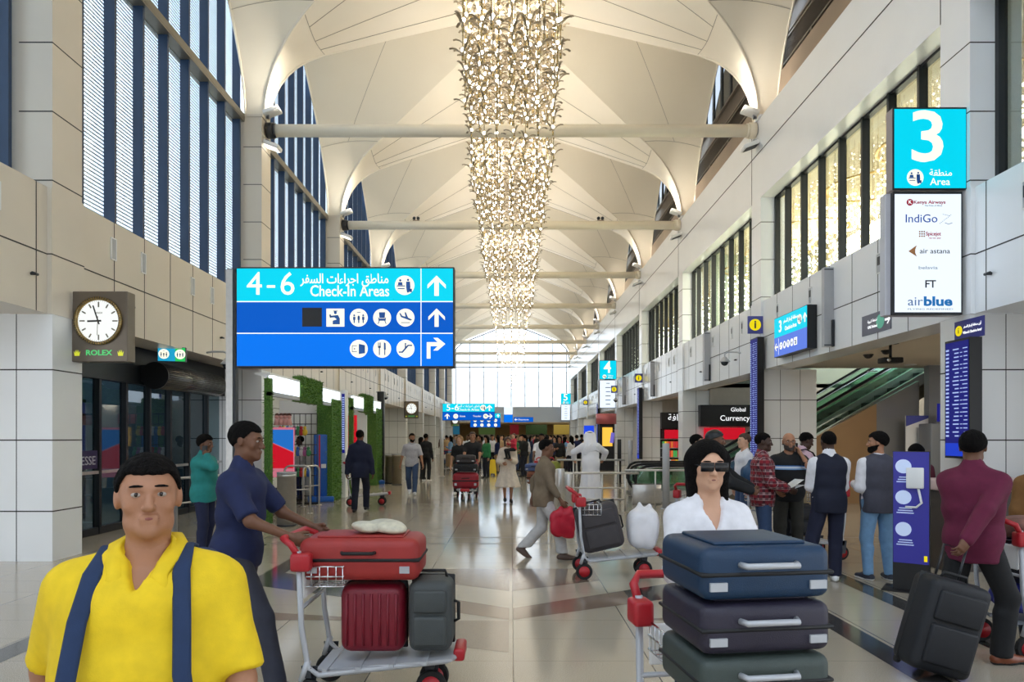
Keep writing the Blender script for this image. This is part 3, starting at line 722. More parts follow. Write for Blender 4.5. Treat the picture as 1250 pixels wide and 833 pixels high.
# ------------------------------------------------------------------ hanging chandeliers
BULB = emat('warm_bulb', (1.0, 0.92, 0.78), 9.0); BULB.cycles.emission_sampling = 'NONE'
ROD = mat('gold_rod', srgb(190, 168, 120), .25, .8, noise=.08, nscale=10)
BLADE = mat('pewter_blade', srgb(168, 152, 126), .35, .35, noise=.15, nscale=6)
def fitting(mb, z, rot, sc=1.0):
    for k in range(3):
        a = rot + k * 2 * PI / 3; pts = [(0.0, 0.0), (.05, .09), (.12, .15), (.19, .17), (.25, .158)]
        dx, dy = math.cos(a), math.sin(a); ws = [.012, .017, .021, .023, .022]
        px, py = -dy, dx; vs = []
        for (r_, h_), w_ in zip(pts, ws):
            for sg_ in (-1, 1):
                vs.append((dx * r_ * sc + px * w_ * sg_ * sc, dy * r_ * sc + py * w_ * sg_ * sc, z + h_ * sc))
        n = len(vs)
        for (r_, h_), w_ in zip(pts, ws):
            for sg_ in (-1, 1): vs.append((dx * r_ * sc + px * w_ * sg_ * sc, dy * r_ * sc + py * w_ * sg_ * sc, z + h_ * sc - .012))
        fs = []
        for i in range(4):
            fs += [(2 * i, 2 * i + 1, 2 * i + 3, 2 * i + 2), (n + 2 * i, n + 2 * i + 2, n + 2 * i + 3, n + 2 * i + 1), (2 * i, 2 * i + 2, n + 2 * i + 2, n + 2 * i), (2 * i + 1, n + 2 * i + 1, n + 2 * i + 3, 2 * i + 3)]
        fs += [(8, 9, n + 9, n + 8)]
        mb.add(vs, fs, 1)
    mb.cyl((0, 0, z - .07), (0, 0, z + .03), .022 * sc, 6)
SP = .52
_ST = {}
def strand_mesh(n, rot):
    key = (n, rot)
    if key not in _ST:
        m = MB(); m.cyl((0, 0, -.05), (0, 0, 7.0), .011, 5); b = MB()
        for i in range(n):
            fitting(m, i * SP, rot + i * 1.1); b.sph((0, 0, i * SP + .13), .038, 6, 5)
        _ST[key] = (m.mesh('strand', [ROD, BLADE]), b.mesh('bulb_string', BULB))
    return _ST[key]
def ridge_z(x, y):
    k = round((y - D(0)) / L); v = (y - D(k)); t = 1 - abs(x) / 6.05
    vv = max(-1, min(1, v / wg(t))); return zg(t) - DIP * max(0, t - .03) ** 1.15 * (1 - abs(vv) ** 1.5)
def zbot(x, y):
    # lower profile of the cascade: waves along the hall and drops to the far end
    tgt = [(11, 8.75), (24, 8.7), (45, 8.5), (55, 7.8), (62, 7.0), (67, 6.1)]
    for (a, b), (c, d) in zip(tgt, tgt[1:]):
        if y <= c: z = b + (d - b) * (y - a) / (c - a); break
    else: z = 6.1
    return z + .06 * (abs(x) / 1.05) ** 2 * (1 + math.cos(y * 2 * PI / 3.4))
CL = ['nearest', 'second', 'third', 'fourth', 'fifth', 'sixth', 'seventh', 'farthest']
rr = random.Random(5)
for k in range(0, 8):
    ya, yb = D(k) + .45, D(k + 1) - .35
    if k == 0: ya = 11.6
    if k == 7: yb = 66.5
    c = thing('chandelier', CL[k] + ' cascade of warm bulbs and curved pewter blades hanging down the centre of the vault', 'chandelier', (0, (ya + yb) / 2, 0), 0, 'chandelier cascades along the hall ridge')
    dens = (5, 5, 5, 4, 4, 4, 4, 3)[k]; nx = (7, 7, 7, 7, 5, 5, 5, 5)[k]
    nr = max(3, int((yb - ya) / (.62 if k < 3 else .85 if k < 5 else 1.1)))
    for i in range(nr):
        y = ya + (yb - ya) * (i + .5) / nr
        for j in range(nx):
            fx = -1 + 2 * j / (nx - 1); w = .85 + .2 * min(1, max(0, (y - 13) / 4)) if k < 6 else 1.02 - .25 * (y - 55) / 12
            x = fx * w
            if (i + j) % 2 and k > 3: continue
            x += rr.uniform(-.07, .07); y_ = y + rr.uniform(-.12, .12)
            z0 = zbot(x, y) + rr.uniform(-.12, .12); top = ridge_z(x, y)
            n = min(int((top - z0) / SP), 10 if k < 2 else 8 if k < 4 else 6)
            rod, bulb = strand_mesh(max(2, n), (j * 1.3 + i) % 3)
            s_ = link('strand', rod, c, (x, y - (ya + yb) / 2, z0)); b_ = link('bulb_string', bulb, s_, kind='stuff')
            if z0 + 7.0 > top + 1.5: s_.scale = (1, 1, (top + .25 - z0) / 7.0) if False else (1, 1, 1)
    MB().box(-1.15, 1.15, -(yb - ya) / 2, (yb - ya) / 2, 0, 0).build('x', ROD, c) if False else None
# chandeliers in the gallery behind the right windows
def gal(k, off, lab, proto=[None]):
    y = D(k) + off
    if proto[0] is None:
        g_ = thing('gallery_chandelier', lab, 'chandelier', (8.1, y, 0), 0, 'gold ring chandeliers behind the right windows')
        MB().tube([(.95 * math.cos(a * PI / 14), .95 * math.sin(a * PI / 14), 7.25) for a in range(28)], .05, 6, closed=True, flat=.4).build('ring', mat('gold_ring', srgb(196, 160, 84), .3, .8, noise=.05), g_)
        w_ = MB(); b = MB(); r_ = random.Random(3)
        for i in range(46):
            a = i * 2.4; q = .95 * math.sqrt((i + .5) / 46); x_, y_ = q * math.cos(a), q * math.sin(a)
            w_.cyl((x_, y_, 5.0), (x_, y_, 8.1), .005, 3)
            for j in range(8): z_ = 5.15 + j * .25 + r_.uniform(-.07, .07); b.sph((x_, y_, z_), .03, 6, 4)
        w_.build('wires', ROD, g_); b.build('bulbs', BULB, g_, kind='stuff')
        proto[0] = g_; return
    dup(proto[0], (8.1, y, 0), label=lab)
for k in range(0, 6):
    for off, w_ in ((1.6, 'far'), (3.8, 'middle'), (6.0, 'near')):
        gal(k, off, 'gold ring chandelier of hanging bulbs behind the %s right window bay' % ORD[k], )

# ------------------------------------------------------------------ outside: pale building beyond the gable, block beyond left windows
b = thing('exterior_terminal_building', 'pale building with stacked floors seen through the far gable glass', 'building', (2, 104, 0))
PALEB = mat('pale_facade', srgb(246, 246, 244), .7, noise=.02, nscale=.3); PALE2 = mat('pale_facade_slab', srgb(236, 238, 238), .7)  # second tone is the floor slabs' own slightly greyer colour
MB().box(-9, 16, 0, 10, 0, 11.5).build('wall', PALEB, b)
for i in range(5): MB().box(-9.2, 16.2, -.12, 0, 5.2 + i * 1.35, 5.6 + i * 1.35).build('floor_slab', PALE2, b)
b = thing('exterior_office_building', 'pale grey-blue building beyond the left windows', 'building', (-24, 20, 0))
MB().box(-4, 0, -25, 60, 0, 11).build('wall', mat('bluegrey_facade', srgb(176, 188, 198), .6, noise=.05, nscale=.2), b)

# ------------------------------------------------------------------ zones behind the piers
zone = MB()
zone.box(6.2, 13.2, 5.5, 17.1, 3.36, 3.5, 0); zone.box(6.2, 13.2, 24, 70.3, 3.36, 3.5, 0); zone.box(6.2, 7.2, 17, 24.2, 3.36, 3.5, 0)
zone.box(-9.5, -6.2, -7, 70.3, 3.30, 3.45, 0)
zone.box(-13, 14, 70.9, 97, 3.3, 3.5, 0)
zone.build('ceiling_low', mat('soffit', srgb(214, 204, 186), .55, noise=.02, nscale=1), kind='structure')
zw = MB(); zw.box(13.2, 13.4, 5.5, 70.3, 0, 3.5); zw.box(7.0, 13.2, 31.6, 31.8, 0, 3.5); zw.box(7.0, 13.2, 24.0, 24.2, 0, 3.5)
for k in range(3, 9): zw.box(7.0, 7.1, D(k), D(k) + L - .3, 0, 3.4)
zw.box(9, 13.4, 5.2, 5.5, 0, 3.5)
zw.build('wall_side_zone', mat('warm_grey_wall', srgb(196, 190, 180), .5, noise=.03), kind='structure')
# metal clad wall under the escalator (bronze) and grey end panel
MET = mat('bronze_cladding', srgb(176, 142, 104), .32, .3, noise=.1, nscale=.8); MET2 = mat('steel_cladding', srgb(150, 150, 150), .3, .4, noise=.06, nscale=.8)
ck = MB(); sx_, sz_ = lambda px: X(px, 16.8), lambda py: Z(py, 16.8)
ck.poly([(7.08, 0), (sx_(1070), 0), (sx_(1070), sz_(493)), (7.08, sz_(545))], 16.8, 16.95, 0)
ck.poly([(sx_(1070), 0), (sx_(1122), 0), (sx_(1122), sz_(465)), (sx_(1070), sz_(493))], 16.8, 16.95, 1)
ck.build('wall_cladding', [MET, MET2], kind='structure')
MB().box(sx_(1122), 13.2, 16.4, 16.6, 0, 3.36).build('wall_grey_panel', mat('grey_wall_panel', srgb(150, 154, 160), .35, .2, noise=.02), kind='structure')
# big hall beyond the escalator
bz = MB(); bz.box(7.1, 22, 24.2, 24.4, 3.3, 9); bz.box(18, 18.2, 16.9, 24.2, 0, 9); bz.box(6.8, 18.2, 16.9, 24.2, 8.2, 8.3)
bz.build('wall_escalator_void', mat('void_wall', srgb(160, 172, 158), .5, noise=.1, nscale=.6), kind='structure')
light('AREA', 'void_light', (10, 20, 7.9), 1500, (1, .95, .85), 3)
for k in (0, 2, 3, 4, 5, 6, 7): light('AREA', 'side_zone_light', (9.2 if k < 1 else 6.9, D(k) + L / 2, 3.3), 60 if k < 1 else 40, (1, .9, .75), 1.2)
light('AREA', 'far_zone_light', (-3, 80, 3.25), 260, (1, .92, .75), 5); light('AREA', 'far_zone_light', (5, 84, 3.25), 260, (1, .92, .75), 5)
DL = emat('downlight_lens', (1, .97, .9), 3.0)
pr = None
for i, (px, py, d) in enumerate(((828, 259.5, 0), (688, 284, 0), (892, 284, 0))):
    x = X(840 + px / 3.05, 14); yy = 1.71 * 833 / (533 - (360 + py / 3.05)); x = X(840 + px / 3.05, yy)
    lab = ['round recessed downlight nearest the blue display board', 'round recessed downlight left of the projector', 'round recessed downlight right of the projector'][i]
    a = thing('downlight', lab, 'light', (x, yy, 3.345), 0, 'downlights in the right soffit')
    m = MB(); m.lathe([(.09, .01), (.13, .012), (.13, 0), (.09, 0)]); m.build('rim', PAPERW, a); MB().cyl((0, 0, .005), (0, 0, .011), .09, 20).build('lens', DL, a)
a = thing('ceiling_projector', 'black projector on a ceiling bracket above the waiting men', 'projector', (X(1087, 12.5), 12.5, 3.36))
MB().box(-.12, .12, -.06, .06, -.02, 0).build('mount', BLACK, a); MB().cyl((0, 0, -.3), (0, 0, 0), .025, 10).build('arm', BLACK, a)
MB().rbox(-.18, .18, -.12, .12, -.37, -.27, .02, 2).build('body', BLACK, a); MB().cyl((-.1, -.14, -.32), (-.1, -.1, -.32), .035, 14).build('lens', CHROME, a)
for px, py, lab in ((1060, 436, 'black ceiling dome camera left of the projector'), (1082, 431, 'black ceiling dome camera behind the projector')):
    d = 1.71 * 833 / (533 - py) * .97
    a = thing('ceiling_dome_camera', lab, 'camera', (X(px, d), d, 3.34), 0, 'black domes on the soffit'); MB().cyl((0, 0, 0), (0, 0, .02), .1, 20).build('base', BLACK, a); MB().sph((0, 0, 0), .085, 14, 8, sc=(1, 1, .8)).build('dome', BLACK, a)

# ------------------------------------------------------------------ left entrance
EG = glass_mat('entrance_glass', (0.42, 0.52, 0.55), 0.07, .02)
dr = bpy.data.objects.new('door_1', None); COL.objects.link(dr); dr['kind'] = 'structure'; dr.location = (-7.0, 0, 0)
MB().box(-.1, .1, 9.62, 16.45, 2.62, 3.3).box(-.1, .1, 9.62, 10.6, 0, 3.3).build('frame', DARK, dr)
ys = [10.6, 11.5, 12.3, 13.1, 13.9, 14.7, 15.6, 16.4]
for i, yy in enumerate(ys[:-1]):
    MB().box(-.02, .0, yy + .06, ys[i + 1] - .04, .12, 2.62).build('pane', EG, dr)
    MB().box(-.06, .06, yy, yy + .07, 0, 2.62).build('stile', DARK if i % 2 else DGREY, dr)
    MB().box(-.05, .05, yy, ys[i + 1], 0, .12).build('rail', DARK, dr); MB().box(-.05, .05, yy, ys[i + 1], 1.02, 1.07).build('rail', STEEL, dr)
MB().box(-12, -11.8, 5, 20, 0, 3.4).box(-12, -7.1, 9.3, 9.4, 0, 3.4).box(-12, -7.4, 16.6, 16.7, 0, 3.4).build('wall_lobby', mat('dark_lobby', srgb(84, 98, 104), .5, noise=.2, nscale=.7), kind='structure')
light('AREA', 'lobby_light', (-9.5, 13, 3.2), 45, (.8, .9, 1), 2)
a = thing('shop_sign', 'reddish lit shelf of goods inside the dark entrance', 'display', (-9.2, 13.4, 0))
MB().box(-.6, .6, 0, .4, 0, 2.4).build('cabinet', BLACK, a)
for i in range(4): MB().box(-.55, .55, -.02, 0, 1.3 + i * .24, 1.42 + i * .24).build('goods_row', emat('pink_goods%d' % i, [srgb(220, 70, 110), srgb(230, 120, 150), srgb(180, 60, 90), srgb(120, 50, 60)][i], .8), a)
MB().box(-.5, .5, -.03, 0, 2.15, 2.3).build('sign_panel', BLACK, a); text('shop', .12, LWHITE, a, (0, -.035, 2.22)) if False else None
a = thing('perfume_sign', 'faded white ESSE lettering on a purple panel inside the entrance glass', 'sign', (-6.82, 10.95, 1.12), R(90))
MB().box(-.3, .3, 0, .01, 0, .3).build('board', mat('purple_panel', srgb(44, 36, 80), .4), a); text('ESSE', .2, mat('pale_letters', srgb(190, 190, 205), .4), a, (.05, -.004, .13))
ac = thing('air_curtain', 'dark ribbed half-round air curtain over the entrance doors', 'air curtain', (-6.62, 12.7, 2.78))
MB().cyl((0, 0, 0), (0, 2.6, 0), .24, 32, smooth=True).build('drum', mat('ribbed_dark', srgb(120, 116, 110), .25, .7, noise=.1), ac)
m = MB(); [m.tube([(.245 * math.cos(a), .05 + 0 * a, .245 * math.sin(a)), (.245 * math.cos(a), 2.55, .245 * math.sin(a))], .008, 4) for a in [R(-50 + i * 9) for i in range(17)]]; m.build('ribs', DGREY, ac)
MB().cyl((0, -.03, 0), (0, 0, 0), .255, 32, smooth=False).build('end_cap', BLACK, ac); MB().box(-.38, -.1, 0, 2.6, -.1, .2).build('bracket', DARK, ac)
a = thing('entrance_sign', 'small lit blue and green pictogram sign above the air curtain', 'sign', (-6.27, 12.6, 3.03), R(15))
MB().box(-.24, .24, 0, .1, 0, .27).build('casing', DARK, a); MB().box(-.23, .06, -.004, 0, .01, .26).build('light_panel', emat('teal_box', srgb(30, 150, 190), 1), a); MB().box(.06, .23, -.004, 0, .01, .26).build('light_panel', emat('green_box', srgb(40, 180, 90), 1), a, label='green end panel')
for x in (-.13, .145): pict(a, 'restroom', x, .14, .09, -.008)
text('Prayer Room', .06, LWHITE, a, (-.08, -.006, .1), wide=.2) if False else None
# left recess walls for the further bays, with dark doors
lw = MB(); lw.box(-7.5, -7.4, 17.2, 70.3, 0, 3.3, 0)
col_joints(lw, -7.5, -7.4, 17.2, 70.3, [.66, 1.6, 2.53])
lw.build('wall_left_recess', [WHITE, JOINT], kind='structure')
for k in range(2, 8):
    dr = bpy.data.objects.new('door_%d' % k, None); COL.objects.link(dr); dr['kind'] = 'structure'; dr.location = (-7.38, D(k) + 1, 0)
    MB().box(-.04, .04, 0, 3.6, 0, 2.9).build('frame', DARK, dr); MB().box(.04, .05, .2, 1.7, .1, 2.3).box(.04, .05, 1.9, 3.4, .1, 2.3).build('pane', mat('door_dark_glass', srgb(50, 62, 70), .08, noise=.1, nscale=1), dr)
    ac = thing('air_curtain', 'dark round air curtain over the %s left doorway' % ['second', 'third', 'fourth', 'fifth', 'sixth', 'seventh'][k - 2], 'air curtain', (-6.95, D(k) + 1.2, 2.75), group='air curtains over the left doorways')
    MB().cyl((0, 0, 0), (0, 2.4, 0), .24, 24).build('drum', DGREY, ac); MB().cyl((0, -.03, 0), (0, 0, 0), .255, 24, smooth=False).build('end_cap', BLACK, ac); MB().box(-.4, -.1, 0, 2.4, -.1, .2).build('bracket', DARK, ac)
    MB().box(-6.9, -6.3, D(k) - .9, D(k) - .35, 0, .001).build('x', DARK) if False else None

# ------------------------------------------------------------------ grass covered kiosk stalls on the left
GM = mat('artificial_grass', srgb(78, 120, 44), .7, noise=.5, nscale=40); GM2 = mat('artificial_grass_light', srgb(120, 160, 70), .7, noise=.4, nscale=30)
def grass(x0, x1, y0, y1, z0, z1, n, sd=1):
    m = MB(); m.box(x0, x1, y0, y1, z0, z1, 0); r_ = random.Random(sd)
    A = [((x1 - x0) * (z1 - z0), 'f'), ((y1 - y0) * (z1 - z0), 'r'), ((x1 - x0) * (y1 - y0), 't'), ((y1 - y0) * (z1 - z0), 'l')]
    tot = sum(a for a, _ in A)
    for a, sd_ in A:
        for _ in range(int(n * a / tot)):
            u, v = r_.random(), r_.random(); nrm = {'f': (0, -1, 0), 'r': (1, 0, 0), 't': (0, 0, 1), 'l': (-1, 0, 0)}[sd_]
            p = Vector({'f': (x0 + u * (x1 - x0), y0, z0 + v * (z1 - z0)), 'r': (x1, y0 + u * (y1 - y0), z0 + v * (z1 - z0)), 't': (x0 + u * (x1 - x0), y0 + v * (y1 - y0), z1), 'l': (x0, y0 + u * (y1 - y0), z0 + v * (z1 - z0))}[sd_])
            dv = Vector(nrm) + Vector((r_.uniform(-.8, .8), r_.uniform(-.8, .8), r_.uniform(-.9, .5))); dv = dv.normalized() * r_.uniform(.03, .07)
            sdv = dv.cross(Vector((r_.random(), r_.random(), r_.random()))).normalized() * .008
            m.add([p - sdv, p + sdv, p + dv], [(0, 1, 2)], r_.random() > .6)
    return m
LBOX = emat('stall_lightbox', srgb(235, 244, 255), 1.6)
def stall(y0, lab, ln=5.3, x=-4.55, mirror=False):
    a = thing('souvenir_stall', lab, 'kiosk', (x, y0, 0), 0, 'stalls trimmed with artificial grass')
    grass(-.12, 0, 0, .12, 0, 2.75, 500, 1).build('post', [GM, GM2], a)
    MB().rbox(-.1, 0, .15, ln * .34, 2.5, 2.82, .02, 2).build('lightbox', LBOX, a); MB().box(-.08, -.0, 0, ln, 2.42, 2.5).build('header_rail', LGREY, a)
    grass(-.16, .02, ln * .34, ln * .66, 2.4, 2.95, 2200, 2).build('header_grass', [GM, GM2], a)
    MB().rbox(-.1, 0, ln * .68, ln - .05, 2.5, 2.82, .02, 2).build('lightbox', LBOX, a)
    grass(-.36, 0.02, ln - .95, ln, 0, 2.6, 4200, 3).build('grass_wall', [GM, GM2], a)
    MB().box(-1.6, -.1, ln - .1, ln, 0, 2.6).build('back_panel', WHITE, a); MB().box(-.3, 0, 0, ln, 2.82, 2.86).build('roof_panel', PAPERW, a)
    MB().box(-1.5, -.2, .1, .14, 0.0, .02).build('base_rail', STEEL, a)
    return a
stall(12.9, 'souvenir stall framed in green artificial grass, nearest on the left past the pole', 5.3)
stall(19.6, 'second souvenir stall trimmed in artificial grass, behind the suited man', 4.3, -4.55)
RED = mat('glossy_red', srgb(200, 24, 40), .3, noise=.04); KBLUE = mat('kiosk_blue', srgb(26, 96, 190), .35, noise=.04)
REDL = emat('red_lightbox', srgb(214, 24, 44), .7); 
a = thing('advert_board', 'upright red, pink and blue advert panel inside the nearest stall', 'panel', (X(345, 15.2), 15.2, 0))
w = .24; z0, z1 = Z(572, 15.2), Z(522, 15.2)
MB().box(-w, w, 0, .08, z0 - .2, z1).build('board', emat('pale_pink', srgb(225, 130, 150), .6), a)
m = MB(); m.poly([(-w, z0), (w, z0), (w, z0 + .35), (-w, z1 - .35)], -.01, 0); m.build('red_field', REDL, a); m = MB(); m.poly([(-w, z1 - .33), (w, z0 + .37), (w, z1 - .05), (-w, z1 - .05)], -.01, 0); m.build('blue_field', emat('advert_blue', srgb(40, 120, 210), .7), a)
MB().box(-w, w, 0, .1, 0, .5).build('base', BLACK, a)
a = thing('wire_rack', 'black wire rack of small souvenirs in the nearest stall', 'rack', (X(366, 16.6), 16.6, 0))
m = MB()
for i in range(7): m.cyl((-.42 + i * .14, 0, 0), (-.42 + i * .14, 0, 2.2), .01, 6)
for i in range(9): m.cyl((-.42, 0, .2 + i * .25), (.42, 0, .2 + i * .25), .01, 6)
m.box(-.42, .42, -.02, .2, 0, .03); m.build('wire_frame', BLACK, a)
r_ = random.Random(9); cols = [srgb(200, 60, 60), srgb(230, 200, 60), srgb(60, 110, 190), srgb(220, 220, 220), srgb(160, 90, 140), srgb(60, 140, 90)]
PR = []
for i in range(26):
    c_ = cols[i % 6]; x_ = X(342 + (i % 9) * 4.3, 16.5); z_ = .75 + (i // 9) * .5
    s_ = thing('souvenir', 'small %s souvenir hanging on the wire rack, shelf %s' % (['red', 'yellow', 'blue', 'white', 'mauve', 'green'][i % 6], ['low', 'middle', 'top'][i // 9]), 'souvenir', (x_, 16.5, z_), 0, 'souvenirs on the wire rack')
    m = MB(); m.sph((0, 0, 0), .07, 8, 6, sc=(1, .6, 1.2)); m.sph((0, 0, .11), .04, 8, 6); m.build('toy_body', mat('toy%d' % (i % 6), c_, .6), s_); MB().cyl((0, 0, .13), (0, 0, .2), .004, 4).build('hook', BLACK, s_)
for i in range(4):
    s_ = thing('plush_doll', 'pinkish doll hanging under the stall lightbox, number counted from the pole: %s' % ['first', 'second', 'third', 'last'][i], 'doll', (X(338 + i * 5, 14.6), 14.6, 1.95), 0, 'dolls hanging in the stall')
    s_['label'] = ['first', 'second', 'third', 'last'][i] + ' pinkish doll from the pole, hanging under the stall lightbox'
    m = MB(); m.sph((0, 0, .12), .05, 8, 6); m.tube([(0, 0, .08), (0, 0, -.06)], [.04, .07], 8); m.build('body', mat('doll_pink', srgb(220, 160, 150), .7), s_); MB().sph((0, .01, .15), .05, 8, 6).build('hair', mat('doll_hair', srgb(90, 50, 40), .8), s_)
def totem(px, d, z1, lab, scr=False, w=.34):
    a = thing('information_totem', lab, 'kiosk', (X(px, d), d, 0), R(20))
    MB().rbox(-w * .9, w * .9, -.15, .42, 0, .14, .03, 2).build('plinth', KBLUE, a)
    MB().rbox(-w / 2, w / 2, 0, .22, .14, z1, .02, 2).build('body', KBLUE, a)
    if not scr: MB().box(-.06, -.02, -.01, 0, .14, z1 - .02).build('stripe', RED, a); MB().box(.0, .12, -.01, 0, z1 * .5, z1 * .56).build('badge', PAPERW, a)
    else: MB().box(-w * .4, w * .4, -.01, 0, .6, z1 - .1).build('screen', emat('totem_screen', srgb(40, 130, 230), 1), a); MB().box(-w * .3, w * .3, -.015, -.01, z1 - .35, z1 - .2).build('banner', emat('pink_banner', srgb(230, 110, 180), 1), a)
totem(392, 17.2, 1.70, 'tall blue kiosk with a red vertical stripe beside the grass wall'); totem(453, 23.4, 1.62, 'blue touchscreen kiosk to the right of the suited man', True, .5)
a = thing('red_panel', 'upright red lit panel behind the suited man', 'panel', (X(428, 21.5), 21.5, 0)); MB().box(-.18, .18, 0, .1, .9, Z(507, 21.5)).build('board', REDL, a); MB().box(-.18, .18, .0, .1, 0, .9).build('base', PAPERW, a); MB().box(.2, .5, .02, .1, 0, Z(507, 21.5)).build('side_panel', PAPERW, a)
a = thing('slim_display_column', 'slim upright display column with blue rows next to the grass wall', 'screen', (X(419, 18.4), 18.4, 0)); MB().box(-.06, .06, 0, .3, 0, 2.9).build('casing', PAPERW, a)
m = MB(); m.box(-.04, .04, -.006, 0, 1.2, 2.8, 0); [m.box(-.03, .03, -.009, -.006, 1.3 + i * .06, 1.33 + i * .06, 1) for i in range(24)]; m.build('screen', [INDIGO, emat('screen_rows', (1, 1, 1), 1)], a)
a = thing('dark_door_pillar', 'black upright frame at the second stall by the waste bins', 'pillar', (X(457 + 8, 24.6), 24.6, 0)); MB().rbox(-.12, .12, -.1, .1, 0, 3.26, .02, 2).build('shaft', BLACK, a); MB().box(-.14, .14, -.12, .12, 0, .12).build('foot', DGREY, a)

# ------------------------------------------------------------------ bins, bollards and rails
def bin_(px, d, r, h, lab, m1=STEEL):
    a = thing('waste_bin', lab, 'bin', (X(px, d), d, 0), 0, 'round steel litter bins')
    MB().lathe([(r, 0), (r, h - .06), (r * 1.02, h - .06), (r * 1.02, h)], n=32).build('drum', m1, a); MB().lathe([(r * 1.04, h), (r * 1.04, h + .03), (r * .7, h + .035), (r * .65, h - .02)], n=32).build('lid', LGREY, a); MB().lathe([(r * 1.03, 0), (r * 1.03, .03)], n=32).build('base_ring', DGREY, a)
bin_(350, 12.6, .17, .96, 'cylindrical brushed steel litter bin in front of the nearest stall')
bin_(477, 24.0, .2, .98, 'beige steel litter bin at the second stall, left of its pair', mat('bin_beige', srgb(168, 158, 138), .3, .7)); bin_(484.5, 23.3, .17, 1.02, 'steel litter bin at the second stall, right of its pair', mat('bin_beige', srgb(168, 158, 138), .3, .7))
def bollard(x, y, h, r, lab, m=STEEL):
    a = thing('bollard', lab, 'bollard', (x, y, 0), 0, 'steel bollards')
    MB().lathe([(r, .02), (r, h - .015), (r - .01, h)], n=24).build('tube', m, a); MB().lathe([(r * 1.5, 0), (r * 1.5, .012), (r, .015)], n=24).build('foot', m, a)
bollard(X(208.5, 9.16), 9.16, .95, .085, 'steel bollard left of the man on the phone'); bollard(X(257, 10.2), 10.2, .95, .075, 'steel bollard half hidden behind the man on the phone')
for px, d, h, lab in ((676, 13.5, 1.0, 'steel post at the left end of the escalator rails'), (684, 14.8, .95, 'second steel post of the row by the man in the white robe'), (694, 13.9, .9, 'third steel post of the row just left of the white robe'), (664, 14.6, 1.0, 'steel post behind the olive luggage')):
    bollard(X(px, d), d, h, .09, lab)
bollard(X(813, 15.5), 15.5, 1.49, .08, 'tall grey post behind the woman in the white top', LGREY)
bollard(X(769.5, 26), 26, 1.5, .09, 'tall grey post far behind the escalator newel', LGREY); bollard(X(756, 24), 24, 1.55, .07, 'tall black post far behind the escalator newel', BLACK)
def rail(pts, r, y, lab, extra=None, loc=None, rz=0):
    a = thing('guard_rail', lab, 'railing', loc or (0, y, 0), rz)
    MB().tube(pts, r, 12).build('top_rail', STEEL, a)
    for i, e in enumerate(extra or []): MB().tube(e, r * .8, 10).build('bar', STEEL, a)
    return a
def hoop(px, d, w, h, lab, rz=0):
    a = thing('hoop_rail', lab, 'railing', (X(px, d), d, 0), rz, 'steel hoop rails by the doors')
    pts = [(-w / 2, 0, 0), (-w / 2, 0, h - .12)] + [(-w / 2 + .12 - .12 * math.cos(t), 0, h - .12 + .12 * math.sin(t)) for t in (.5, 1.0, 1.57)] + [(w / 2 - .12 + .12 * math.sin(t), 0, h - .12 + .12 * math.cos(t)) for t in (0, .5, 1.0)] + [(w / 2, 0, h - .12), (w / 2, 0, 0)]
    MB().tube(pts, .022, 10).build('hoop', STEEL, a)
    for x in (-w / 2, w / 2): MB().cyl((x, 0, 0), (x, 0, .01), .06, 16).build('foot', STEEL, a)
    MB().cyl((-w / 2, 0, h * .5), (w / 2, 0, h * .5), .015, 8).build('cross_bar', STEEL, a)
hoop(363, 14.6, .55, 1.02, 'steel hoop rail just behind the nearest litter bin'); hoop(380, 16.2, .5, .95, 'narrow steel hoop rail beside the blue striped kiosk', R(60))
hoop(189, 11.6, .5, .62, 'low steel hoop rail in front of the dark doors', R(25)); hoop(240, 12.6, 1.4, .9, 'long steel hoop rail behind the man on the phone', R(70))
rail([(X(662, 15.2), 0, .83), (X(780, 15.2), 0, .83)], .026, 15.2, 'horizontal steel guard rail in front of the man in the white robe', [[(X(700, 15.2), 0, .5), (X(763, 15.2), 0, .5)], [(X(700, 15.2), 0, .25), (X(763, 15.2), 0, .25)], [(X(763, 15.2), 0, 0), (X(763, 15.2), 0, .83)], [(X(735, 15.2), 0, 0), (X(735, 15.2), 0, .83)], [(X(700, 15.2), 0, 0), (X(700, 15.2), 0, .83)], [(X(664, 15.2), 0, 0), (X(664, 15.2), 0, .83)]])
rail([(X(763, 15.9), 0, .86), (X(870, 15.9), 0, .86)], .026, 15.9, 'long steel guard rail along the escalator glass', [[(X(800, 15.9), 0, 0), (X(800, 15.9), 0, .86)], [(X(850, 15.9), 0, 0), (X(850, 15.9), 0, .86)]])
rail([(X(680, 18.8), 0, 1.0), (X(763, 18.8), 0, 1.0)], .026, 18.8, 'steel guard rail the white-robed man leans on', [[(X(700, 18.8), 0, 0), (X(700, 18.8), 0, 1.0)], [(X(755, 18.8), 0, 0), (X(755, 18.8), 0, 1.0)]])

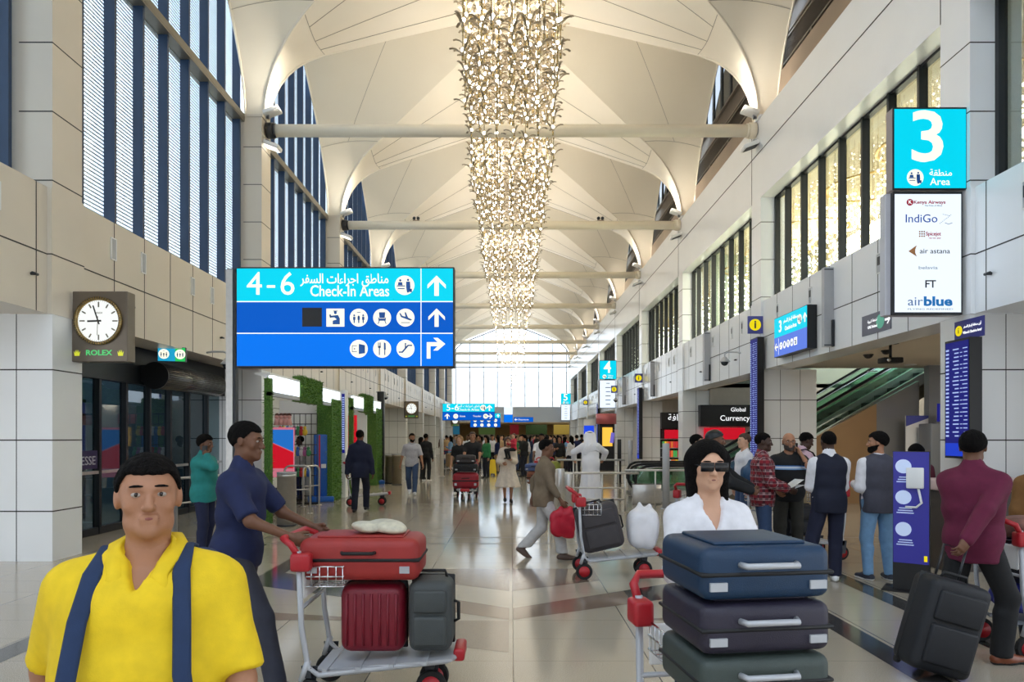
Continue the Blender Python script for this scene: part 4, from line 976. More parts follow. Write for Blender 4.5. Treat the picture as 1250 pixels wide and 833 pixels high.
# ------------------------------------------------------------------ escalators
GG = glass_mat('green_glass', (0.80, 0.93, 0.86), 0.16, .02)
def escalator(y, lab, x0=3.15, flat=2.1, rise=5.2, top=True):
    e = thing('escalator', lab, 'escalator', (x0, y, 0), 0, 'escalators climbing to the right')
    xs = flat; xe = flat + rise / math.tan(R(30)); H_ = .93
    for yy in (-.55, .55):
        pts = [(.28 - .28 * math.sin(a), yy, .55 + .33 - .0 + .0 - .33 + .33 * math.cos(a)) for a in [PI * .98, PI * .8, PI * .6, PI * .4, PI * .2, 0.1]]
        path = [(p[0], p[1], p[2] * 1.0) for p in pts] + [(.5, yy, .90), (xs - .3, yy, .90), (xs, yy, .93), (xs + .35, yy, 1.07), (xe, yy, .93 + rise)]
        MB().tube(path, .035, 10, flat=1.0).build('handrail', RUBBER, e)
        g = MB(); g.poly([(.1, .25), (xs, .25), (xe, .25 + rise), (xe, .88 + rise), (xs + .3, 1.0), (xs, .88), (.4, .86), (.2, .78), (.08, .6), (.06, .4)], yy - .008, yy + .008); g.build('glass_balustrade', GG, e)
        MB().tube([(.2, yy, .84), (.5, yy, .865), (xs - .2, yy, .865), (xs + .3, yy, 1.0), (xe, yy, .88 + rise)], .02, 8).build('handrail_track', CHROME, e)
        sk = MB(); sk.poly([(.1, 0), (xs, 0), (xe, rise), (xe, rise + .27), (xs, .27), (.1, .27)], yy - .06, yy + .06); sk.build('skirt', STEEL, e)
    st = MB(); st.box(0, xs, -.5, .5, .0, .06)
    n = int(rise / .2)
    for i in range(n): st.box(xs + i * .3464, xs + (i + 1) * .3464, -.5, .5, i * .2, i * .2 + .14)
    st.build('steps', DGREY, e)
    tr = MB(); tr.poly([(xs + .6, 0), (xe, rise - .35), (xe, rise - .05), (xs, 0)], -.62, .62); tr.build('truss_cladding', mat('truss_bronze', srgb(120, 110, 96), .3, .6), e)
escalator(17.85, 'glass-sided escalator nearest the railings, climbing to the right behind the pillar'); escalator(19.6, 'glass-sided escalator behind the nearer one, climbing to the right', 3.4)
a = thing('escalator_barrier', 'steel box panel at the foot of the escalator', 'barrier', (X(790, 16.6), 16.6, 0)); MB().rbox(-.35, .35, 0, .1, 0, .48, .01, 1).build('panel', STEEL, a); MB().box(-.36, .36, -.01, .11, .48, .5).build('cap', CHROME, a)

# ------------------------------------------------------------------ shops on the right
SH = mat('shop_dark', srgb(30, 28, 30), .4, noise=.1)
def shopfront(name_, x0, x1, y, lab, writing, wx, wcol=LWHITE, strip=None, z1=2.75):
    a = thing('shop_kiosk', lab, 'shop', ((x0 + x1) / 2, y, 0)); w = (x1 - x0) / 2
    MB().box(-w, w, 0, .3, 2.0, z1).build('fascia', SH, a); MB().box(-w, w, .3, .6, 0, 2.0).build('back_board', SH, a)
    for (s_, sz__, z_, x_) in writing: text(s_, sz__, wcol, a, (x_, -.006, z_))
    r_ = random.Random(len(lab))
    for j in range(4): MB().box(-w, w, .05, .3, .25 + j * .42, .28 + j * .42).build('shelf', LGREY, a)
    MB().box(-w * .9, w * .3, -.0, .02, 1.55, 1.95).build('lit_panel', REDL if strip is None else strip, a)
    return a, w
a, w = shopfront('x', 6.6, 9.0, 23.8, 'currency exchange with white lettering behind the escalator', [('Currency', .27, 2.28, .0), ('Global', .2, 2.58, .12)], 0)
a, w = shopfront('x', 6.9, 9.6, 31.3, 'dark shop with white Arabic lettering and bright shelves, past the second pillar', [('صرافة', .42, 2.5, -.55)], 0)
cols2 = [srgb(210, 60, 60), srgb(240, 200, 60), srgb(70, 160, 190), srgb(240, 240, 240), srgb(230, 120, 60), srgb(80, 170, 90)]
r_ = random.Random(11); pk = {}
for j in range(3):
    for i in range(14):
        ci = r_.randrange(6); lab = '%s packet on the %s shelf of the far Arabic-lettered shop' % (['red', 'yellow', 'teal', 'white', 'orange', 'green'][ci], ['lowest', 'middle', 'upper'][j])
        x_, z_ = 7.0 + i * .1, .28 + .42 * j
        if ci not in pk: o = MB().rbox(-.04, .04, -.03, .03, 0, .3, .01, 1).build('snack_packet', emat('packet%d' % ci, cols2[ci], .7)); o.location = (x_, 31.4, z_); tag(o, lab, 'packet', 'packets on the shop shelves'); pk[ci] = o
        else: o = pk[ci].copy(); COL.objects.link(o); o.location = (x_, 31.4, z_); o['label'] = lab
a = thing('advert_totem', 'yellow lit advert showing a phone beneath a red curved header', 'advert', (X(741, 33), 33, 0))
MB().box(-.36, .36, .04, .2, 0, 2.5).build('casing', BLACK, a); MB().box(-.22, .26, 0, .04, Z(545, 33), Z(522, 33)).build('screen', emat('advert_yellow', srgb(250, 190, 70), 1), a)
MB().rbox(-.06, .12, -.012, 0, 1.35, 1.85, .02, 2, T=Matrix.Rotation(R(8), 4, 'Y')).build('phone_picture', emat('phone_violet', srgb(110, 100, 190), .9), a)
MB().lathe([(.5, 2.25), (.5, 2.75)], (0, .3, 0), 28).build('header_drum', mat('header_red', srgb(206, 110, 110), .3, .2), a)
a = thing('blue_advert_screen', 'blue lit screen with a white header behind the white-robed man', 'screen', (X(719, 38), 38, 0)); MB().box(-.3, .3, 0, .15, 0, 2.6).build('casing', PAPERW, a); MB().box(-.28, .28, -.01, 0, 1.55, 2.25).build('screen', emat('ad_blue', srgb(30, 70, 220), 1), a); MB().box(-.2, .2, -.012, -.01, 1.8, 1.9).build('caption_bar', LWHITE, a)
# posters and machine by the grey wall
a = thing('poster_board', 'white notice board with a purple top and yellow foot on the grey wall', 'notice', (X(1134, 15.9), 16.36, 0)); w = .27; z0, z1 = Z(565, 16), Z(507, 16)
MB().box(-w, w, 0, .03, z0, z1).build('board', PAPERW, a); m = MB(); m.poly([(-w, z1), (w, z1), (w, z1 - .06), (-w, z1 - .26)], -.004, 0); m.build('purple_corner', INFOB, a); m = MB(); m.poly([(-w, z0), (w, z0), (w, z0 + .07), (-w, z0 + .2)], -.004, 0); m.build('yellow_foot', mat('yellow_print', srgb(225, 215, 40), .5), a)
a = thing('service_machine', 'grey service machine with a small purple and yellow screen', 'machine', (X(1150, 15.7), 15.7, 0)); MB().rbox(-.25, .25, 0, .5, 0, 1.95, .03, 2).build('cabinet', mat('machine_grey', srgb(120, 124, 130), .4), a); MB().box(-.12, .18, -.02, 0, Z(515, 15.7), Z(493, 15.7)).build('screen', INDIGO, a); MB().box(-.03, .1, -.03, -.02, 2.1, 2.3).build('yellow_mark', YEL, a)
# service totem beside the waiting men
a = thing('self_service_totem', 'tall indigo information totem with round icons between the jeans and maroon men', 'kiosk', (X(1093, 7.3), 7.35, 0), R(-36))
MB().box(0, .34, 0, .1, 0, 1.49).build('body', BLACK, a); MB().box(.005, .335, -.006, 0, .3, 1.485).build('front_panel', mat('totem_indigo', srgb(52, 50, 150), .4, emit=srgb(52, 50, 150), estr=.12), a)
MB().rbox(-.1, .44, -.12, .25, 0, .015, .01, 1).build('foot', BLACK, a)
for i, z in enumerate((1.33, 1.0, .66)):
    MB().cyl((.1, -.010, z), (.1, -.006, z), .075, 24, smooth=False).build('icon_disc', mat('icon_pale', srgb(190, 205, 235), .5, emit=srgb(190, 205, 235), estr=.3), a)
    m = MB(); [m.box(.06 - .012 * j, .18 + .008 * j, -.009, -.006, z - .12 - j * .025, z - .11 - j * .025) for j in range(3)]; m.build('caption_lines', mat('icon_pale', (1, 1, 1)), a)
MB().rbox(.13, .29, -.06, -.006, 1.1, 1.32, .01, 2).build('card_reader', PAPERW, a); MB().tube([(.24, -.03, 1.1), (.27, -.04, .95), (.22, -.03, .9), (.12, -.02, .9)], .012, 8).build('reader_cable', PAPERW, a)
MB().box(.29, .32, -.009, -.006, .33, .39).build('yellow_badge', YEL, a)
a = thing('service_counter', 'pale pink-topped counter behind the maroon-jacketed man', 'counter', (4.0 + 2.05, 8.3, 0)); MB().box(-.75, 1.9, 0, .45, 0, .98).build('counter_body', mat('counter_dark', srgb(70, 62, 56), .5), a); MB().rbox(-.8, 1.95, -.05, .5, .98, 1.12, .02, 2).build('counter_top', mat('counter_pink', srgb(214, 190, 184), .3, noise=.03), a)

# ------------------------------------------------------------------ far signs
def fsign(px0, px1, py0, py1, d, lab, rows, n):
    a = thing(n, lab, 'sign', (X((px0 + px1) / 2, d), d, 0), 0, 'hanging signs down the hall'); w = (px1 - px0) / 2 / F * d; z1, z0 = Z(py0, d), Z(py1, d)
    MB().box(-w, w, 0, .15, z0, z1).build('casing', DARK, a)
    for i, c_ in enumerate(rows):
        h = (z1 - z0) / len(rows); MB().box(-w + .01, w - .01, -.006, 0, z1 - h * (i + 1) + .01, z1 - h * i).build('light_panel', c_, a)
    return a, w, z0, z1
a, w, z0, z1 = fsign(540, 604, 493, 513.5, 28, 'turquoise and blue 5-6 check-in sign on a post in mid hall', [CYAN, BLUE], 'check_in_sign'); h = (z1 - z0) / 2
text('5-6', .36, LCREAM, a, (-w + .42, -.01, z1 - h / 2), wide=.5); text('Check-In Areas', .14, LCREAM, a, (.0, -.01, z1 - h * .72)); text('مناطق اجراءات السفر', .13, LCREAM, a, (.0, -.01, z1 - h * .3)); pict(a, 'checkin', .6, z1 - h / 2, .12, -.01); arrow(a, w - .22, z1 - h / 2, .24, LCREAM, -.01)
arrow(a, -w + .2, z0 + h / 2, .22, LCREAM, -.01); pict(a, 'dots', -w + .55, z0 + h / 2, .1, -.01); text('Gates', .1, LCREAM, a, (-.25, -.01, z0 + h / 2)); text('Transfer', .1, LCREAM, a, (.35, -.01, z0 + h / 2)); pict(a, 'arrive', .7, z0 + h / 2, .1, -.01); arrow(a, w - .2, z0 + h / 2, .22, LCREAM, -.01, R(-90))
p = thing('sign_post', 'slim steel post standing under the 5-6 check-in sign', 'post', (X(539, 28), 28.1, 0)); MB().rbox(-.08, .08, -.05, .05, 0, 3.0, .01, 1).build('post_channel', STEEL, p); MB().box(-.12, .12, -.1, .1, 0, .02).build('foot_plate', STEEL, p)
a, w, z0, z1 = fsign(574, 611, 505, 522, 42, 'smaller blue direction sign hanging beyond the 5-6 sign', [CYAN, BLUE, BLUE], 'direction_sign')
for i in range(4): pict(a, 'dots', -w + .3 + i * .42, z0 + (z1 - z0) / 6, .1, -.01); pict(a, 'restroom', -w + .3 + i * .42, z0 + (z1 - z0) / 2, .1, -.01)
arrow(a, w - .15, z1 - (z1 - z0) / 6, .2, LCREAM, -.01)
a, w, z0, z1 = fsign(615, 626, 497, 516, 50, 'square white and blue banner hanging near the far wall', [SCRW, BLUE2], 'hanging_banner')
a, w, z0, z1 = fsign(627, 651, 509.5, 515.5, 60, 'long thin blue sign hanging under the far bulkhead', [BLUE], 'hanging_sign'); text('Departures', .2, LCREAM, a, (0, -.01, (z0 + z1) / 2)); arrow(a, -w + .2, (z0 + z1) / 2, .25, LCREAM, -.01, R(90))
# wet floor sign
a = thing('wet_floor_sign', 'yellow folding wet floor sign standing in mid hall', 'sign', (X(601.5, 28.6), 28.6, 0))
for s in (-1, 1):
    m = MB(); T = Matrix.Rotation(R(12 * s), 4, 'X'); m.poly([(-.16, 0), (-.1, 0), (-.08, .1), (.08, .1), (.1, 0), (.16, 0), (.11, .66), (.05, .7), (-.05, .7), (-.11, .66)], -.01, .01)
    m.v = [tuple(T @ (Vector(v) - Vector((0, 0, .7))) + Vector((0, 0, .69))) for v in m.v]; m.build('panel', mat('safety_yellow', srgb(240, 205, 20), .45), a)
m = MB(); m.poly([(-.05, .35), (.05, .35), (0, .45)], -.19, -.09); m.build('warning_mark', mat('warn_red', srgb(190, 60, 30), .5), a) if False else None
# back of the far hall
r_ = random.Random(4)
MB().box(-13, 14, 96.5, 97, 0, 3.5).box(-9.5, -9.3, 71, 97, 0, 3.5).box(9.5, 9.7, 71, 97, 0, 3.5).build('wall_far_hall', mat('tan_far_wall', srgb(186, 160, 110), .6, noise=.1, nscale=.5), kind='structure')
for i, (x, w_, c_, lab) in enumerate(((-6.5, 1.1, srgb(60, 150, 190), 'teal lit counter backdrop in the far hall'), (-2.6, 1.0, srgb(90, 120, 60), 'green lit shop panel in the far hall, left of the red one'), (.35, .55, srgb(160, 40, 50), 'dark red lit panel in the far hall'), (2.7, 1.3, srgb(66, 92, 52), 'wide green lit panel in the far hall'), (5.6, 1.2, srgb(220, 190, 90), 'yellow lit panel at the right of the far hall'), (7.6, .5, srgb(240, 220, 150), 'pale yellow lit panel at the far right end'))):
    a = thing('lit_panel', lab, 'panel', (x * 1.15, 84, 0)); MB().box(-w_, w_, 0, .3, 1.9, 3.1).build('header', emat('far%d' % i, c_, .22), a); MB().box(-w_, w_, .1, .3, 0, 1.9).build('body', mat('farbody%d' % (i % 2), srgb(70, 66, 60) if i % 2 else srgb(110, 96, 74), .6), a)
# ------------------------------------------------------------------ signed distance figures
V3 = lambda *a: np.array(a, dtype=np.float64)
def smin(a, b, k):
    h = np.clip(0.5 + 0.5 * (b - a) / k, 0, 1); return b * (1 - h) + a * h - k * h * (1 - h)
def smax(a, b, k): return -smin(-a, -b, k)
def rc(P, a, b, ra, rb, ax=None, st=1.0):
    """tapered capsule; ax / st stretch the section along an axis"""
    a = np.asarray(a, float); b = np.asarray(b, float); d = b - a; L2 = max(d @ d, 1e-9)
    t = np.clip((P - a) @ d / L2, 0, 1); v = P - a - t[:, None] * d
    if ax is not None:
        ax = np.asarray(ax, float); ax = ax / np.linalg.norm(ax); v = v - np.outer((v @ ax) * (1 - 1 / st), ax)
    return np.sqrt((v * v).sum(1)) - (ra + (rb - ra) * t)
def ell(P, c, r):
    r = np.asarray(r, float); q = (P - np.asarray(c, float)) / r; l = np.sqrt((q * q).sum(1)); g = np.sqrt((q * q / (r * r)).sum(1)) + 1e-9
    return l * (l - 1) / g
def nets(fn, lo, hi, h):
    lo = np.asarray(lo, float); hi = np.asarray(hi, float)
    n = np.maximum(((hi - lo) / h).astype(int) + 2, 4)
    ax = [lo[i] + h * np.arange(n[i]) for i in range(3)]
    G = np.stack(np.meshgrid(*ax, indexing='ij'), -1).reshape(-1, 3)
    val = fn(G).reshape(n)
    val[0] = val[-1] = 1; val[:, 0] = val[:, -1] = 1; val[:, :, 0] = val[:, :, -1] = 1
    ins = val < 0
    c = (slice(None, -1), slice(1, None)); cnt = np.zeros(n - 1, int); acc = np.zeros(tuple(n - 1) + (3,))
    for a in range(3):
        o = [i for i in range(3) if i != a]
        for i in (0, 1):
            for j in (0, 1):
                s0 = [None] * 3; s1 = [None] * 3; s0[a] = c[0]; s1[a] = c[1]; s0[o[0]] = s1[o[0]] = c[i]; s0[o[1]] = s1[o[1]] = c[j]
                A = val[tuple(s0)]; B = val[tuple(s1)]; cr = (A < 0) != (B < 0)
                t = np.where(cr, A / np.where(cr, A - B, 1), 0)
                p = np.zeros(acc.shape); p[..., a] = t; p[..., o[0]] = i; p[..., o[1]] = j
                acc += np.where(cr[..., None], p, 0); cnt += cr
    act = cnt > 0; idx = -np.ones(tuple(n - 1), int); idx[act] = np.arange(act.sum())
    ijk = np.argwhere(act); V = lo + h * (ijk + acc[act] / cnt[act][:, None]); F = []
    for a in range(3):
        o = [(a + 1) % 3, (a + 2) % 3]
        s0 = [slice(1, -1)] * 3; s1 = [slice(1, -1)] * 3; s0[a] = slice(0, -1); s1[a] = slice(1, None)
        A = ins[tuple(s0)]; B = ins[tuple(s1)]; e = np.argwhere(A != B)
        if len(e) == 0: continue
        fl = A[tuple(e.T)]
        base = e.copy(); base[:, o[0]] += 1; base[:, o[1]] += 1
        def q(d0, d1):
            r = base.copy(); r[:, o[0]] -= d0; r[:, o[1]] -= d1; return idx[tuple(r.T)]
        Q = np.stack([q(1, 1), q(0, 1), q(0, 0), q(1, 0)], 1); Q[~fl] = Q[~fl][:, ::-1]; F.append(Q)
    return V, (np.concatenate(F) if F else np.zeros((0, 4), int))
def np_mesh(name, parts, m):
    vs = []; fs = []; b = 0
    for V, Fc in parts:
        vs.append(V); fs.append(Fc + b); b += len(V)
    V = np.concatenate(vs); Fc = np.concatenate(fs)
    me = bpy.data.meshes.new(name); me.vertices.add(len(V)); me.vertices.foreach_set('co', V.astype(np.float32).ravel())
    me.loops.add(Fc.size); me.loops.foreach_set('vertex_index', Fc.astype(np.int32).ravel())
    me.polygons.add(len(Fc)); me.polygons.foreach_set('loop_start', np.arange(0, Fc.size, 4, dtype=np.int32)); me.polygons.foreach_set('loop_total', np.full(len(Fc), 4, np.int32))
    me.polygons.foreach_set('use_smooth', np.ones(len(Fc), bool)); me.update(calc_edges=True); me.materials.append(m)
    return me
def rotx(a): c, s = math.cos(a), math.sin(a); return np.array([[1, 0, 0], [0, c, -s], [0, s, c]])
def rotz(a): c, s = math.cos(a), math.sin(a); return np.array([[c, -s, 0], [s, c, 0], [0, 0, 1]])
def unit(v): return v / max(np.linalg.norm(v), 1e-9)
def ik(a, b, l1, l2, pole):
    d = b - a; D_ = np.linalg.norm(d)
    if D_ > (l1 + l2) * .995: b = a + d / D_ * (l1 + l2) * .995; d = b - a; D_ = np.linalg.norm(d)
    u = d / D_; x = (l1 * l1 - l2 * l2 + D_ * D_) / (2 * D_); hgt = math.sqrt(max(l1 * l1 - x * x, 0)); p = pole - (pole @ u) * u
    return a + u * x + unit(p) * hgt, b
SKINS = {}
def skin(n, c): return mat('skin_' + n, c, .55, noise=.06, nscale=14, bump=.05, bscale=120)
SK_TAN = skin('tan', srgb(168, 118, 88)); SK_BROWN = skin('brown', srgb(110, 72, 50)); SK_LIGHT = skin('light', srgb(208, 160, 130)); SK_DARK = skin('deep', srgb(70, 46, 34))
HAIRB = mat('black_hair', srgb(14, 11, 10), .9, noise=.4, nscale=80, bump=1.0, bscale=160, spec=.15); HAIRG = mat('brown_hair', srgb(66, 44, 32), .6, noise=.3, nscale=60, bump=.4)
def cloth(n, c, rough=.85): return mat('cloth_' + n, c, rough, noise=.08, nscale=20, bump=.12, bscale=300)
EYEW = mat('eye_white', srgb(170, 158, 148), .4); EYEI = mat('iris_dark', srgb(30, 20, 16), .2)

class Fig:
    """A figure in its own frame: faces -y, stands on z=0, x to its left."""
    def __init__(s, h=1.75, lean=0.0, yaw=0.0, head=(0, 0), hands=None, feet=None, curl=(.5, .5), build=1.0, pelvis=(0, 0), bend=None, poles=None, palm=(None, None), drop=0.0):
        s.h = h; s.k = h / 1.75; s.b = build
        px, py = pelvis; s.pel = V3(px, py, .95 - drop)
        s.M = rotz(yaw) @ rotx(lean)          # torso frame -> figure frame
        s.lean = lean
        T = lambda v: s.pel + s.M @ (np.asarray(v, float) - V3(0, 0, .95))
        s.T = T
        s.HM = s.M @ rotz(head[0]) @ rotx(head[1]); s.neck = T((0, .012, 1.47)); s.hc = s.neck + s.HM @ V3(0, -.018, .155)
        sw = .172 * (0.5 + 0.5 * build)
        s.sh = [T((sw, .005, 1.372)), T((-sw, .005, 1.372))]
        hands = hands or [(.26, -.04, .78), (-.26, -.04, .78)]
        feet = feet or [(.11, 0, 0, 8), (-.11, 0, 0, -8)]
        s.el, s.wr = [], []
        for i, sg_ in ((0, 1), (1, -1)):
            pole = V3(sg_ * .55, .8, -.35) if not poles or poles[i] is None else V3(*poles[i])
            e, w = ik(s.sh[i], V3(*hands[i]), .285, .255, pole); s.el.append(e); s.wr.append(w)
        s.hip = [s.pel + rotz(yaw * .5) @ V3(.088, 0, -.04), s.pel + rotz(yaw * .5) @ V3(-.088, 0, -.04)]
        s.kn, s.an, s.toe = [], [], []
        for i, f in enumerate(feet):
            a = R(f[3]); td = V3(math.sin(a), -math.cos(a), 0); pitch = f[4] if len(f) > 4 else 0
            tdp = unit(V3(td[0], td[1], -math.tan(R(pitch)))) if pitch else td
            an = V3(f[0], f[1], f[2] + .085); k_, an = ik(s.hip[i], an, .425, .405, td + V3((.1, -.1)[i], 0, 0)); s.kn.append(k_); s.an.append(an); s.toe.append(tdp)
        s.curl = curl; s.palm = palm
        s.base = bpy.data.objects
    # --- body pieces in unscaled (1.75 m) space
    def torso(s, P, o=0.0, belly=0.0, k=.07):
        Q = (P - s.pel) @ s.M + V3(0, 0, .95); b = s.b
        d = rc(Q, (0, .0, 1.30), (0, .004, 1.20), .120 * b + o, .112 * b + o, (1, 0, 0), 1.38)
        d = smin(d, rc(Q, (.112 * b, .01, 1.345), (-.112 * b, .01, 1.345), .064 + o, .064 + o), k); d = smin(d, rc(Q, (.03, .015, 1.44), (.145 * b, .01, 1.375), .048 + o, .040 + o), .03); d = smin(d, rc(Q, (-.03, .015, 1.44), (-.145 * b, .01, 1.375), .048 + o, .040 + o), .03)
        d = smin(d, rc(Q, (0, -.005 - belly * .4, 1.12), (0, -.0 - belly * .3, 1.02), .110 * b + o + belly, .112 * b + o + belly * .7, (1, 0, 0), 1.27), k)
        pz = (P - s.pel) + V3(0, 0, .95)
        d = smin(d, rc(pz, (.055, .012, .93), (-.055, .012, .93), .102 * b + o, .102 * b + o), k)
        return d
    def legs(s, P, o=0.0, w=1.0, k=.035, both=True, flare=0.0):
        d = None
        for i in (0, 1):
            a = rc(P, s.hip[i], s.kn[i], .088 * w + o, .058 * w + o + flare * .3); c = rc(P, s.kn[i], s.an[i], .056 * w + o + flare * .3, .040 * w + o + flare)
            calf = s.kn[i] * .7 + s.an[i] * .3 - s.toe[i] * .018
            e = smin(smin(a, c, .03), rc(P, calf, calf * .8 + s.an[i] * .2, .05 * w + o, .04 * w + o), .03)
            d = e if d is None else smin(d, e, k)
        return d
    def arm(s, P, i, o=0.0, w=1.0, upto=1.0):
        a = rc(P, s.sh[i], s.el[i], .050 * w * (.6 + .4 * s.b) + o, .039 * w + o); c = rc(P, s.el[i], s.wr[i], .040 * w + o, .026 * w + o)
        return smin(a, c, .03)
    def headd(s, P):
        Q = (P - s.hc) @ s.HM
        d = ell(Q, (0, .018, .035), (.076, .097, .085))
        d = smin(d, rc(Q, (0, -.025, -.015), (0, -.05, -.078), .060, .036), .04)
        d = smin(d, rc(Q, (.03, -.02, -.07), (-.03, -.02, -.07), .034, .034), .03)
        d = smin(d, rc(Q, (0, -.083, .012), (0, -.104, -.030), .008, .0125), .012)
        d = smin(d, rc(Q, (.012, -.092, -.033), (-.012, -.092, -.033), .0085, .0085), .008)
        d = smin(d, rc(Q, (.042, -.068, .026), (.012, -.082, .022), .010, .010), .014); d = smin(d, rc(Q, (-.042, -.068, .026), (-.012, -.082, .022), .010, .010), .014)
        for x in (.031, -.031): d = smax(d, -(np.sqrt((((Q - V3(x, -.099, .006)) * V3(1, 1, 1.5)) ** 2).sum(1)) - .017), .012)
        for x in (.045, -.045): d = smin(d, np.sqrt(((Q - V3(x, -.052, -.022)) ** 2).sum(1)) - .018, .025)
        d = smin(d, rc(Q, (.018, -.084, -.056), (-.018, -.084, -.056), .0075, .0075), .008); d = smin(d, rc(Q, (.015, -.083, -.067), (-.015, -.083, -.067), .0085, .0085), .008)
        d = smin(d, np.sqrt(((Q - V3(0, -.068, -.096)) ** 2).sum(1)) - .021, .02)
        for x in (.079, -.079):
            e = ell(Q, (x, .012, .0), (.010, .020, .032)); d = smin(d, e, .012)
        return d
    def neckd(s, P, o=0.0): return rc(P, s.hc + s.HM @ V3(0, .015, -.045), s.neck + s.M @ V3(0, .004, -.07), .054 + o, .066 + o)
    def hand(s, P, i):
        f = unit(s.wr[i] - s.el[i]); sg_ = 1 if i == 0 else -1
        pn = s.palm[i]; pn = V3(*pn) if pn is not None else (V3(-sg_, 0, 0))      # palm faces this way
        pn = unit(pn - (pn @ f) * f); side = np.cross(f, pn) * 1.0                # towards the thumb or away
        th = unit(np.cross(pn, f)) * (1 if i == 0 else -1)
        th = -th if (th @ V3(0, -1, 0.3)) < 0 else th
        w = s.wr[i]; d = rc(P, w, w + f * .05, .025, .024, th, 1.15)
        d = smin(d, rc(P, w + f * .035, w + f * .088, .0150, .0135, th, 2.6), .02)
        c = s.curl[i]
        for j, (off, ln, r_) in enumerate(((.030, .072, .0085), (.010, .080, .0088), (-.010, .075, .0084), (-.029, .060, .0075))):
            p = w + f * (.088 - .004 * abs(j - 1)) + th * off; dr = f * math.cos(c * .9) + pn * math.sin(c * .9); a0 = c * .9
            for q, fr in enumerate((.42, .32, .26)):
                n_ = p + dr * ln * fr; d = smin(d, rc(P, p, n_, r_ * (1 - .08 * q), r_ * (.95 - .1 * q)), .004); p = n_; a0 += c * 1.1; dr = f * math.cos(a0) + pn * math.sin(a0)
        p = w + f * .025 + th * .024; dr = unit(f * .75 + th * .62 + pn * .25 * (1 + c)); n_ = p + dr * .042; d = smin(d, rc(P, p, n_, .0145, .0105), .010)
        dr = unit(f * .85 + th * .15 + pn * (.35 + .5 * c)); d = smin(d, rc(P, n_, n_ + dr * .034, .0105, .0085), .005)
        return d
    def bb(s, pts, m): pts = np.array(pts); return pts.min(0) - m, pts.max(0) + m
    def sc(s, parts): return [(V * s.k, Fc) for V, Fc in parts]
    def wr_noise(s, P, a, f=18.0, seed=0.0):
        if a == 0: return 0
        x, y, z = P[:, 0] * f + seed, P[:, 1] * f + seed * 1.7, P[:, 2] * f
        return a * (.55 - np.abs(np.sin(x * .55 + .9 * z * .35 + 1.6 * np.sin(z * .33 + seed) + y * .4)) + .6 * (.5 - np.abs(np.sin(z * .8 - x * .7 + 1.2 * np.sin(y * .6 + x * .4)))))
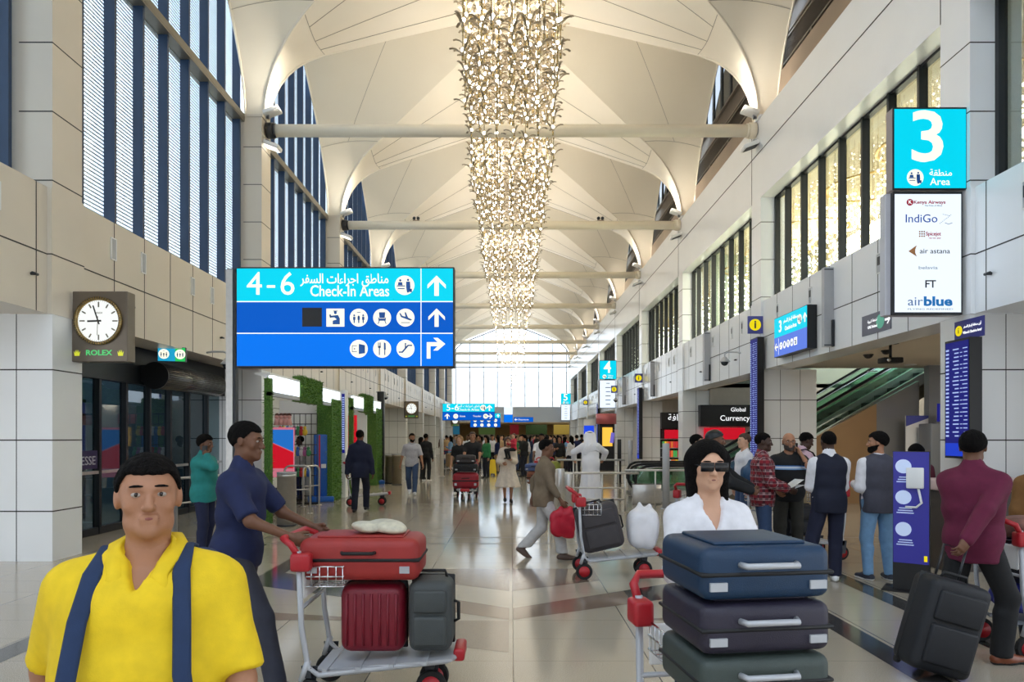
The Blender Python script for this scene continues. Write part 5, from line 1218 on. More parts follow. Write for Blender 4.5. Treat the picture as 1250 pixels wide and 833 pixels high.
def make_person(name, label, loc, rz, F_, skn, top=None, bottom=None, hair=None, shoe=None, q=1.0, extra=None, face=True, group=None, cat='person', beard=None, belly=0.0, gown=None, sunglasses=False, glasses=False, cap=None, phone=None, ghutra=False, eyes=True):
    s = F_; root = thing(name, label, cat, loc, rz, group); k = s.k; hb = .013 * q
    # one continuous body
    parts = []
    lo, hi = s.bb([s.hc], V3(.14, .16, .16)); lo[2] = min(lo[2], s.neck[2] - .12)
    hfn = lambda P: smin(s.headd(P), s.neckd(P), .03)
    parts.append(nets(hfn, lo, hi, .0062 * q))
    def body(P):
        d = smin(s.torso(P, -.012, belly), s.legs(P, -.006), .04); d = smin(d, s.neckd(P), .04)
        for i in (0, 1): d = smin(d, s.arm(P, i, -.002), .03)
        return d
    lo, hi = s.bb([s.neck, s.pel] + s.sh + s.el + s.wr + s.kn + s.an + s.hip, .16); hi[2] = max(s.hc[2] - .07, max(w[2] for w in s.wr + s.el) + .06)
    def bodyc(P):
        return body(P)
    parts.append(nets(bodyc, lo, hi, .014 * q))
    for i in (0, 1):
        f = unit(s.wr[i] - s.el[i]); c_ = s.wr[i] + f * .08
        parts.append(nets(lambda P: s.hand(P, i), c_ - .14, c_ + .14, .0048 * max(q, 1)))
    link('body', np_mesh('body', s.sc(parts), skn), root)
    Pm = lambda v: tuple(np.asarray(v) * k)
    if top:
        c = top['m']; hem = top.get('hem', .86); sl = top.get('sleeve', 1.0); o = top.get('o', .016); wn_ = top.get('wr', .006); sd = top.get('seed', 1.0); flare = top.get('flare', 0)
        def tf(P):
            d = s.torso(P, o, belly, .08) if s.b > .95 else s.torso(P, o, belly)
            pz = (P - s.pel)
            if hem < .9: d = smin(d, rc(pz + V3(0, 0, .95), (.055, .008, .93), (.055, .008, hem + .02), .104 + o, .106 + o + flare), .06); d = smin(d, rc(pz + V3(0, 0, .95), (-.055, .008, .93), (-.055, .008, hem + .02), .104 + o, .106 + o + flare), .08)
            zt = (P - s.pel) @ s.M[:, 2] + .95
            d = smax(d, (s.pel[2] - .95 + hem) - P[:, 2] + .004 * np.sin(P[:, 0] * 20), .012)
            if sl > 0:
                for i in (0, 1):
                    so = top.get('so', .012)
                    a = rc(P, s.sh[i], s.el[i], .048 * (.6 + .4 * s.b) + so, .042 + so); e = None
                    if sl > .5: a = smin(a, rc(P, s.el[i], s.el[i] + (s.wr[i] - s.el[i]) * min(1, (sl - .5) * 2), .043 + so, .043 + (.029 - .043) * min(1, (sl - .5) * 2) + so), .02)
                    else:
                        u = unit(s.el[i] - s.sh[i]); a = smax(a, ((P - s.sh[i]) @ u) - sl * 2 * .285, .008)
                    d = smin(d, a, .04)
            col = top.get('collar', .0)
            nb = rc(P, s.neck + s.M @ V3(0, .0, -.05), s.neck + s.M @ V3(0, -.005, .02 + col), .075, .062 + (.006 if col else 0))
            d = smin(d, nb, .03)
            nk = s.neck + s.M @ V3(0, -.03, .035 + col * 2.0)
            d = smax(d, -(np.sqrt((((P - nk) * V3(1, .9, 1)) ** 2).sum(1)) - (.066 if not col else .058)), .006)
            if top.get('vneck'):
                Q = (P - s.pel) @ s.M + V3(0, 0, .95); vv = smax(np.abs(Q[:, 0]) - (Q[:, 2] - top['vneck']) * .42, Q[:, 1] + .04, .004); d = smax(d, -vv, .006)
            return d + s.wr_noise(P, wn_, 17, sd)
        pts = [s.pel, s.neck] + s.sh + s.el + (s.wr if sl > .5 else []); lo, hi = s.bb(pts, .19 + flare); lo[2] = min(s.pel[2] - .95 + hem - .02, lo[2] + .1); hi[2] = max(s.neck[2] + .1, hi[2] - .1)
        link(top.get('name', 'shirt'), np_mesh('shirt', s.sc([nets(tf, lo, hi, hb)]), c), root)
    for g_ in (extra or []):
        if g_['t'] == 'vest':
            o = g_.get('o', .024); hem = g_.get('hem', .84)
            def vf(P):
                d = s.torso(P, o, belly, .08); pz = (P - s.pel) + V3(0, 0, .95)
                d = smin(d, rc(pz, (.06, .008, .93), (.06, .008, hem + .02), .106 + o, .11 + o), .08); d = smin(d, rc(pz, (-.06, .008, .93), (-.06, .008, hem + .02), .106 + o, .11 + o), .08)
                d = smax(d, (s.pel[2] - .95 + hem) - P[:, 2], .01)
                for i in (0, 1):
                    Q = s.sh[i]; u = unit(s.M @ V3((1, -1)[i], 0, 0)); d = smax(d, ((P - Q) @ u) - .012, .02)
                nk = s.neck + s.M @ V3(0, -.02, .03); d = smax(d, -(np.sqrt(((P - nk) ** 2).sum(1)) - .075), .01)
                return d + s.wr_noise(P, .003, 15, 4)
            lo, hi = s.bb([s.pel, s.neck] + s.sh, .2); lo[2] = s.pel[2] - .95 + hem - .03
            link(g_.get('name', 'vest'), np_mesh('vest', s.sc([nets(vf, lo, hi, hb)]), g_['m']), root)
    if bottom:
        o = bottom.get('o', .012); fl = bottom.get('flare', .012); ln = bottom.get('len', .06)
        def bf(P):
            d = smin(s.legs(P, o, 1.0, .03, flare=fl), rc((P - s.pel) + V3(0, 0, .95), (.055, .012, .95), (-.055, .012, .95), .102 * s.b + o, .102 * s.b + o), .06)
            d = smin(d, rc((P - s.pel) + V3(0, 0, .95), (0, .0, 1.02), (0, .0, 1.0), .105 * s.b + o, .105 * s.b + o, (1, 0, 0), 1.28), .05)
            d = smax(d, P[:, 2] - (s.pel[2] + .10), .01)
            for i in (0, 1):
                near = P[:, 2] - (s.an[i][2] - .085 + ln); dist = np.sqrt(((P - s.an[i]) ** 2).sum(1)); d = np.where(dist < .2, np.maximum(d, -near), d)
            zz = P[:, 2]
            return d + s.wr_noise(P, .0035, 15, 7) * np.clip(1.2 - np.abs(zz - .45) * .8, .3, 1.5)
        lo, hi = s.bb([s.pel] + s.hip + s.kn + s.an, .17); hi[2] = s.pel[2] + .12; lo[2] = max(lo[2], -.01)
        link(bottom.get('name', 'trousers'), np_mesh('trousers', s.sc([nets(bf, lo, hi, hb)]), bottom['m']), root)
    if gown:
        zt = gown.get('top', 1.42); zb = gown.get('bot', .08); rt = gown.get('rt', .13); rb = gown.get('rb', .26)
        def gf(P):
            q_ = (P - s.pel) + V3(0, 0, .95); c_ = s.pel * V3(1, 1, 0)
            d = s.torso(P, .03, belly, .09)
            leg = rc(P, (s.pel[0], s.pel[1], 1.0), ((s.an[0][0] + s.an[1][0]) / 2, (s.an[0][1] + s.an[1][1]) / 2, zb), rt, rb, (1, 0, 0), 1.25)
            an_ = np.arctan2(P[:, 1] - s.pel[1], P[:, 0] - s.pel[0]); d = smin(d, leg + .012 * np.sin(an_ * 9 + P[:, 2] * 2) * np.clip((1.1 - P[:, 2]), 0, 1), .08)
            d = smax(d, zb - P[:, 2], .01)
            if gown.get('sleeves', True):
                for i in (0, 1): d = smin(d, s.arm(P, i, gown.get('so', .025)), .05)
                for i in (0, 1):
                    f = unit(s.wr[i] - s.el[i]); d = np.where(np.sqrt(((P - s.wr[i]) ** 2).sum(1)) < .12, np.maximum(d, (P - s.wr[i]) @ f + .005), d)
            nk = s.neck + s.M @ V3(0, -.03, .05); d = smax(d, -(np.sqrt(((P - nk) ** 2).sum(1)) - .068), .006)
            return d + s.wr_noise(P, .004, 14, 3)
        lo, hi = s.bb([s.pel, s.neck] + s.sh + s.el + s.wr, .2); w_ = max(.36, rb * 1.25 + .05); lo = np.minimum(lo, s.pel - V3(w_, w_, 0)); hi = np.maximum(hi, s.pel + V3(w_, w_, 0)); lo[2] = zb - .02; hi[2] = max(s.neck[2] + .05, hi[2] - .12)
        link(gown.get('name', 'robe'), np_mesh('robe', s.sc([nets(gf, lo, hi, hb * 1.1)]), gown['m']), root)
    if shoe:
        for i in (0, 1):
            a, t = s.an[i], s.toe[i]; up = V3(0, 0, 1); dn = unit(np.cross(np.cross(t, up), t)) * -1; heel = a - t * .045 + dn * .045; toe = a + t * .165 + dn * .055
            def sf(P):
                d = rc(P, heel, a + t * .07 + dn * .045, .038, .040); d = smin(d, rc(P, a + t * .06 + dn * .048, toe, .040, .030), .03)
                d = smin(d, rc(P, a + dn * .005, a + t * .02 + dn * .03, .044 if shoe.get('boot') else .036, .042), .03)
                if shoe.get('boot'): d = smin(d, rc(P, a - dn * .07, a, .050, .046), .03)
                return smax(d, ((P - (a + dn * .085)) @ dn), .006)
            lo, hi = s.bb([heel, toe, a], .075); me = np_mesh('shoe', s.sc([nets(sf, lo, hi, .007 * q)]), shoe['m']); sh_ = link('shoe', me, root)
            if shoe.get('sole'):
                def so(P):
                    d = smin(rc(P, heel, a + t * .07 + dn * .045, .041, .044), rc(P, a + t * .06 + dn * .048, toe + t * .004, .044, .034), .03)
                    return smax(smax(d, ((P - (a + dn * .086)) @ dn), .003), -((P - (a + dn * .062)) @ dn), .003)
                link('sole', np_mesh('sole', s.sc([nets(so, lo, hi, .007 * q)]), shoe['sole']), sh_)
    def headshell(o, pred, nm, m_, res=.0065, nz=.002):
        def f(P):
            Q = (P - s.hc) @ s.HM; d = ell(Q, (0, .018, .035), (.076 + o, .097 + o, .086 + o)); return pred(Q, d, P) + s.wr_noise(P, nz, 70, 2)
        lo, hi = s.bb([s.hc], .2); return link(nm, np_mesh(nm, s.sc([nets(f, lo, hi, res * q)]), m_), root)
    if hair:
        ty = hair.get('t', 'short'); o = hair.get('o', .012)
        if ty == 'short':
            headshell(o, lambda Q, d, P: smax(smin(d, rc(Q, (.068, .0, .01), (.070, -.012, -.012), .012, .006), .012) if False else d, -np.minimum(Q[:, 2] - (.012 - Q[:, 1] * .62 + .022 * np.exp(-((np.abs(Q[:, 0]) - .055) / .02) ** 2) * (Q[:, 1] < -.01)), np.where((Q[:, 1] < .0) & (Q[:, 1] > -.03) & (np.abs(Q[:, 0]) > .05), Q[:, 2] + .02, 9)) * .8, .004) + .004 * np.abs(np.sin(Q[:, 0] * 120 + 2 * np.sin(Q[:, 1] * 60))) * np.abs(np.sin(Q[:, 1] * 100 + Q[:, 2] * 50)), 'hair', hair['m'])
        elif ty == 'long':
            L_ = hair.get('len', .28)
            def lp(Q, d, P):
                b_ = rc(Q, (0, .05, .02), (0, .085, -L_), .085, .06, (1, 0, 0), 1.3); d2 = smin(d, b_, .04); d2 = smin(d2, rc(Q, (.072, .02, .03), (.08, .0, -L_ * .75), .03, .02), .03); d2 = smin(d2, rc(Q, (-.072, .02, .03), (-.08, .0, -L_ * .75), .03, .02), .03)
                fc = ell(Q, (0, -.075, -.02), (.058, .08, .09)); return smax(smax(d2, -fc, .01), -(Q[:, 2] + L_), .03)
            def f(P): Q = (P - s.hc) @ s.HM; d = ell(Q, (0, .018, .035), (.076 + o, .097 + o, .086 + o)); return lp(Q, d, P) + s.wr_noise(P, .002, 60, 2)
            lo, hi = s.bb([s.hc], .2); lo[2] -= L_; link('hair', np_mesh('hair', s.sc([nets(f, lo, hi, .008 * q)]), hair['m']), root)
    if cap == 'beanie': headshell(.018, lambda Q, d, P: smax(d, -(Q[:, 2] - (.035 - Q[:, 1] * .35)), .008), 'beanie', BLACK)
    if beard is not None:
        def f(P):
            Q = (P - s.hc) @ s.HM; d = s.headd(P) - .007; d = smax(d, Q[:, 2] + .028 - Q[:, 1] * .25, .008); d = smax(d, Q[:, 1] - .025, .01)
            lips = ell(Q, (0, -.09, -.06), (.024, .03, .012)); d = smax(d, -lips, .004); nose = ell(Q, (0, -.1, -.025), (.022, .03, .02)); return smax(d, -nose, .004) + s.wr_noise(P, .0015, 90, 5)
        lo, hi = s.bb([s.hc - V3(0, 0, .05)], .13); link('beard', np_mesh('beard', s.sc([nets(f, lo, hi, .0055 * q)]), beard), root)
    if ghutra:
        def f(P):
            Q = (P - s.hc) @ s.HM; d = ell(Q, (0, .018, .035), (.094, .115, .102)); cape = rc(Q, (0, .03, .02), (0, .09, -.42), .10, .13, (1, 0, 0), 1.45)
            cape = cape + .010 * np.sin(Q[:, 0] * 55 + Q[:, 2] * 6) * np.clip(-Q[:, 2] * 4, 0, 1); d = smin(d, cape, .05); fc = ell(Q, (0, -.12, -.06), (.072, .12, .15)); d = smax(d, -fc, .015)
            return smax(d, -(Q[:, 2] + .46 + .05 * np.sin(Q[:, 0] * 14)), .012)
        lo, hi = s.bb([s.hc], .3); lo[2] -= .4; link('headcloth', np_mesh('headcloth', s.sc([nets(f, lo, hi, .009)]), ghutra), root)
        c_ = [Pm(s.hc + s.HM @ V3(.098 * math.sin(a), .018 + .118 * math.cos(a), .065 - .012 * math.cos(a))) for a in [i * PI / 16 for i in range(32)]]
        for dz in (0, .013): MB().tube([(p[0], p[1], p[2] + dz) for p in c_], .008, 6, closed=True).build('head_cord', BLACK, root)
    if face and eyes:
        for x in (.031, -.031):
            c_ = s.hc + s.HM @ V3(x, -.0745, .006); e = MB(); e.sph(Pm(c_), .0125 * k, 12, 8, sc=(1.1, 1, .62)); o_ = e.build('eye', EYEW, root)
            c2 = s.hc + s.HM @ V3(x, -.0825, .006); MB().sph(Pm(c2), .0062 * k, 8, 6).build('iris', EYEI, o_)
            pts = [Pm(s.hc + s.HM @ V3(x + dx, -.090 + abs(dx) * .25 + (abs(x + dx) - .031) * .25, .030 - abs(dx) * .12)) for dx in (-.017, -.006, .006, .017)]; MB().tube(pts, [.002 * k, .0035 * k, .0035 * k, .002 * k], 6).build('eyebrow', HAIRB, root)
        MB().tube([Pm(s.hc + s.HM @ V3(x, -.0905 + abs(x) * .3, -.0615)) for x in (-.025, -.012, 0, .012, .025)], [.002 * k, .0045 * k, .005 * k, .0045 * k, .002 * k], 6).build('lips', mat('lip', srgb(140, 80, 72), .5), root)
    if sunglasses or glasses:
        g_ = MB()
        for x in (.034, -.034):
            if sunglasses: g_.rbox(-.031, .031, -.003, .003, -.022, .02, .003, 2, T=Matrix.Translation(Pm(s.hc + s.HM @ V3(x, -.104, .004))) @ Matrix(s.HM.tolist()).to_4x4())
            else: g_.tube([Pm(s.hc + s.HM @ V3(x + .024 * math.cos(a), -.102, .003 + .018 * math.sin(a))) for a in [i * PI / 8 for i in range(16)]], .0016, 5, closed=True)
            sg_ = 1 if x > 0 else -1; g_.tube([Pm(s.hc + s.HM @ V3(sg_ * .064, -.1, .01)), Pm(s.hc + s.HM @ V3(sg_ * .083, -.0, .008)), Pm(s.hc + s.HM @ V3(sg_ * .084, .02, .0))], .003 if sunglasses else .0015, 5)
        g_.tube([Pm(s.hc + s.HM @ V3(-.012, -.105, .008)), Pm(s.hc + s.HM @ V3(.012, -.105, .008))], .0025, 5); g_.build('sunglasses' if sunglasses else 'glasses', mat('shades', srgb(14, 12, 14), .15), root)
    if phone is not None:
        c_ = s.wr[phone] + unit(s.wr[phone] - s.el[phone]) * .085; d_ = unit(s.hc - c_); c_ = c_ + d_ * .02
        ph = MB(); T = Matrix.Translation(Pm(c_)) @ Matrix(s.HM.tolist()).to_4x4(); ph.rbox(-.006, .006, -.036, .036, -.07, .07, .004, 2, T=T); o_ = ph.build('mobile_phone', BLACK); o_.matrix_world = root.matrix_basis.copy(); o_.location = loc; o_.rotation_euler = (0, 0, rz)
        tag(o_, 'dark mobile phone held to the ear of the ' + label.split(' holding')[0].split(' talking')[0][:48].rsplit(' ', 1)[0], 'phone')
        o_['label'] = 'dark mobile phone held to the ear by the ' + ('man in the teal shirt' if 'teal' in label else 'bald man in glasses')
    return root
# ------------------------------------------------------------------ luggage and trolleys
def zipm(): return mat('zip_black', srgb(18, 18, 20), .6, noise=.1)
def suitcase(label, loc, rz, w, d, h, m, style='soft', cat='suitcase', rot=None, name='suitcase', wheels=True, group=None, trim=None):
    a = thing(name, label, cat, loc, rz, group)
    if rot: a.rotation_euler = rot
    r = min(w, d, h) * .22
    b = MB(); b.rbox(-w / 2, w / 2, -d / 2, d / 2, .0, h, r, 4)
    b.build('shell', m, a)
    if style == 'hard':
        g = MB(); n = 7
        for i in range(n):
            x = -w * .38 + w * .76 * i / (n - 1); g.tube([(x, -d / 2 - .001, h * .12), (x, -d / 2 - .003, h * .88)], .008, 6)
        g.build('ribs', m, a)
        MB().rbox(-w / 2 - .004, w / 2 + .004, -d * .03, d * .03, -.003, h + .004, .01, 2).build('zip_band', zipm(), a)
    elif style == 'flat':   # lying on its broad side
        MB().rbox(-w / 2 - .004, w / 2 + .004, -d / 2 - .004, d / 2 + .004, h * .46, h * .54, .004, 1).build('zip_band', zipm(), a)
        MB().rbox(-w * .36, w * .36, -d * .36, d * .36, h - .002, h + .012, .01, 2).build('front_pocket', m, a)
        MB().tube([(-.1, -d / 2, h * .68), (-.09, -d / 2 - .035, h * .68), (.09, -d / 2 - .035, h * .68), (.1, -d / 2, h * .68)], .011, 8).build('side_handle', trim or zipm(), a)
        for x in (-w * .38, w * .38): MB().box(x - .03, x + .03, -d / 2 - .008, -d / 2 + .01, h * .2, h * .36).build('badge', trim or LGREY, a)
    else:
        MB().rbox(-w * .38, w * .38, -d / 2 - .028, -d / 2 + .02, h * .10, h * .52, .02, 3).build('front_pocket', m, a)
        MB().rbox(-w * .38, w * .38, -d / 2 - .022, -d / 2 + .02, h * .56, h * .88, .018, 3).build('front_pocket', m, a)
        MB().rbox(-w / 2 - .004, w / 2 + .004, d * .12, d * .17, .004, h + .004, .006, 1).build('zip_band', zipm(), a)
        MB().tube([(-.09, 0, h - .005), (-.08, 0, h + .035), (.08, 0, h + .035), (.09, 0, h - .005)], .011, 8).build('top_handle', zipm(), a)
        MB().tube([(w / 2, 0, h * .35), (w / 2 + .03, 0, h * .38), (w / 2 + .03, 0, h * .62), (w / 2, 0, h * .65)], .011, 8).build('side_handle', zipm(), a)
    if wheels and style != 'flat':
        for x in (-w * .38, w * .38): MB().cyl((x - .012, d * .38, .0), (x + .012, d * .38, .0), .028, 12).build('wheel', RUBBER, a)
    return a
TRED = mat('trolley_red', srgb(176, 30, 40), .4, noise=.08)
_TR = [None]
def trolley(label, loc, rz, load=True):
    g_ = 'airport baggage trolleys'
    if _TR[0] is not None: return dup(_TR[0], loc, rz, label)
    a = thing('luggage_trolley', label, 'trolley', loc, rz, g_); _TR[0] = a
    f = MB()
    for s in (-1, 1):
        f.tube([(s * .25, .42, .96), (s * .25, .40, .5), (s * .25, .36, .26), (s * .24, .30, .21), (s * .16, -.46, .27), (s * .10, -.52, .28)], .017, 10)
        f.tube([(s * .25, .40, .18), (s * .25, .36, .3)], .02, 8)
    f.tube([(-.10, -.52, .28), (.10, -.52, .28)], .017, 8); f.tube([(-.25, .40, .62), (.25, .40, .62)], .012, 8)
    f.build('frame', LGREY, a)
    d = MB(); d.poly([(.33, .215), (-.50, .28), (-.50, .295), (.33, .23)], -.2, .2, axis='x'); [d.box(-.24, .24, y, y + .03, .215 - (y - .33) * .078, .238 - (y - .33) * .078) for y in (.25, .05, -.15, -.35)]; d.build('deck', LGREY, a)
    MB().tube([(-.25, .42, .93), (-.26, .46, 1.0), (-.22, .52, 1.03), (.22, .52, 1.03), (.26, .46, 1.0), (.25, .42, .93)], .02, 10).build('handlebar', TRED, a)
    for s in (-1, 1): MB().rbox(s * .25 - .045, s * .25 + .045, .34, .46, .84, .95, .02, 3).build('handle_joint', TRED, a)
    MB().rbox(-.21, .21, .395, .415, .66, .84, .01, 2).build('advert_plate', PAPERW, a)
    b = MB()
    for z in (.74, .80, .86): b.tube([(-.22, .38, z), (-.22, .16, z - .0), (.22, .16, z), (.22, .38, z)], .005, 6)
    for i in range(9): x = -.22 + i * .055; b.tube([(x, .38, .74), (x, .16, .74), (x, .16, .86)], .004, 5)
    for i in range(4): y = .2 + i * .05; b.tube([(-.22, y, .86), (-.22, y, .74), (.22, y, .74), (.22, y, .86)], .004, 5)
    b.build('wire_basket', CHROME, a)
    MB().rbox(-.12, .12, -.57, -.50, .25, .33, .02, 3).build('front_bumper', TRED, a)
    for (x, y) in ((-.25, .36), (.25, .36), (-.09, -.36), (.09, -.36)):
        w_ = MB(); w_.lathe([(.06, -.018), (.088, -.02), (.095, -.01), (.095, .01), (.088, .02), (.06, .018)], n=24, smooth=False); o = w_.build('wheel', RUBBER, a, (x, y, .095), (0, R(90), 0))
        MB().lathe([(.062, -.024), (.062, .024)], n=20).build('hub', TRED, o)
    for (x, y) in ((-.25, .36), (.25, .36), (-.09, -.36), (.09, -.36)): MB().poly([(y - .03, .09), (y + .03, .09), (y + .05, .26), (y - .05, .26)], x + .026, x + .034, axis='x').box(x - .012, x + .034, y - .02, y + .02, .2, .26).build('fork', DGREY, a)
    return a
def bag(label, loc, rz, w, d, h, m, name='bag', cat='bag', lean=0.0, knots=True, seed=1):
    a = thing(name, label, cat, loc, rz); f = V3(0, 0, h / 2)
    def fn(P):
        Q = P - V3(0, lean * 0, 0); e = ((np.abs(Q[:, 0]) / (w / 2)) ** 3 + (np.abs(Q[:, 1]) / (d / 2)) ** 3 + (np.abs(Q[:, 2] - h / 2) / (h / 2)) ** 3) ** (1 / 3.)
        dd = (e - 1) * min(w, d, h) / 2
        if knots: dd = smin(dd, rc(Q, (w * .05, 0, h * .9), (w * .2, 0, h * 1.10), .05, .018), .07); dd = smin(dd, rc(Q, (-w * .05, 0, h * .9), (-w * .10, 0, h * 1.14), .05, .016), .07)
        x, y, z = Q[:, 0] * 26 + seed, Q[:, 1] * 26, Q[:, 2] * 26
        dd = dd + .012 * (.5 - np.abs(np.sin(x * .5 + .8 * np.sin(z * .35) + y * .2)))
        return dd + .012 * (.5 - np.abs(np.sin(x * .31 + z * .22 + 1.3 * np.sin(z * .17 + seed)))) + .006 * (.5 - np.abs(np.sin(z * .5 - x * .43 + y * .2 + 1.2 * np.sin(x * .27))))
    link('body', np_mesh('bag', [nets(fn, (-w * .7, -d * .7, -.02), (w * .7, d * .7, h * 1.3), max(.008, min(w, d, h) / 26))], m), a)
    return a
def backpack(label, F_, root_loc, rz, m, small=False):
    """worn on the back of a figure: straps follow the shoulders"""
    a = thing('backpack', label, 'backpack', root_loc, rz); k = F_.k; T = lambda x, y, z: tuple(F_.T((x, y, z)) * k)
    R3 = Matrix(F_.M.tolist()).to_4x4(); c = F_.T((0, .245, 1.20)) * k
    MB().rbox(-.15, .15, -.1, .1, -.22, .22, .06, 4, T=Matrix.Translation(c) @ R3).build('bag_body', m, a)
    MB().rbox(-.11, .11, .09, .14, -.18, .02, .03, 3, T=Matrix.Translation(c) @ R3).build('pocket', m, a)
    for s in (-1, 1):
        MB().tube([T(s * .08, .16, 1.40), T(s * .095, .10, 1.47), T(s * .10, .01, 1.485), T(s * .11, -.10, 1.43), T(s * .125, -.165, 1.32), T(s * .135, -.165 - .05 * (F_.b > 1.1), 1.18), T(s * .155, -.165 - .06 * (F_.b > 1.1), 1.06), T(s * (.2 + .06 * (F_.b > 1.1)), -.06, .99), T(s * .14, .17, 1.04)], [.022] * 9, 8, flat=.35).build('shoulder_strap', m, a)
    return a
LUG = lambda n, c, r=.5, nz=.08: mat('luggage_' + n, c, r, noise=nz, nscale=12, bump=.15, bscale=250)

# trolley with the grey case and the white bag, mid hall
trolley('empty-handled baggage trolley carrying a grey case and a white plastic bag', (1.20, 8.1, 0), R(90))
gc = suitcase('large charcoal grey soft case lying tilted on the mid-hall trolley', (1.10, 8.1, .32), 0, .50, .38, .54, LUG('charcoal', srgb(66, 62, 64), .8), 'soft', rot=(0, R(-13), 0), wheels=False)
bag('crumpled white plastic bag in front of the charcoal case on the trolley', (1.56, 8.08, .33), 0, .36, .34, .46, mat('white_plastic', srgb(232, 230, 234), .35, noise=.03, bump=.3, bscale=30), 'plastic_bag', 'bag')
# trolley pushed by the woman in white towards the camera
trolley('baggage trolley pushed towards the camera under a pile of four suitcases', (.86, 2.58, 0), R(8))
z = .31
for nm, c, h, w, lab, tr in (('dull_red', srgb(150, 36, 46), .44, .50, 'dull red suitcase at the bottom of the pile pushed by the woman in white', None), ('sage', srgb(58, 68, 64), .17, .56, 'grey-green suitcase lying under the dark purple one', None),
                          ('plum', srgb(38, 33, 50), .17, .56, 'dark plum suitcase lying in the pile just under the blue one', None), ('petrol', srgb(14, 48, 78), .18, .56, 'petrol blue suitcase lying on top of the pile pushed by the woman in white', None)):
    suitcase(lab, (.84, 2.50, z - .03), R(8), w - .09, .40, h, LUG(nm, c, .5), 'flat', trim=LGREY if nm != 'dull_red' else None); z += h + .012
# trolley pushed by the navy shirt man
trolley('baggage trolley with red luggage pushed by the man in the navy shirt', (-.86, 4.35, 0), R(90))
suitcase('dark crimson suitcase standing on the deck of the navy man\'s trolley', (-.86, 4.35, .31), R(0), .40, .30, .42, LUG('crimson', srgb(120, 14, 34), .45), 'hard')
suitcase('grey-green rounded case at the front of the navy man\'s trolley', (-.50, 4.35, .32), R(0), .27, .34, .44, LUG('greygreen', srgb(66, 70, 70), .6), 'soft', wheels=False)
suitcase('orange-red suitcase with a black band lying on top of the navy man\'s trolley', (-.93, 4.35, .765), 0, .74, .40, .26, LUG('orangered', srgb(158, 44, 40), .5), 'flat')
bag('small pale plastic bag lying on the orange-red suitcase', (-.82, 4.35, 1.045), 0, .34, .2, .06, mat('pale_bag', srgb(206, 200, 178), .4, noise=.2, nscale=20), 'plastic_bag', knots=False)
# maroon man: black trolley case, trolley at the right edge
bc = suitcase('black wheeled suitcase trailed by the man in the maroon jacket', (2.86, 4.68, .05), R(100), .42, .28, .64, LUG('black', srgb(20, 22, 28), .6), 'soft', rot=(0, R(16), R(0)))
MB().tube([(-.08, .08, .62), (-.08, .08, .86), (.08, .08, .86), (.08, .08, .62)], .009, 8).build('pull_handle', DGREY, bc)
trolley('baggage trolley with striped bags at the right edge beside the maroon man', (4.15, 5.25, 0), R(90))
PAT = bpy.data.materials.new('striped_bag'); PAT.use_nodes = True; nt = PAT.node_tree; tc = nt.nodes.new('ShaderNodeTexCoord'); wv = nt.nodes.new('ShaderNodeTexWave'); wv.inputs['Scale'].default_value = 3.2; wv.inputs['Distortion'].default_value = 6; wv.bands_direction = 'DIAGONAL'
rp = nt.nodes.new('ShaderNodeValToRGB'); rp.color_ramp.interpolation = 'CONSTANT'; els = rp.color_ramp.elements; els[0].color = (*srgb(20, 20, 28), 1); els[1].position = .45; els[1].color = (*srgb(190, 195, 205), 1)
e_ = els.new(.68); e_.color = (*srgb(170, 30, 50), 1); e_ = els.new(.8); e_.color = (*srgb(30, 40, 110), 1)
nt.links.new(tc.outputs['Object'], wv.inputs['Vector']); nt.links.new(wv.outputs['Fac'], rp.inputs['Fac']); nt.links.new(rp.outputs['Color'], nt.nodes['Principled BSDF'].inputs['Base Color'])
bag('black, white and red patterned bag on the right edge trolley', (4.10, 5.25, .52), 0, .74, .40, .36, PAT, seed=3); bag('deep blue bag lying under the patterned bag on the right edge trolley', (4.10, 5.25, .29), 0, .72, .42, .24, mat('royal_blue_cloth', srgb(30, 36, 120), .6, noise=.1), knots=False)
bag('rolled grey and orange bundle topmost on the right edge trolley', (4.0, 5.25, .87), 0, .6, .32, .16, mat('bundle', srgb(120, 84, 74), .7, noise=.5, nscale=6), knots=False)
# trolleys among the waiting men
trolley('baggage trolley between the plaid-shirted man and the phone man', (3.55, 9.9, 0), R(180)); trolley('baggage trolley behind the man in the navy waistcoat', (4.02, 9.3, 0), R(-80))
suitcase('black backpack-like holdall on the trolley behind the waistcoat man', (3.88, 9.35, .30), R(10), .5, .34, .42, LUG('black', (0, 0, 0)), 'soft', name='holdall', cat='bag', wheels=False)
bag('blue rucksack on the trolley behind the plaid-shirted man', (3.45, 9.75, .9), 0, .3, .26, .34, mat('rucksack_blue', srgb(34, 70, 104), .6, noise=.3, nscale=9), 'rucksack', 'bag', seed=5)
trolley('baggage trolley loaded with pink goods behind the woman in white', (2.6, 9.2, 0), R(150)); suitcase('pale pink suitcase on the trolley behind the woman in white', (2.6, 9.15, .31), R(150), .42, .3, .5, LUG('pink', srgb(200, 110, 120), .5), 'hard')
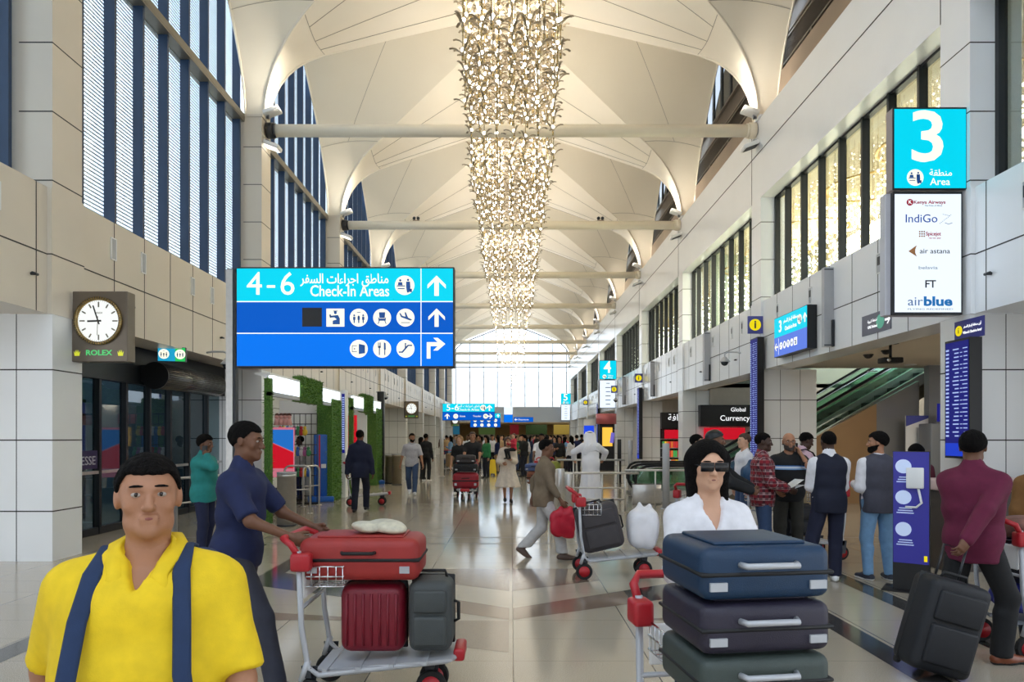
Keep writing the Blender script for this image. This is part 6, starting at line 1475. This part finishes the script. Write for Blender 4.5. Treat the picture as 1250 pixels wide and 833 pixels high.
# mid distance
trolley('baggage trolley in front of the man in the dark suit', (X(448, 16.4), 16.4, 0), R(95))
trolley('baggage trolley with red and black luggage pushed by the couple in black', (-1.17, 17.8, 0), 0)
suitcase('bright crimson suitcase low on the trolley of the couple in black', (-1.17, 17.65, .31), 0, .66, .42, .40, LUG('crimson2', srgb(150, 16, 36), .5), 'flat'); suitcase('black suitcase lying above the crimson one', (-1.17, 17.65, .745), 0, .62, .4, .2, LUG('black', (0, 0, 0)), 'flat'); suitcase('dark grey bag topmost on the trolley of the couple', (-1.17, 17.65, .965), 0, .5, .36, .2, LUG('charcoal', (0, 0, 0)), 'flat')
trolley('baggage trolley piled with olive luggage behind the walker with the red bag', (.82, 19.3, 0), R(-20))
suitcase('rust brown case low on the olive luggage trolley', (.72, 19.2, .31), R(-20), .5, .4, .36, LUG('rust', srgb(140, 84, 60)), 'flat'); suitcase('olive green rounded case on the far trolley', (1.1, 18.95, .3), R(-20), .5, .38, .66, LUG('olive', srgb(128, 134, 46)), 'soft'); suitcase('slate blue case on the olive luggage trolley', (.72, 19.2, .68), R(-20), .6, .4, .2, LUG('slate', srgb(70, 90, 140)), 'flat')
trolley('far baggage trolley with tan luggage left of the 5-6 sign post', (-2.6, 30, 0), R(30)); suitcase('tan suitcase on the far left trolley', (-2.6, 30, .31), R(30), .5, .34, .6, LUG('tan', srgb(150, 120, 84)), 'soft')
# ------------------------------------------------------------------ people
NAVYC = cloth('navy', srgb(24, 34, 74)); JEAN = cloth('jeans', srgb(56, 76, 110)); LJEAN = cloth('light_jeans', srgb(112, 150, 186)); BLK = cloth('black', srgb(22, 22, 24)); WHT = cloth('white', srgb(228, 226, 230)); DKT = cloth('dark_trousers', srgb(28, 30, 42))
YELC = cloth('yellow', srgb(232, 196, 20), .8); TEAL = cloth('teal', srgb(34, 128, 124)); MAR = cloth('maroon', srgb(96, 18, 52)); GRYT = cloth('grey_top', srgb(70, 70, 82)); PNK = cloth('pink_shirt', srgb(206, 172, 184)); KHK = cloth('khaki', srgb(160, 138, 104))
GPOLO = cloth('grey_polo', srgb(176, 174, 180)); OLV = cloth('olive_brown', srgb(120, 104, 84)); PALE = cloth('pale_trousers', srgb(186, 184, 182)); CREAMC = cloth('cream_dress', srgb(214, 200, 184)); NVEST = cloth('dark_navy_vest', srgb(20, 24, 44)); REDC = cloth('red', srgb(190, 40, 60))
WSH = mat('white_shoe', srgb(232, 232, 232), .5, noise=.03); BSH = mat('black_shoe', srgb(24, 22, 22), .35, noise=.1); BRSH = mat('brown_boot', srgb(122, 62, 34), .4, noise=.12); GSH = mat('dark_trainer', srgb(46, 50, 62), .6, noise=.1)
def plaid():
    m = bpy.data.materials.new('plaid_shirt'); m.use_nodes = True; nt = m.node_tree; N = nt.nodes; tc = N.new('ShaderNodeTexCoord'); sp = N.new('ShaderNodeSeparateXYZ'); nt.links.new(tc.outputs['Object'], sp.inputs[0])
    def st(o, f, w):
        a = N.new('ShaderNodeMath'); a.operation = 'MULTIPLY'; a.inputs[1].default_value = f; nt.links.new(sp.outputs[o], a.inputs[0]); b = N.new('ShaderNodeMath'); b.operation = 'FRACT'; nt.links.new(a.outputs[0], b.inputs[0]); c = N.new('ShaderNodeMath'); c.operation = 'LESS_THAN'; c.inputs[1].default_value = w; nt.links.new(b.outputs[0], c.inputs[0]); return c.outputs[0]
    def add(a, b): n = N.new('ShaderNodeMath'); n.operation = 'ADD'; nt.links.new(a, n.inputs[0]); nt.links.new(b, n.inputs[1]); return n.outputs[0]
    def mul(a, v): n = N.new('ShaderNodeMath'); n.operation = 'MULTIPLY'; nt.links.new(a, n.inputs[0]); n.inputs[1].default_value = v; return n.outputs[0]
    f = add(add(mul(st('Z', 14, .45), .3), mul(add(st('X', 14, .45), st('Y', 14, .45)), .2)), mul(add(st('Z', 14, .07), st('X', 14, .07)), .35))
    rp = N.new('ShaderNodeValToRGB'); rp.color_ramp.elements[0].color = (*srgb(150, 34, 46), 1); rp.color_ramp.elements[1].color = (*srgb(220, 180, 180), 1); e = rp.color_ramp.elements.new(.42); e.color = (*srgb(64, 20, 34), 1); nt.links.new(f, rp.inputs['Fac']); nt.links.new(rp.outputs['Color'], N['Principled BSDF'].inputs['Base Color']); N['Principled BSDF'].inputs['Roughness'].default_value = .85
    return m
def pr(*a, **k): return make_person('person', *a, **k)
# foreground
f1 = Fig(h=1.63, build=1.2, hands=[(.30, -.18, .85), (-.30, .05, .85)], feet=[(.12, -.25, 0, 5), (-.12, .25, .05, -5, 30)], drop=.03, head=(.25, -.1), curl=(.5, .5))
y1 = pr('man in a yellow polo shirt wearing backpack straps, walking close to the camera', (-.97, 1.82, 0), R(14), f1, SK_TAN, top=dict(m=YELC, sleeve=.46, hem=.80, o=.022, so=.022, wr=.007, vneck=1.37), bottom=dict(m=DKT), hair=dict(m=HAIRB), shoe=dict(m=BSH), belly=.03, q=.9)
yc = MB()
for s_ in (-1, 1): yc.tube([tuple(f1.T(p) * f1.k) for p in ((0, .092, 1.505), (s_ * .06, .07, 1.505), (s_ * .082, .01, 1.49), (s_ * .070, -.06, 1.455), (s_ * .055, -.105, 1.42), (s_ * .085, -.13, 1.375))], [.024, .024, .024, .024, .022, .006], 8, flat=.45)
yc.build('collar', YELC, y1)
backpack('navy backpack on the man in the yellow polo', f1, (-.97, 1.82, 0), R(14), cloth('backpack_navy', srgb(30, 50, 84)))
f2 = Fig(h=1.80, lean=.08, hands=[(.22, -.42, 1.0), (-.22, -.42, 1.0)], feet=[(.10, .30, .03, 0, 25), (-.10, -.28, 0, 0)], drop=.05, curl=(1.1, 1.1))
pr('man in a navy short-sleeved shirt pushing a trolley with red luggage', (-1.78, 4.45, 0), R(88), f2, SK_BROWN, top=dict(m=NAVYC, sleeve=.45, hem=.82, so=.02, collar=.01), bottom=dict(m=cloth('slate_trousers', srgb(52, 54, 66))), hair=dict(m=HAIRB), shoe=dict(m=BSH, sole=RUBBER))
f3 = Fig(h=1.66, build=.86, hands=[(.21, -.37, 1.04), (-.21, -.37, 1.04)], feet=[(.09, -.2, 0, 0), (-.09, .2, .04, 0, 25)], drop=.03, head=(-.12, .05), curl=(1.1, 1.1), poles=[(.25, .6, -1), (-.25, .6, -1)])
pr('woman in a white V-neck top and sunglasses pushing four stacked suitcases', (.93, 3.22, 0), R(6), f3, SK_LIGHT, top=dict(m=WHT, sleeve=1.0, hem=.82, vneck=1.30, so=.016, wr=.006), bottom=dict(m=NAVYC), hair=dict(m=HAIRB, t='long', len=.27), shoe=dict(m=WSH), sunglasses=True, q=.9)
f4 = Fig(h=1.72, yaw=.35, build=1.08, hands=[(.2, -.38, 1.0), (-.24, .36, .90)], feet=[(.10, .34, .05, 0, 35), (-.12, -.12, 0, -8)], drop=.03, head=(.3, .05), poles=None)
pr('man in a maroon jacket and black trousers pulling a black suitcase', (3.40, 5.02, 0), R(104), f4, SK_BROWN, top=dict(m=MAR, sleeve=1.0, hem=.78, o=.024, so=.02, collar=.012, name='jacket'), bottom=dict(m=BLK, flare=.02), hair=dict(m=HAIRB, o=.016), shoe=dict(m=BRSH, boot=True, sole=RUBBER))
# waiting men
f5 = Fig(h=1.71, hands=[(.10, -.30, 1.06), (-.10, -.30, 1.06)], feet=[(.24, .02, 0, 12), (-.07, 0, 0, -14)], head=(0, .08), poles=[(.35, .5, -1), (-.35, .5, -1)])
pr('man seen from behind in a navy waistcoat over a white shirt', (3.63, 7.8, 0), R(176), f5, SK_DARK, top=dict(m=WHT, sleeve=1.0, hem=.92, collar=.018, so=.018), extra=[dict(t='vest', m=NVEST, hem=.80, name='waistcoat')], bottom=dict(m=cloth('navy_trousers', srgb(22, 26, 50)), flare=.02), hair=dict(m=HAIRB, o=.008), shoe=dict(m=WSH, sole=WSH))
f6 = Fig(h=1.70, build=1.05, hands=[(.14, -.26, 1.12), (-.14, -.26, 1.08)], feet=[(.12, 0, 0, 14), (-.12, .03, 0, -10)], head=(1.15, 0), yaw=-.1, poles=[(.3, .5, -1), (-.3, .5, -1)])
pr('bearded man in a dark grey waistcoat and pale blue jeans looking left', (4.22, 7.85, 0), R(184), f6, SK_TAN, top=dict(m=WHT, sleeve=1.0, hem=.92, so=.016), extra=[dict(t='vest', m=GRYT, hem=.80, o=.026, name='waistcoat')], bottom=dict(m=LJEAN, flare=.004), hair=dict(m=HAIRB, o=.02), shoe=dict(m=GSH, sole=WSH), beard=HAIRB)
f7 = Fig(h=1.70, hands=[(.10, -.33, 1.02), (-.16, -.30, 1.02)], head=(-.15, .05), feet=[(.12, 0, 0, 10), (-.12, .04, 0, -10)], curl=(.9, .9))
pr('man in a red plaid shirt holding white papers', (3.17, 8.6, 0), R(78), f7, SK_DARK, top=dict(m=plaid(), sleeve=.9, hem=.80, o=.026, so=.026, collar=.015), bottom=dict(m=JEAN), hair=dict(m=HAIRB, o=.008), shoe=dict(m=BSH))
a = thing('paper_sheet', 'folded white papers held by the man in the plaid shirt', 'paper', (3.53, 8.58, 1.01), R(20)); MB().box(-.13, .12, -.09, .09, 0, .004, T=Matrix.Rotation(R(-14), 4, 'Y')).build('sheet', PAPERW, a); MB().box(-.05, .15, -.08, .08, .03, .033, T=Matrix.Rotation(R(-28), 4, 'Y')).build('folded_sheet', PAPERW, a)
STRM = bpy.data.materials.new('black_tee_blue_stripe'); STRM.use_nodes = True; nt = STRM.node_tree; N = nt.nodes
tc = N.new('ShaderNodeTexCoord'); sp = N.new('ShaderNodeSeparateXYZ'); nt.links.new(tc.outputs['Object'], sp.inputs[0]); rp = N.new('ShaderNodeValToRGB'); nt.links.new(sp.outputs['Z'], rp.inputs['Fac'])
rp.color_ramp.interpolation = 'CONSTANT'; el = rp.color_ramp.elements; el[0].color = (*srgb(22, 22, 24), 1); el[1].position = .99; el[1].color = (*srgb(22, 22, 24), 1)
mp = N.new('ShaderNodeMath'); mp.operation = 'SUBTRACT'; mp.inputs[1].default_value = .7; nt.links.new(sp.outputs['Z'], mp.inputs[0]); nt.links.new(mp.outputs[0], rp.inputs['Fac'])
for p_, c_ in ((.515, srgb(120, 170, 220)), (.53, srgb(225, 232, 240)), (.555, srgb(60, 120, 190)), (.57, srgb(22, 22, 24))): e_ = el.new(p_); e_.color = (*c_, 1)
nt.links.new(rp.outputs['Color'], N['Principled BSDF'].inputs['Base Color']); N['Principled BSDF'].inputs['Roughness'].default_value = .85
f8 = Fig(h=1.70, build=1.1, hands=[(.135, -.09, 1.47), (-.18, -.25, .98)], head=(.1, .05), curl=(.9, .4), poles=[(.45, -.5, -1), None], palm=((-1, 0, 0), None))
pr('bald bearded man in a black blue-striped T-shirt talking on a phone', (3.66, 9.0, 0), R(-14), f8, SK_TAN, top=dict(m=STRM, sleeve=.46, hem=.82, o=.02, so=.022), bottom=dict(m=cloth('dark_olive', srgb(52, 50, 44))), shoe=dict(m=BSH), glasses=True, phone=0, beard=mat('short_grey_beard', srgb(70, 60, 54), .9), belly=.02)
a = thing('shirt_stripe', 'x', 'x') if False else None
f9 = Fig(h=1.72, hands=[(.15, -.22, 1.0), (-.2, -.2, 1.0)], head=(-.2, .35), feet=[(.1, 0, 0, 5), (-.12, .05, 0, -5)])
pr('man in a pale pink shirt and khaki trousers with a shoulder bag, looking down', (4.40, 10.3, 0), R(95), f9, SK_DARK, top=dict(m=PNK, sleeve=1.0, hem=.85, so=.02, collar=.015), bottom=dict(m=KHK, flare=.025), hair=dict(m=HAIRB, o=.012), shoe=dict(m=BSH))
backpack('black backpack worn by the man in the pink shirt', f9, (4.40, 10.3, 0), R(95), BLK)
pr('light-haired person in a white shirt glimpsed behind the plaid-shirted man', (3.72, 10.9, 0), R(-85), Fig(h=1.70), SK_LIGHT, top=dict(m=WHT, sleeve=1), bottom=dict(m=JEAN), hair=dict(m=HAIRG), shoe=dict(m=BSH), q=1.4)
f11 = Fig(h=1.72, hands=[(.2, -.42, 1.05), (-.2, -.38, 1.05)], head=(.0, .0), curl=(1, 1))
pr('bearded man in a black beanie and dark jacket behind the woman in white', (2.44, 8.15, 0), R(75), f11, SK_BROWN, top=dict(m=BLK, sleeve=1, hem=.8, o=.03, so=.03, collar=.015, name='jacket'), bottom=dict(m=DKT), shoe=dict(m=BSH), cap='beanie', beard=HAIRB)
pr('dark-haired person in a black jacket with a white stripe, behind the beanie man', (2.78, 10.2, 0), R(70), Fig(h=1.68), SK_LIGHT, top=dict(m=BLK, sleeve=1, o=.025), bottom=dict(m=JEAN), hair=dict(m=HAIRB), shoe=dict(m=WSH), q=1.4)
pr('person in a burgundy top half hidden behind the indigo totem', (5.52, 9.3, 0), R(150), Fig(h=1.55), SK_BROWN, top=dict(m=cloth('burgundy', srgb(84, 24, 38)), sleeve=1), bottom=dict(m=BLK), hair=dict(m=HAIRB, t='long'), shoe=dict(m=BSH), q=1.4)
pr('person in a mustard brown jacket at the right edge beyond the trolley', (4.88, 6.3, 0), R(170), Fig(h=1.55, build=1.05), SK_BROWN, top=dict(m=cloth('mustard', srgb(120, 82, 40)), sleeve=1, o=.03), bottom=dict(m=BLK), hair=dict(m=HAIRB), shoe=dict(m=BSH), q=1.2)
# left
f13 = Fig(h=1.67, build=1.05, hands=[(.2, -.1, .85), (-.115, -.10, 1.46)], head=(.05, .1), poles=[None, (-.4, -1, -.5)], curl=(.4, .9), feet=[(.1, .05, 0, 5), (-.1, 0, 0, -5)], palm=(None, (.9, .2, 0)))
pr('man in a teal shirt talking on a phone by the dark entrance', (-4.16, 9.25, 0), R(84), f13, SK_BROWN, top=dict(m=TEAL, sleeve=.95, hem=.80, o=.026, so=.022, collar=.015), bottom=dict(m=cloth('dark_navy_trousers', srgb(26, 32, 62))), hair=dict(m=HAIRB, o=.024), shoe=dict(m=mat('grey_trainer', srgb(190, 188, 190), .5), sole=WSH), phone=1)
f14 = Fig(h=1.80, hands=[(.27, .05, .80), (-.27, -.02, .80)], feet=[(.09, .12, 0, 4), (-.08, -.2, .02, -4)], drop=.01)
pr('man in a dark navy suit walking away past the souvenir stalls', (-3.30, 14.9, 0), R(178), f14, SK_BROWN, top=dict(m=cloth('suit_navy', srgb(20, 26, 52)), sleeve=1, hem=.74, o=.03, so=.022, collar=.018, name='suit_jacket'), bottom=dict(m=cloth('suit_trousers', srgb(16, 20, 40))), hair=dict(m=HAIRB), shoe=dict(m=BSH), q=1.1)
f15 = Fig(h=1.78, hands=[(.3, -.15, .82), (-.32, .05, .82)], feet=[(.07, -.28, 0, 4), (-.07, .3, .06, -4, 35)], drop=.04, head=(.25, 0))
pr('bearded man in a pale grey polo and blue jeans walking towards the camera', (-2.82, 19.4, 0), R(8), f15, SK_TAN, top=dict(m=GPOLO, sleeve=.46, hem=.82, so=.024, collar=.012), bottom=dict(m=JEAN), hair=dict(m=HAIRB), shoe=dict(m=WSH), beard=HAIRB, q=1.2)
f16 = Fig(h=1.75); pr('person in black with a backpack behind the man in the grey polo', (X(520, 25), 25, 0), R(160), f16, SK_BROWN, top=dict(m=BLK, sleeve=1), bottom=dict(m=BLK), hair=dict(m=HAIRB), shoe=dict(m=WSH), q=1.8)
pr('woman in dark clothes with a blue bag behind the grey polo man', (X(514.5, 26.5), 26.5, 0), R(100), Fig(h=1.62, build=.9), SK_TAN, top=dict(m=BLK, sleeve=.4), bottom=dict(m=DKT), hair=dict(m=HAIRB, t='long'), shoe=dict(m=BSH), q=1.8)
pr('stall vendor in a pale grey shirt behind the wire rack', (X(366, 17.6), 17.6, 0), R(-70), Fig(h=1.66), SK_DARK, top=dict(m=PALE, sleeve=.9), bottom=dict(m=NAVYC), hair=dict(m=HAIRB), shoe=dict(m=BSH), q=1.5)
# middle
f17 = Fig(h=1.78, build=1.1, hands=[(.2, -.42, 1.0), (-.2, -.42, 1.0)], feet=[(.1, -.1, 0, 5), (-.1, .2, .03, -5)]); pr('man in a black shirt pushing the trolley with crimson luggage', (X(577, 18.7), 18.65, 0), R(0), f17, SK_TAN, top=dict(m=BLK, sleeve=.46, o=.024), bottom=dict(m=DKT), hair=dict(m=HAIRG), shoe=dict(m=WSH), q=1.3)
pr('fair-haired woman in a black top beside the man in the black shirt', (X(560.5, 19.2), 19.3, 0), R(-5), Fig(h=1.68, build=.9), SK_LIGHT, top=dict(m=BLK, sleeve=.4), bottom=dict(m=BLK), hair=dict(m=mat('fair_hair', srgb(150, 112, 70), .6, noise=.2), t='long', len=.15), shoe=dict(m=WSH), q=1.3)
f19 = Fig(h=1.64, build=.88, hands=[(.06, -.27, 1.15), (-.14, -.24, 1.05)], feet=[(.07, -.1, 0, 5), (-.07, .1, .02, -5)], curl=(.8, .8))
pr('woman in a loose cream dress carrying a small child in red', (X(620, 17), 17, 0), R(5), f19, SK_TAN, gown=dict(m=CREAMC, bot=.42, rt=.13, rb=.28, name='dress', so=.03), hair=dict(m=HAIRG, t='long', len=.25), shoe=dict(m=BSH), q=1.2)
fc = Fig(h=.82, hands=[(.2, -.3, 1.2), (-.2, -.3, 1.2)], feet=[(.2, -.35, .35, 0), (-.2, -.3, .35, 0)], drop=.05)
pr('small child in a red top held by the woman in the cream dress', (X(627, 16.8), 16.72, .93), R(-60), fc, SK_LIGHT, top=dict(m=REDC, sleeve=.9), bottom=dict(m=BLK), hair=dict(m=HAIRG), shoe=dict(m=BSH), q=1.6, eyes=False)
pr('man in a white T-shirt pushing the olive luggage trolley', (X(661, 21), 21, 0), R(-10), Fig(h=1.74, build=1.1, hands=[(.2, -.42, 1.0), (-.2, -.42, 1.0)]), SK_BROWN, top=dict(m=WHT, sleeve=.45, o=.024), bottom=dict(m=DKT), hair=dict(m=HAIRB), shoe=dict(m=BSH), q=1.4)
f21 = Fig(h=1.66, hands=[(.24, .16, .85), (-.22, -.24, .84)], feet=[(.08, .30, .05, 0, 35), (-.08, -.26, 0, 0)], drop=.05, lean=.06)
pr('person in an olive-brown top and pale trousers walking with a red bag', (.44, 9.2, 0), R(88), f21, SK_BROWN, top=dict(m=OLV, sleeve=.8, hem=.80, o=.024), bottom=dict(m=PALE, flare=.03, len=.1), hair=dict(m=HAIRB), shoe=dict(m=mat('brown_shoe', srgb(90, 70, 60), .5)), q=1.1)
bag('red carrier bag swinging from the hand of the walker in pale trousers', (.70, 9.0, .32), R(10), .34, .14, .34, mat('red_bag', srgb(190, 24, 50), .5, noise=.1, bump=.2, bscale=30), 'carrier_bag')
f22 = Fig(h=1.80, lean=.28, hands=[(.36, -.42, 1.04), (-.36, -.42, 1.04)], head=(0, .12), feet=[(.1, .0, 0, 5), (-.1, .0, 0, -5)], poles=[(1, .3, .2), (-1, .3, .2)])
WRB = mat('white_robe_cloth', srgb(238, 238, 244), .75, noise=.02, bump=.1, bscale=40)
pr('man in a white robe and headcloth seen from behind, leaning on the rail', (X(721, 16.9), 16.9, 0), R(180), f22, SK_TAN, gown=dict(m=WRB, bot=.06, rt=.15, rb=.24, so=.035), ghutra=WRB, shoe=dict(m=BRSH), q=1.1, eyes=False)
# the crowd in the distance: eight figures, copied with clothes of their own
protos = []
GRN = cloth('green', srgb(44, 120, 70)); SKY_ = cloth('sky', srgb(120, 160, 200)); BRN = cloth('brown', srgb(96, 70, 54)); GRYC = cloth('mid_grey', srgb(110, 112, 120)); TANC = cloth('tan', srgb(190, 160, 120))
tops = [('black', BLK), ('white', WHT), ('navy', NAVYC), ('grey', GRYC), ('sky blue', SKY_), ('green', GRN), ('brown', BRN), ('red', REDC), ('tan', TANC), ('maroon', MAR)]
bots = [('dark', DKT), ('blue', JEAN), ('khaki', KHK), ('black', BLK)]
specs = [dict(f=Fig(h=1.76)), dict(f=Fig(h=1.72, hands=[(.2, -.3, 1.0), (-.2, -.3, 1.0)], build=1.08)), dict(f=Fig(h=1.64, build=.88), lh=1), dict(f=Fig(h=1.78, feet=[(.08, -.25, 0, 0), (-.08, .25, .03, 0, 25)], drop=.04)), dict(f=Fig(h=1.66, build=.92, hands=[(.25, -.1, .8), (-.1, -.25, 1.2)]), lh=1), dict(f=Fig(h=1.72, hands=[(.28, -.05, .8), (-.2, -.35, 1.0)]))]
rc_ = random.Random(21); slots = []
for px in range(541, 700, 5): slots.append((px + rc_.uniform(-2, 2), rc_.uniform(31, 62)))
for px, d in ((594, 27), (607, 31), (612, 37), (636, 33), (640, 28), (648, 39), (668, 26.5), (677, 31), (683, 27), (690, 33), (697, 29), (704, 31), (710, 36), (716, 34), (550, 34), (545, 40), (585, 33), (556, 46), (573, 50), (600, 44), (628, 46), (655, 50), (672, 43), (688, 47)): slots.append((px, d))
slots.sort(); ok_ = []
for px, d in slots:
    for _ in range(60):
        if all(math.hypot(X(px, d) - X(a, b), d - b) > .75 for a, b in ok_): ok_.append((px, d)); break
        d = d + .5
slots = [q_ for q_ in ok_ if q_[1] < 68]
words = ['first', 'second', 'third', 'fourth', 'fifth', 'sixth', 'seventh', 'eighth', 'ninth', 'tenth']
tens = ['', 'tenth', 'twentieth', 'thirtieth', 'fortieth', 'fiftieth', 'sixtieth']; ten2 = ['', 'eleven', 'twenty', 'thirty', 'forty', 'fifty', 'sixty']
def ordn(n):
    if n <= 10: return words[n - 1]
    if n < 20: return ['eleventh', 'twelfth', 'thirteenth', 'fourteenth', 'fifteenth', 'sixteenth', 'seventeenth', 'eighteenth', 'nineteenth'][n - 11]
    return tens[n // 10] if n % 10 == 0 else ten2[n // 10] + '-' + words[n % 10 - 1]
for i, (px, d) in enumerate(slots):
    ti, bi, pi = rc_.choice([0, 0, 1, 2, 3, 4, 5, 6, 8, 9, 1, 0, 2, 7]), rc_.randrange(4), i % 6
    lab = 'distant traveller in a %s top, %s from the left in the far crowd' % (tops[ti][0], ordn(i + 1))
    if pi >= len(protos):
        sp_ = specs[pi]; o = make_person('person', lab, (X(px, d), d, 0), rc_.uniform(0, 6.28), sp_['f'], [SK_BROWN, SK_TAN, SK_LIGHT][pi % 3], top=dict(m=BLK, sleeve=.45 if pi % 2 else 1, name='shirt'), bottom=dict(m=DKT), hair=dict(m=HAIRB, t='long' if sp_.get('lh') else 'short'), shoe=dict(m=BSH), q=2.2, eyes=False, group='crowd at the far end of the hall'); protos.append(o)
    else: o = dup(protos[pi], (X(px, d), d, 0), rc_.uniform(0, 6.28), lab)
    for c_ in [c for c in kids_fast(o)] if False else list(o.children):
        n_ = c_.name.split('.')[0]
        if n_ in ('shirt', 'trousers'): c_.material_slots[0].link = 'OBJECT'; c_.material_slots[0].material = (tops[ti] if n_ == 'shirt' else bots[bi])[1]
SC.view_settings.exposure = 0.24
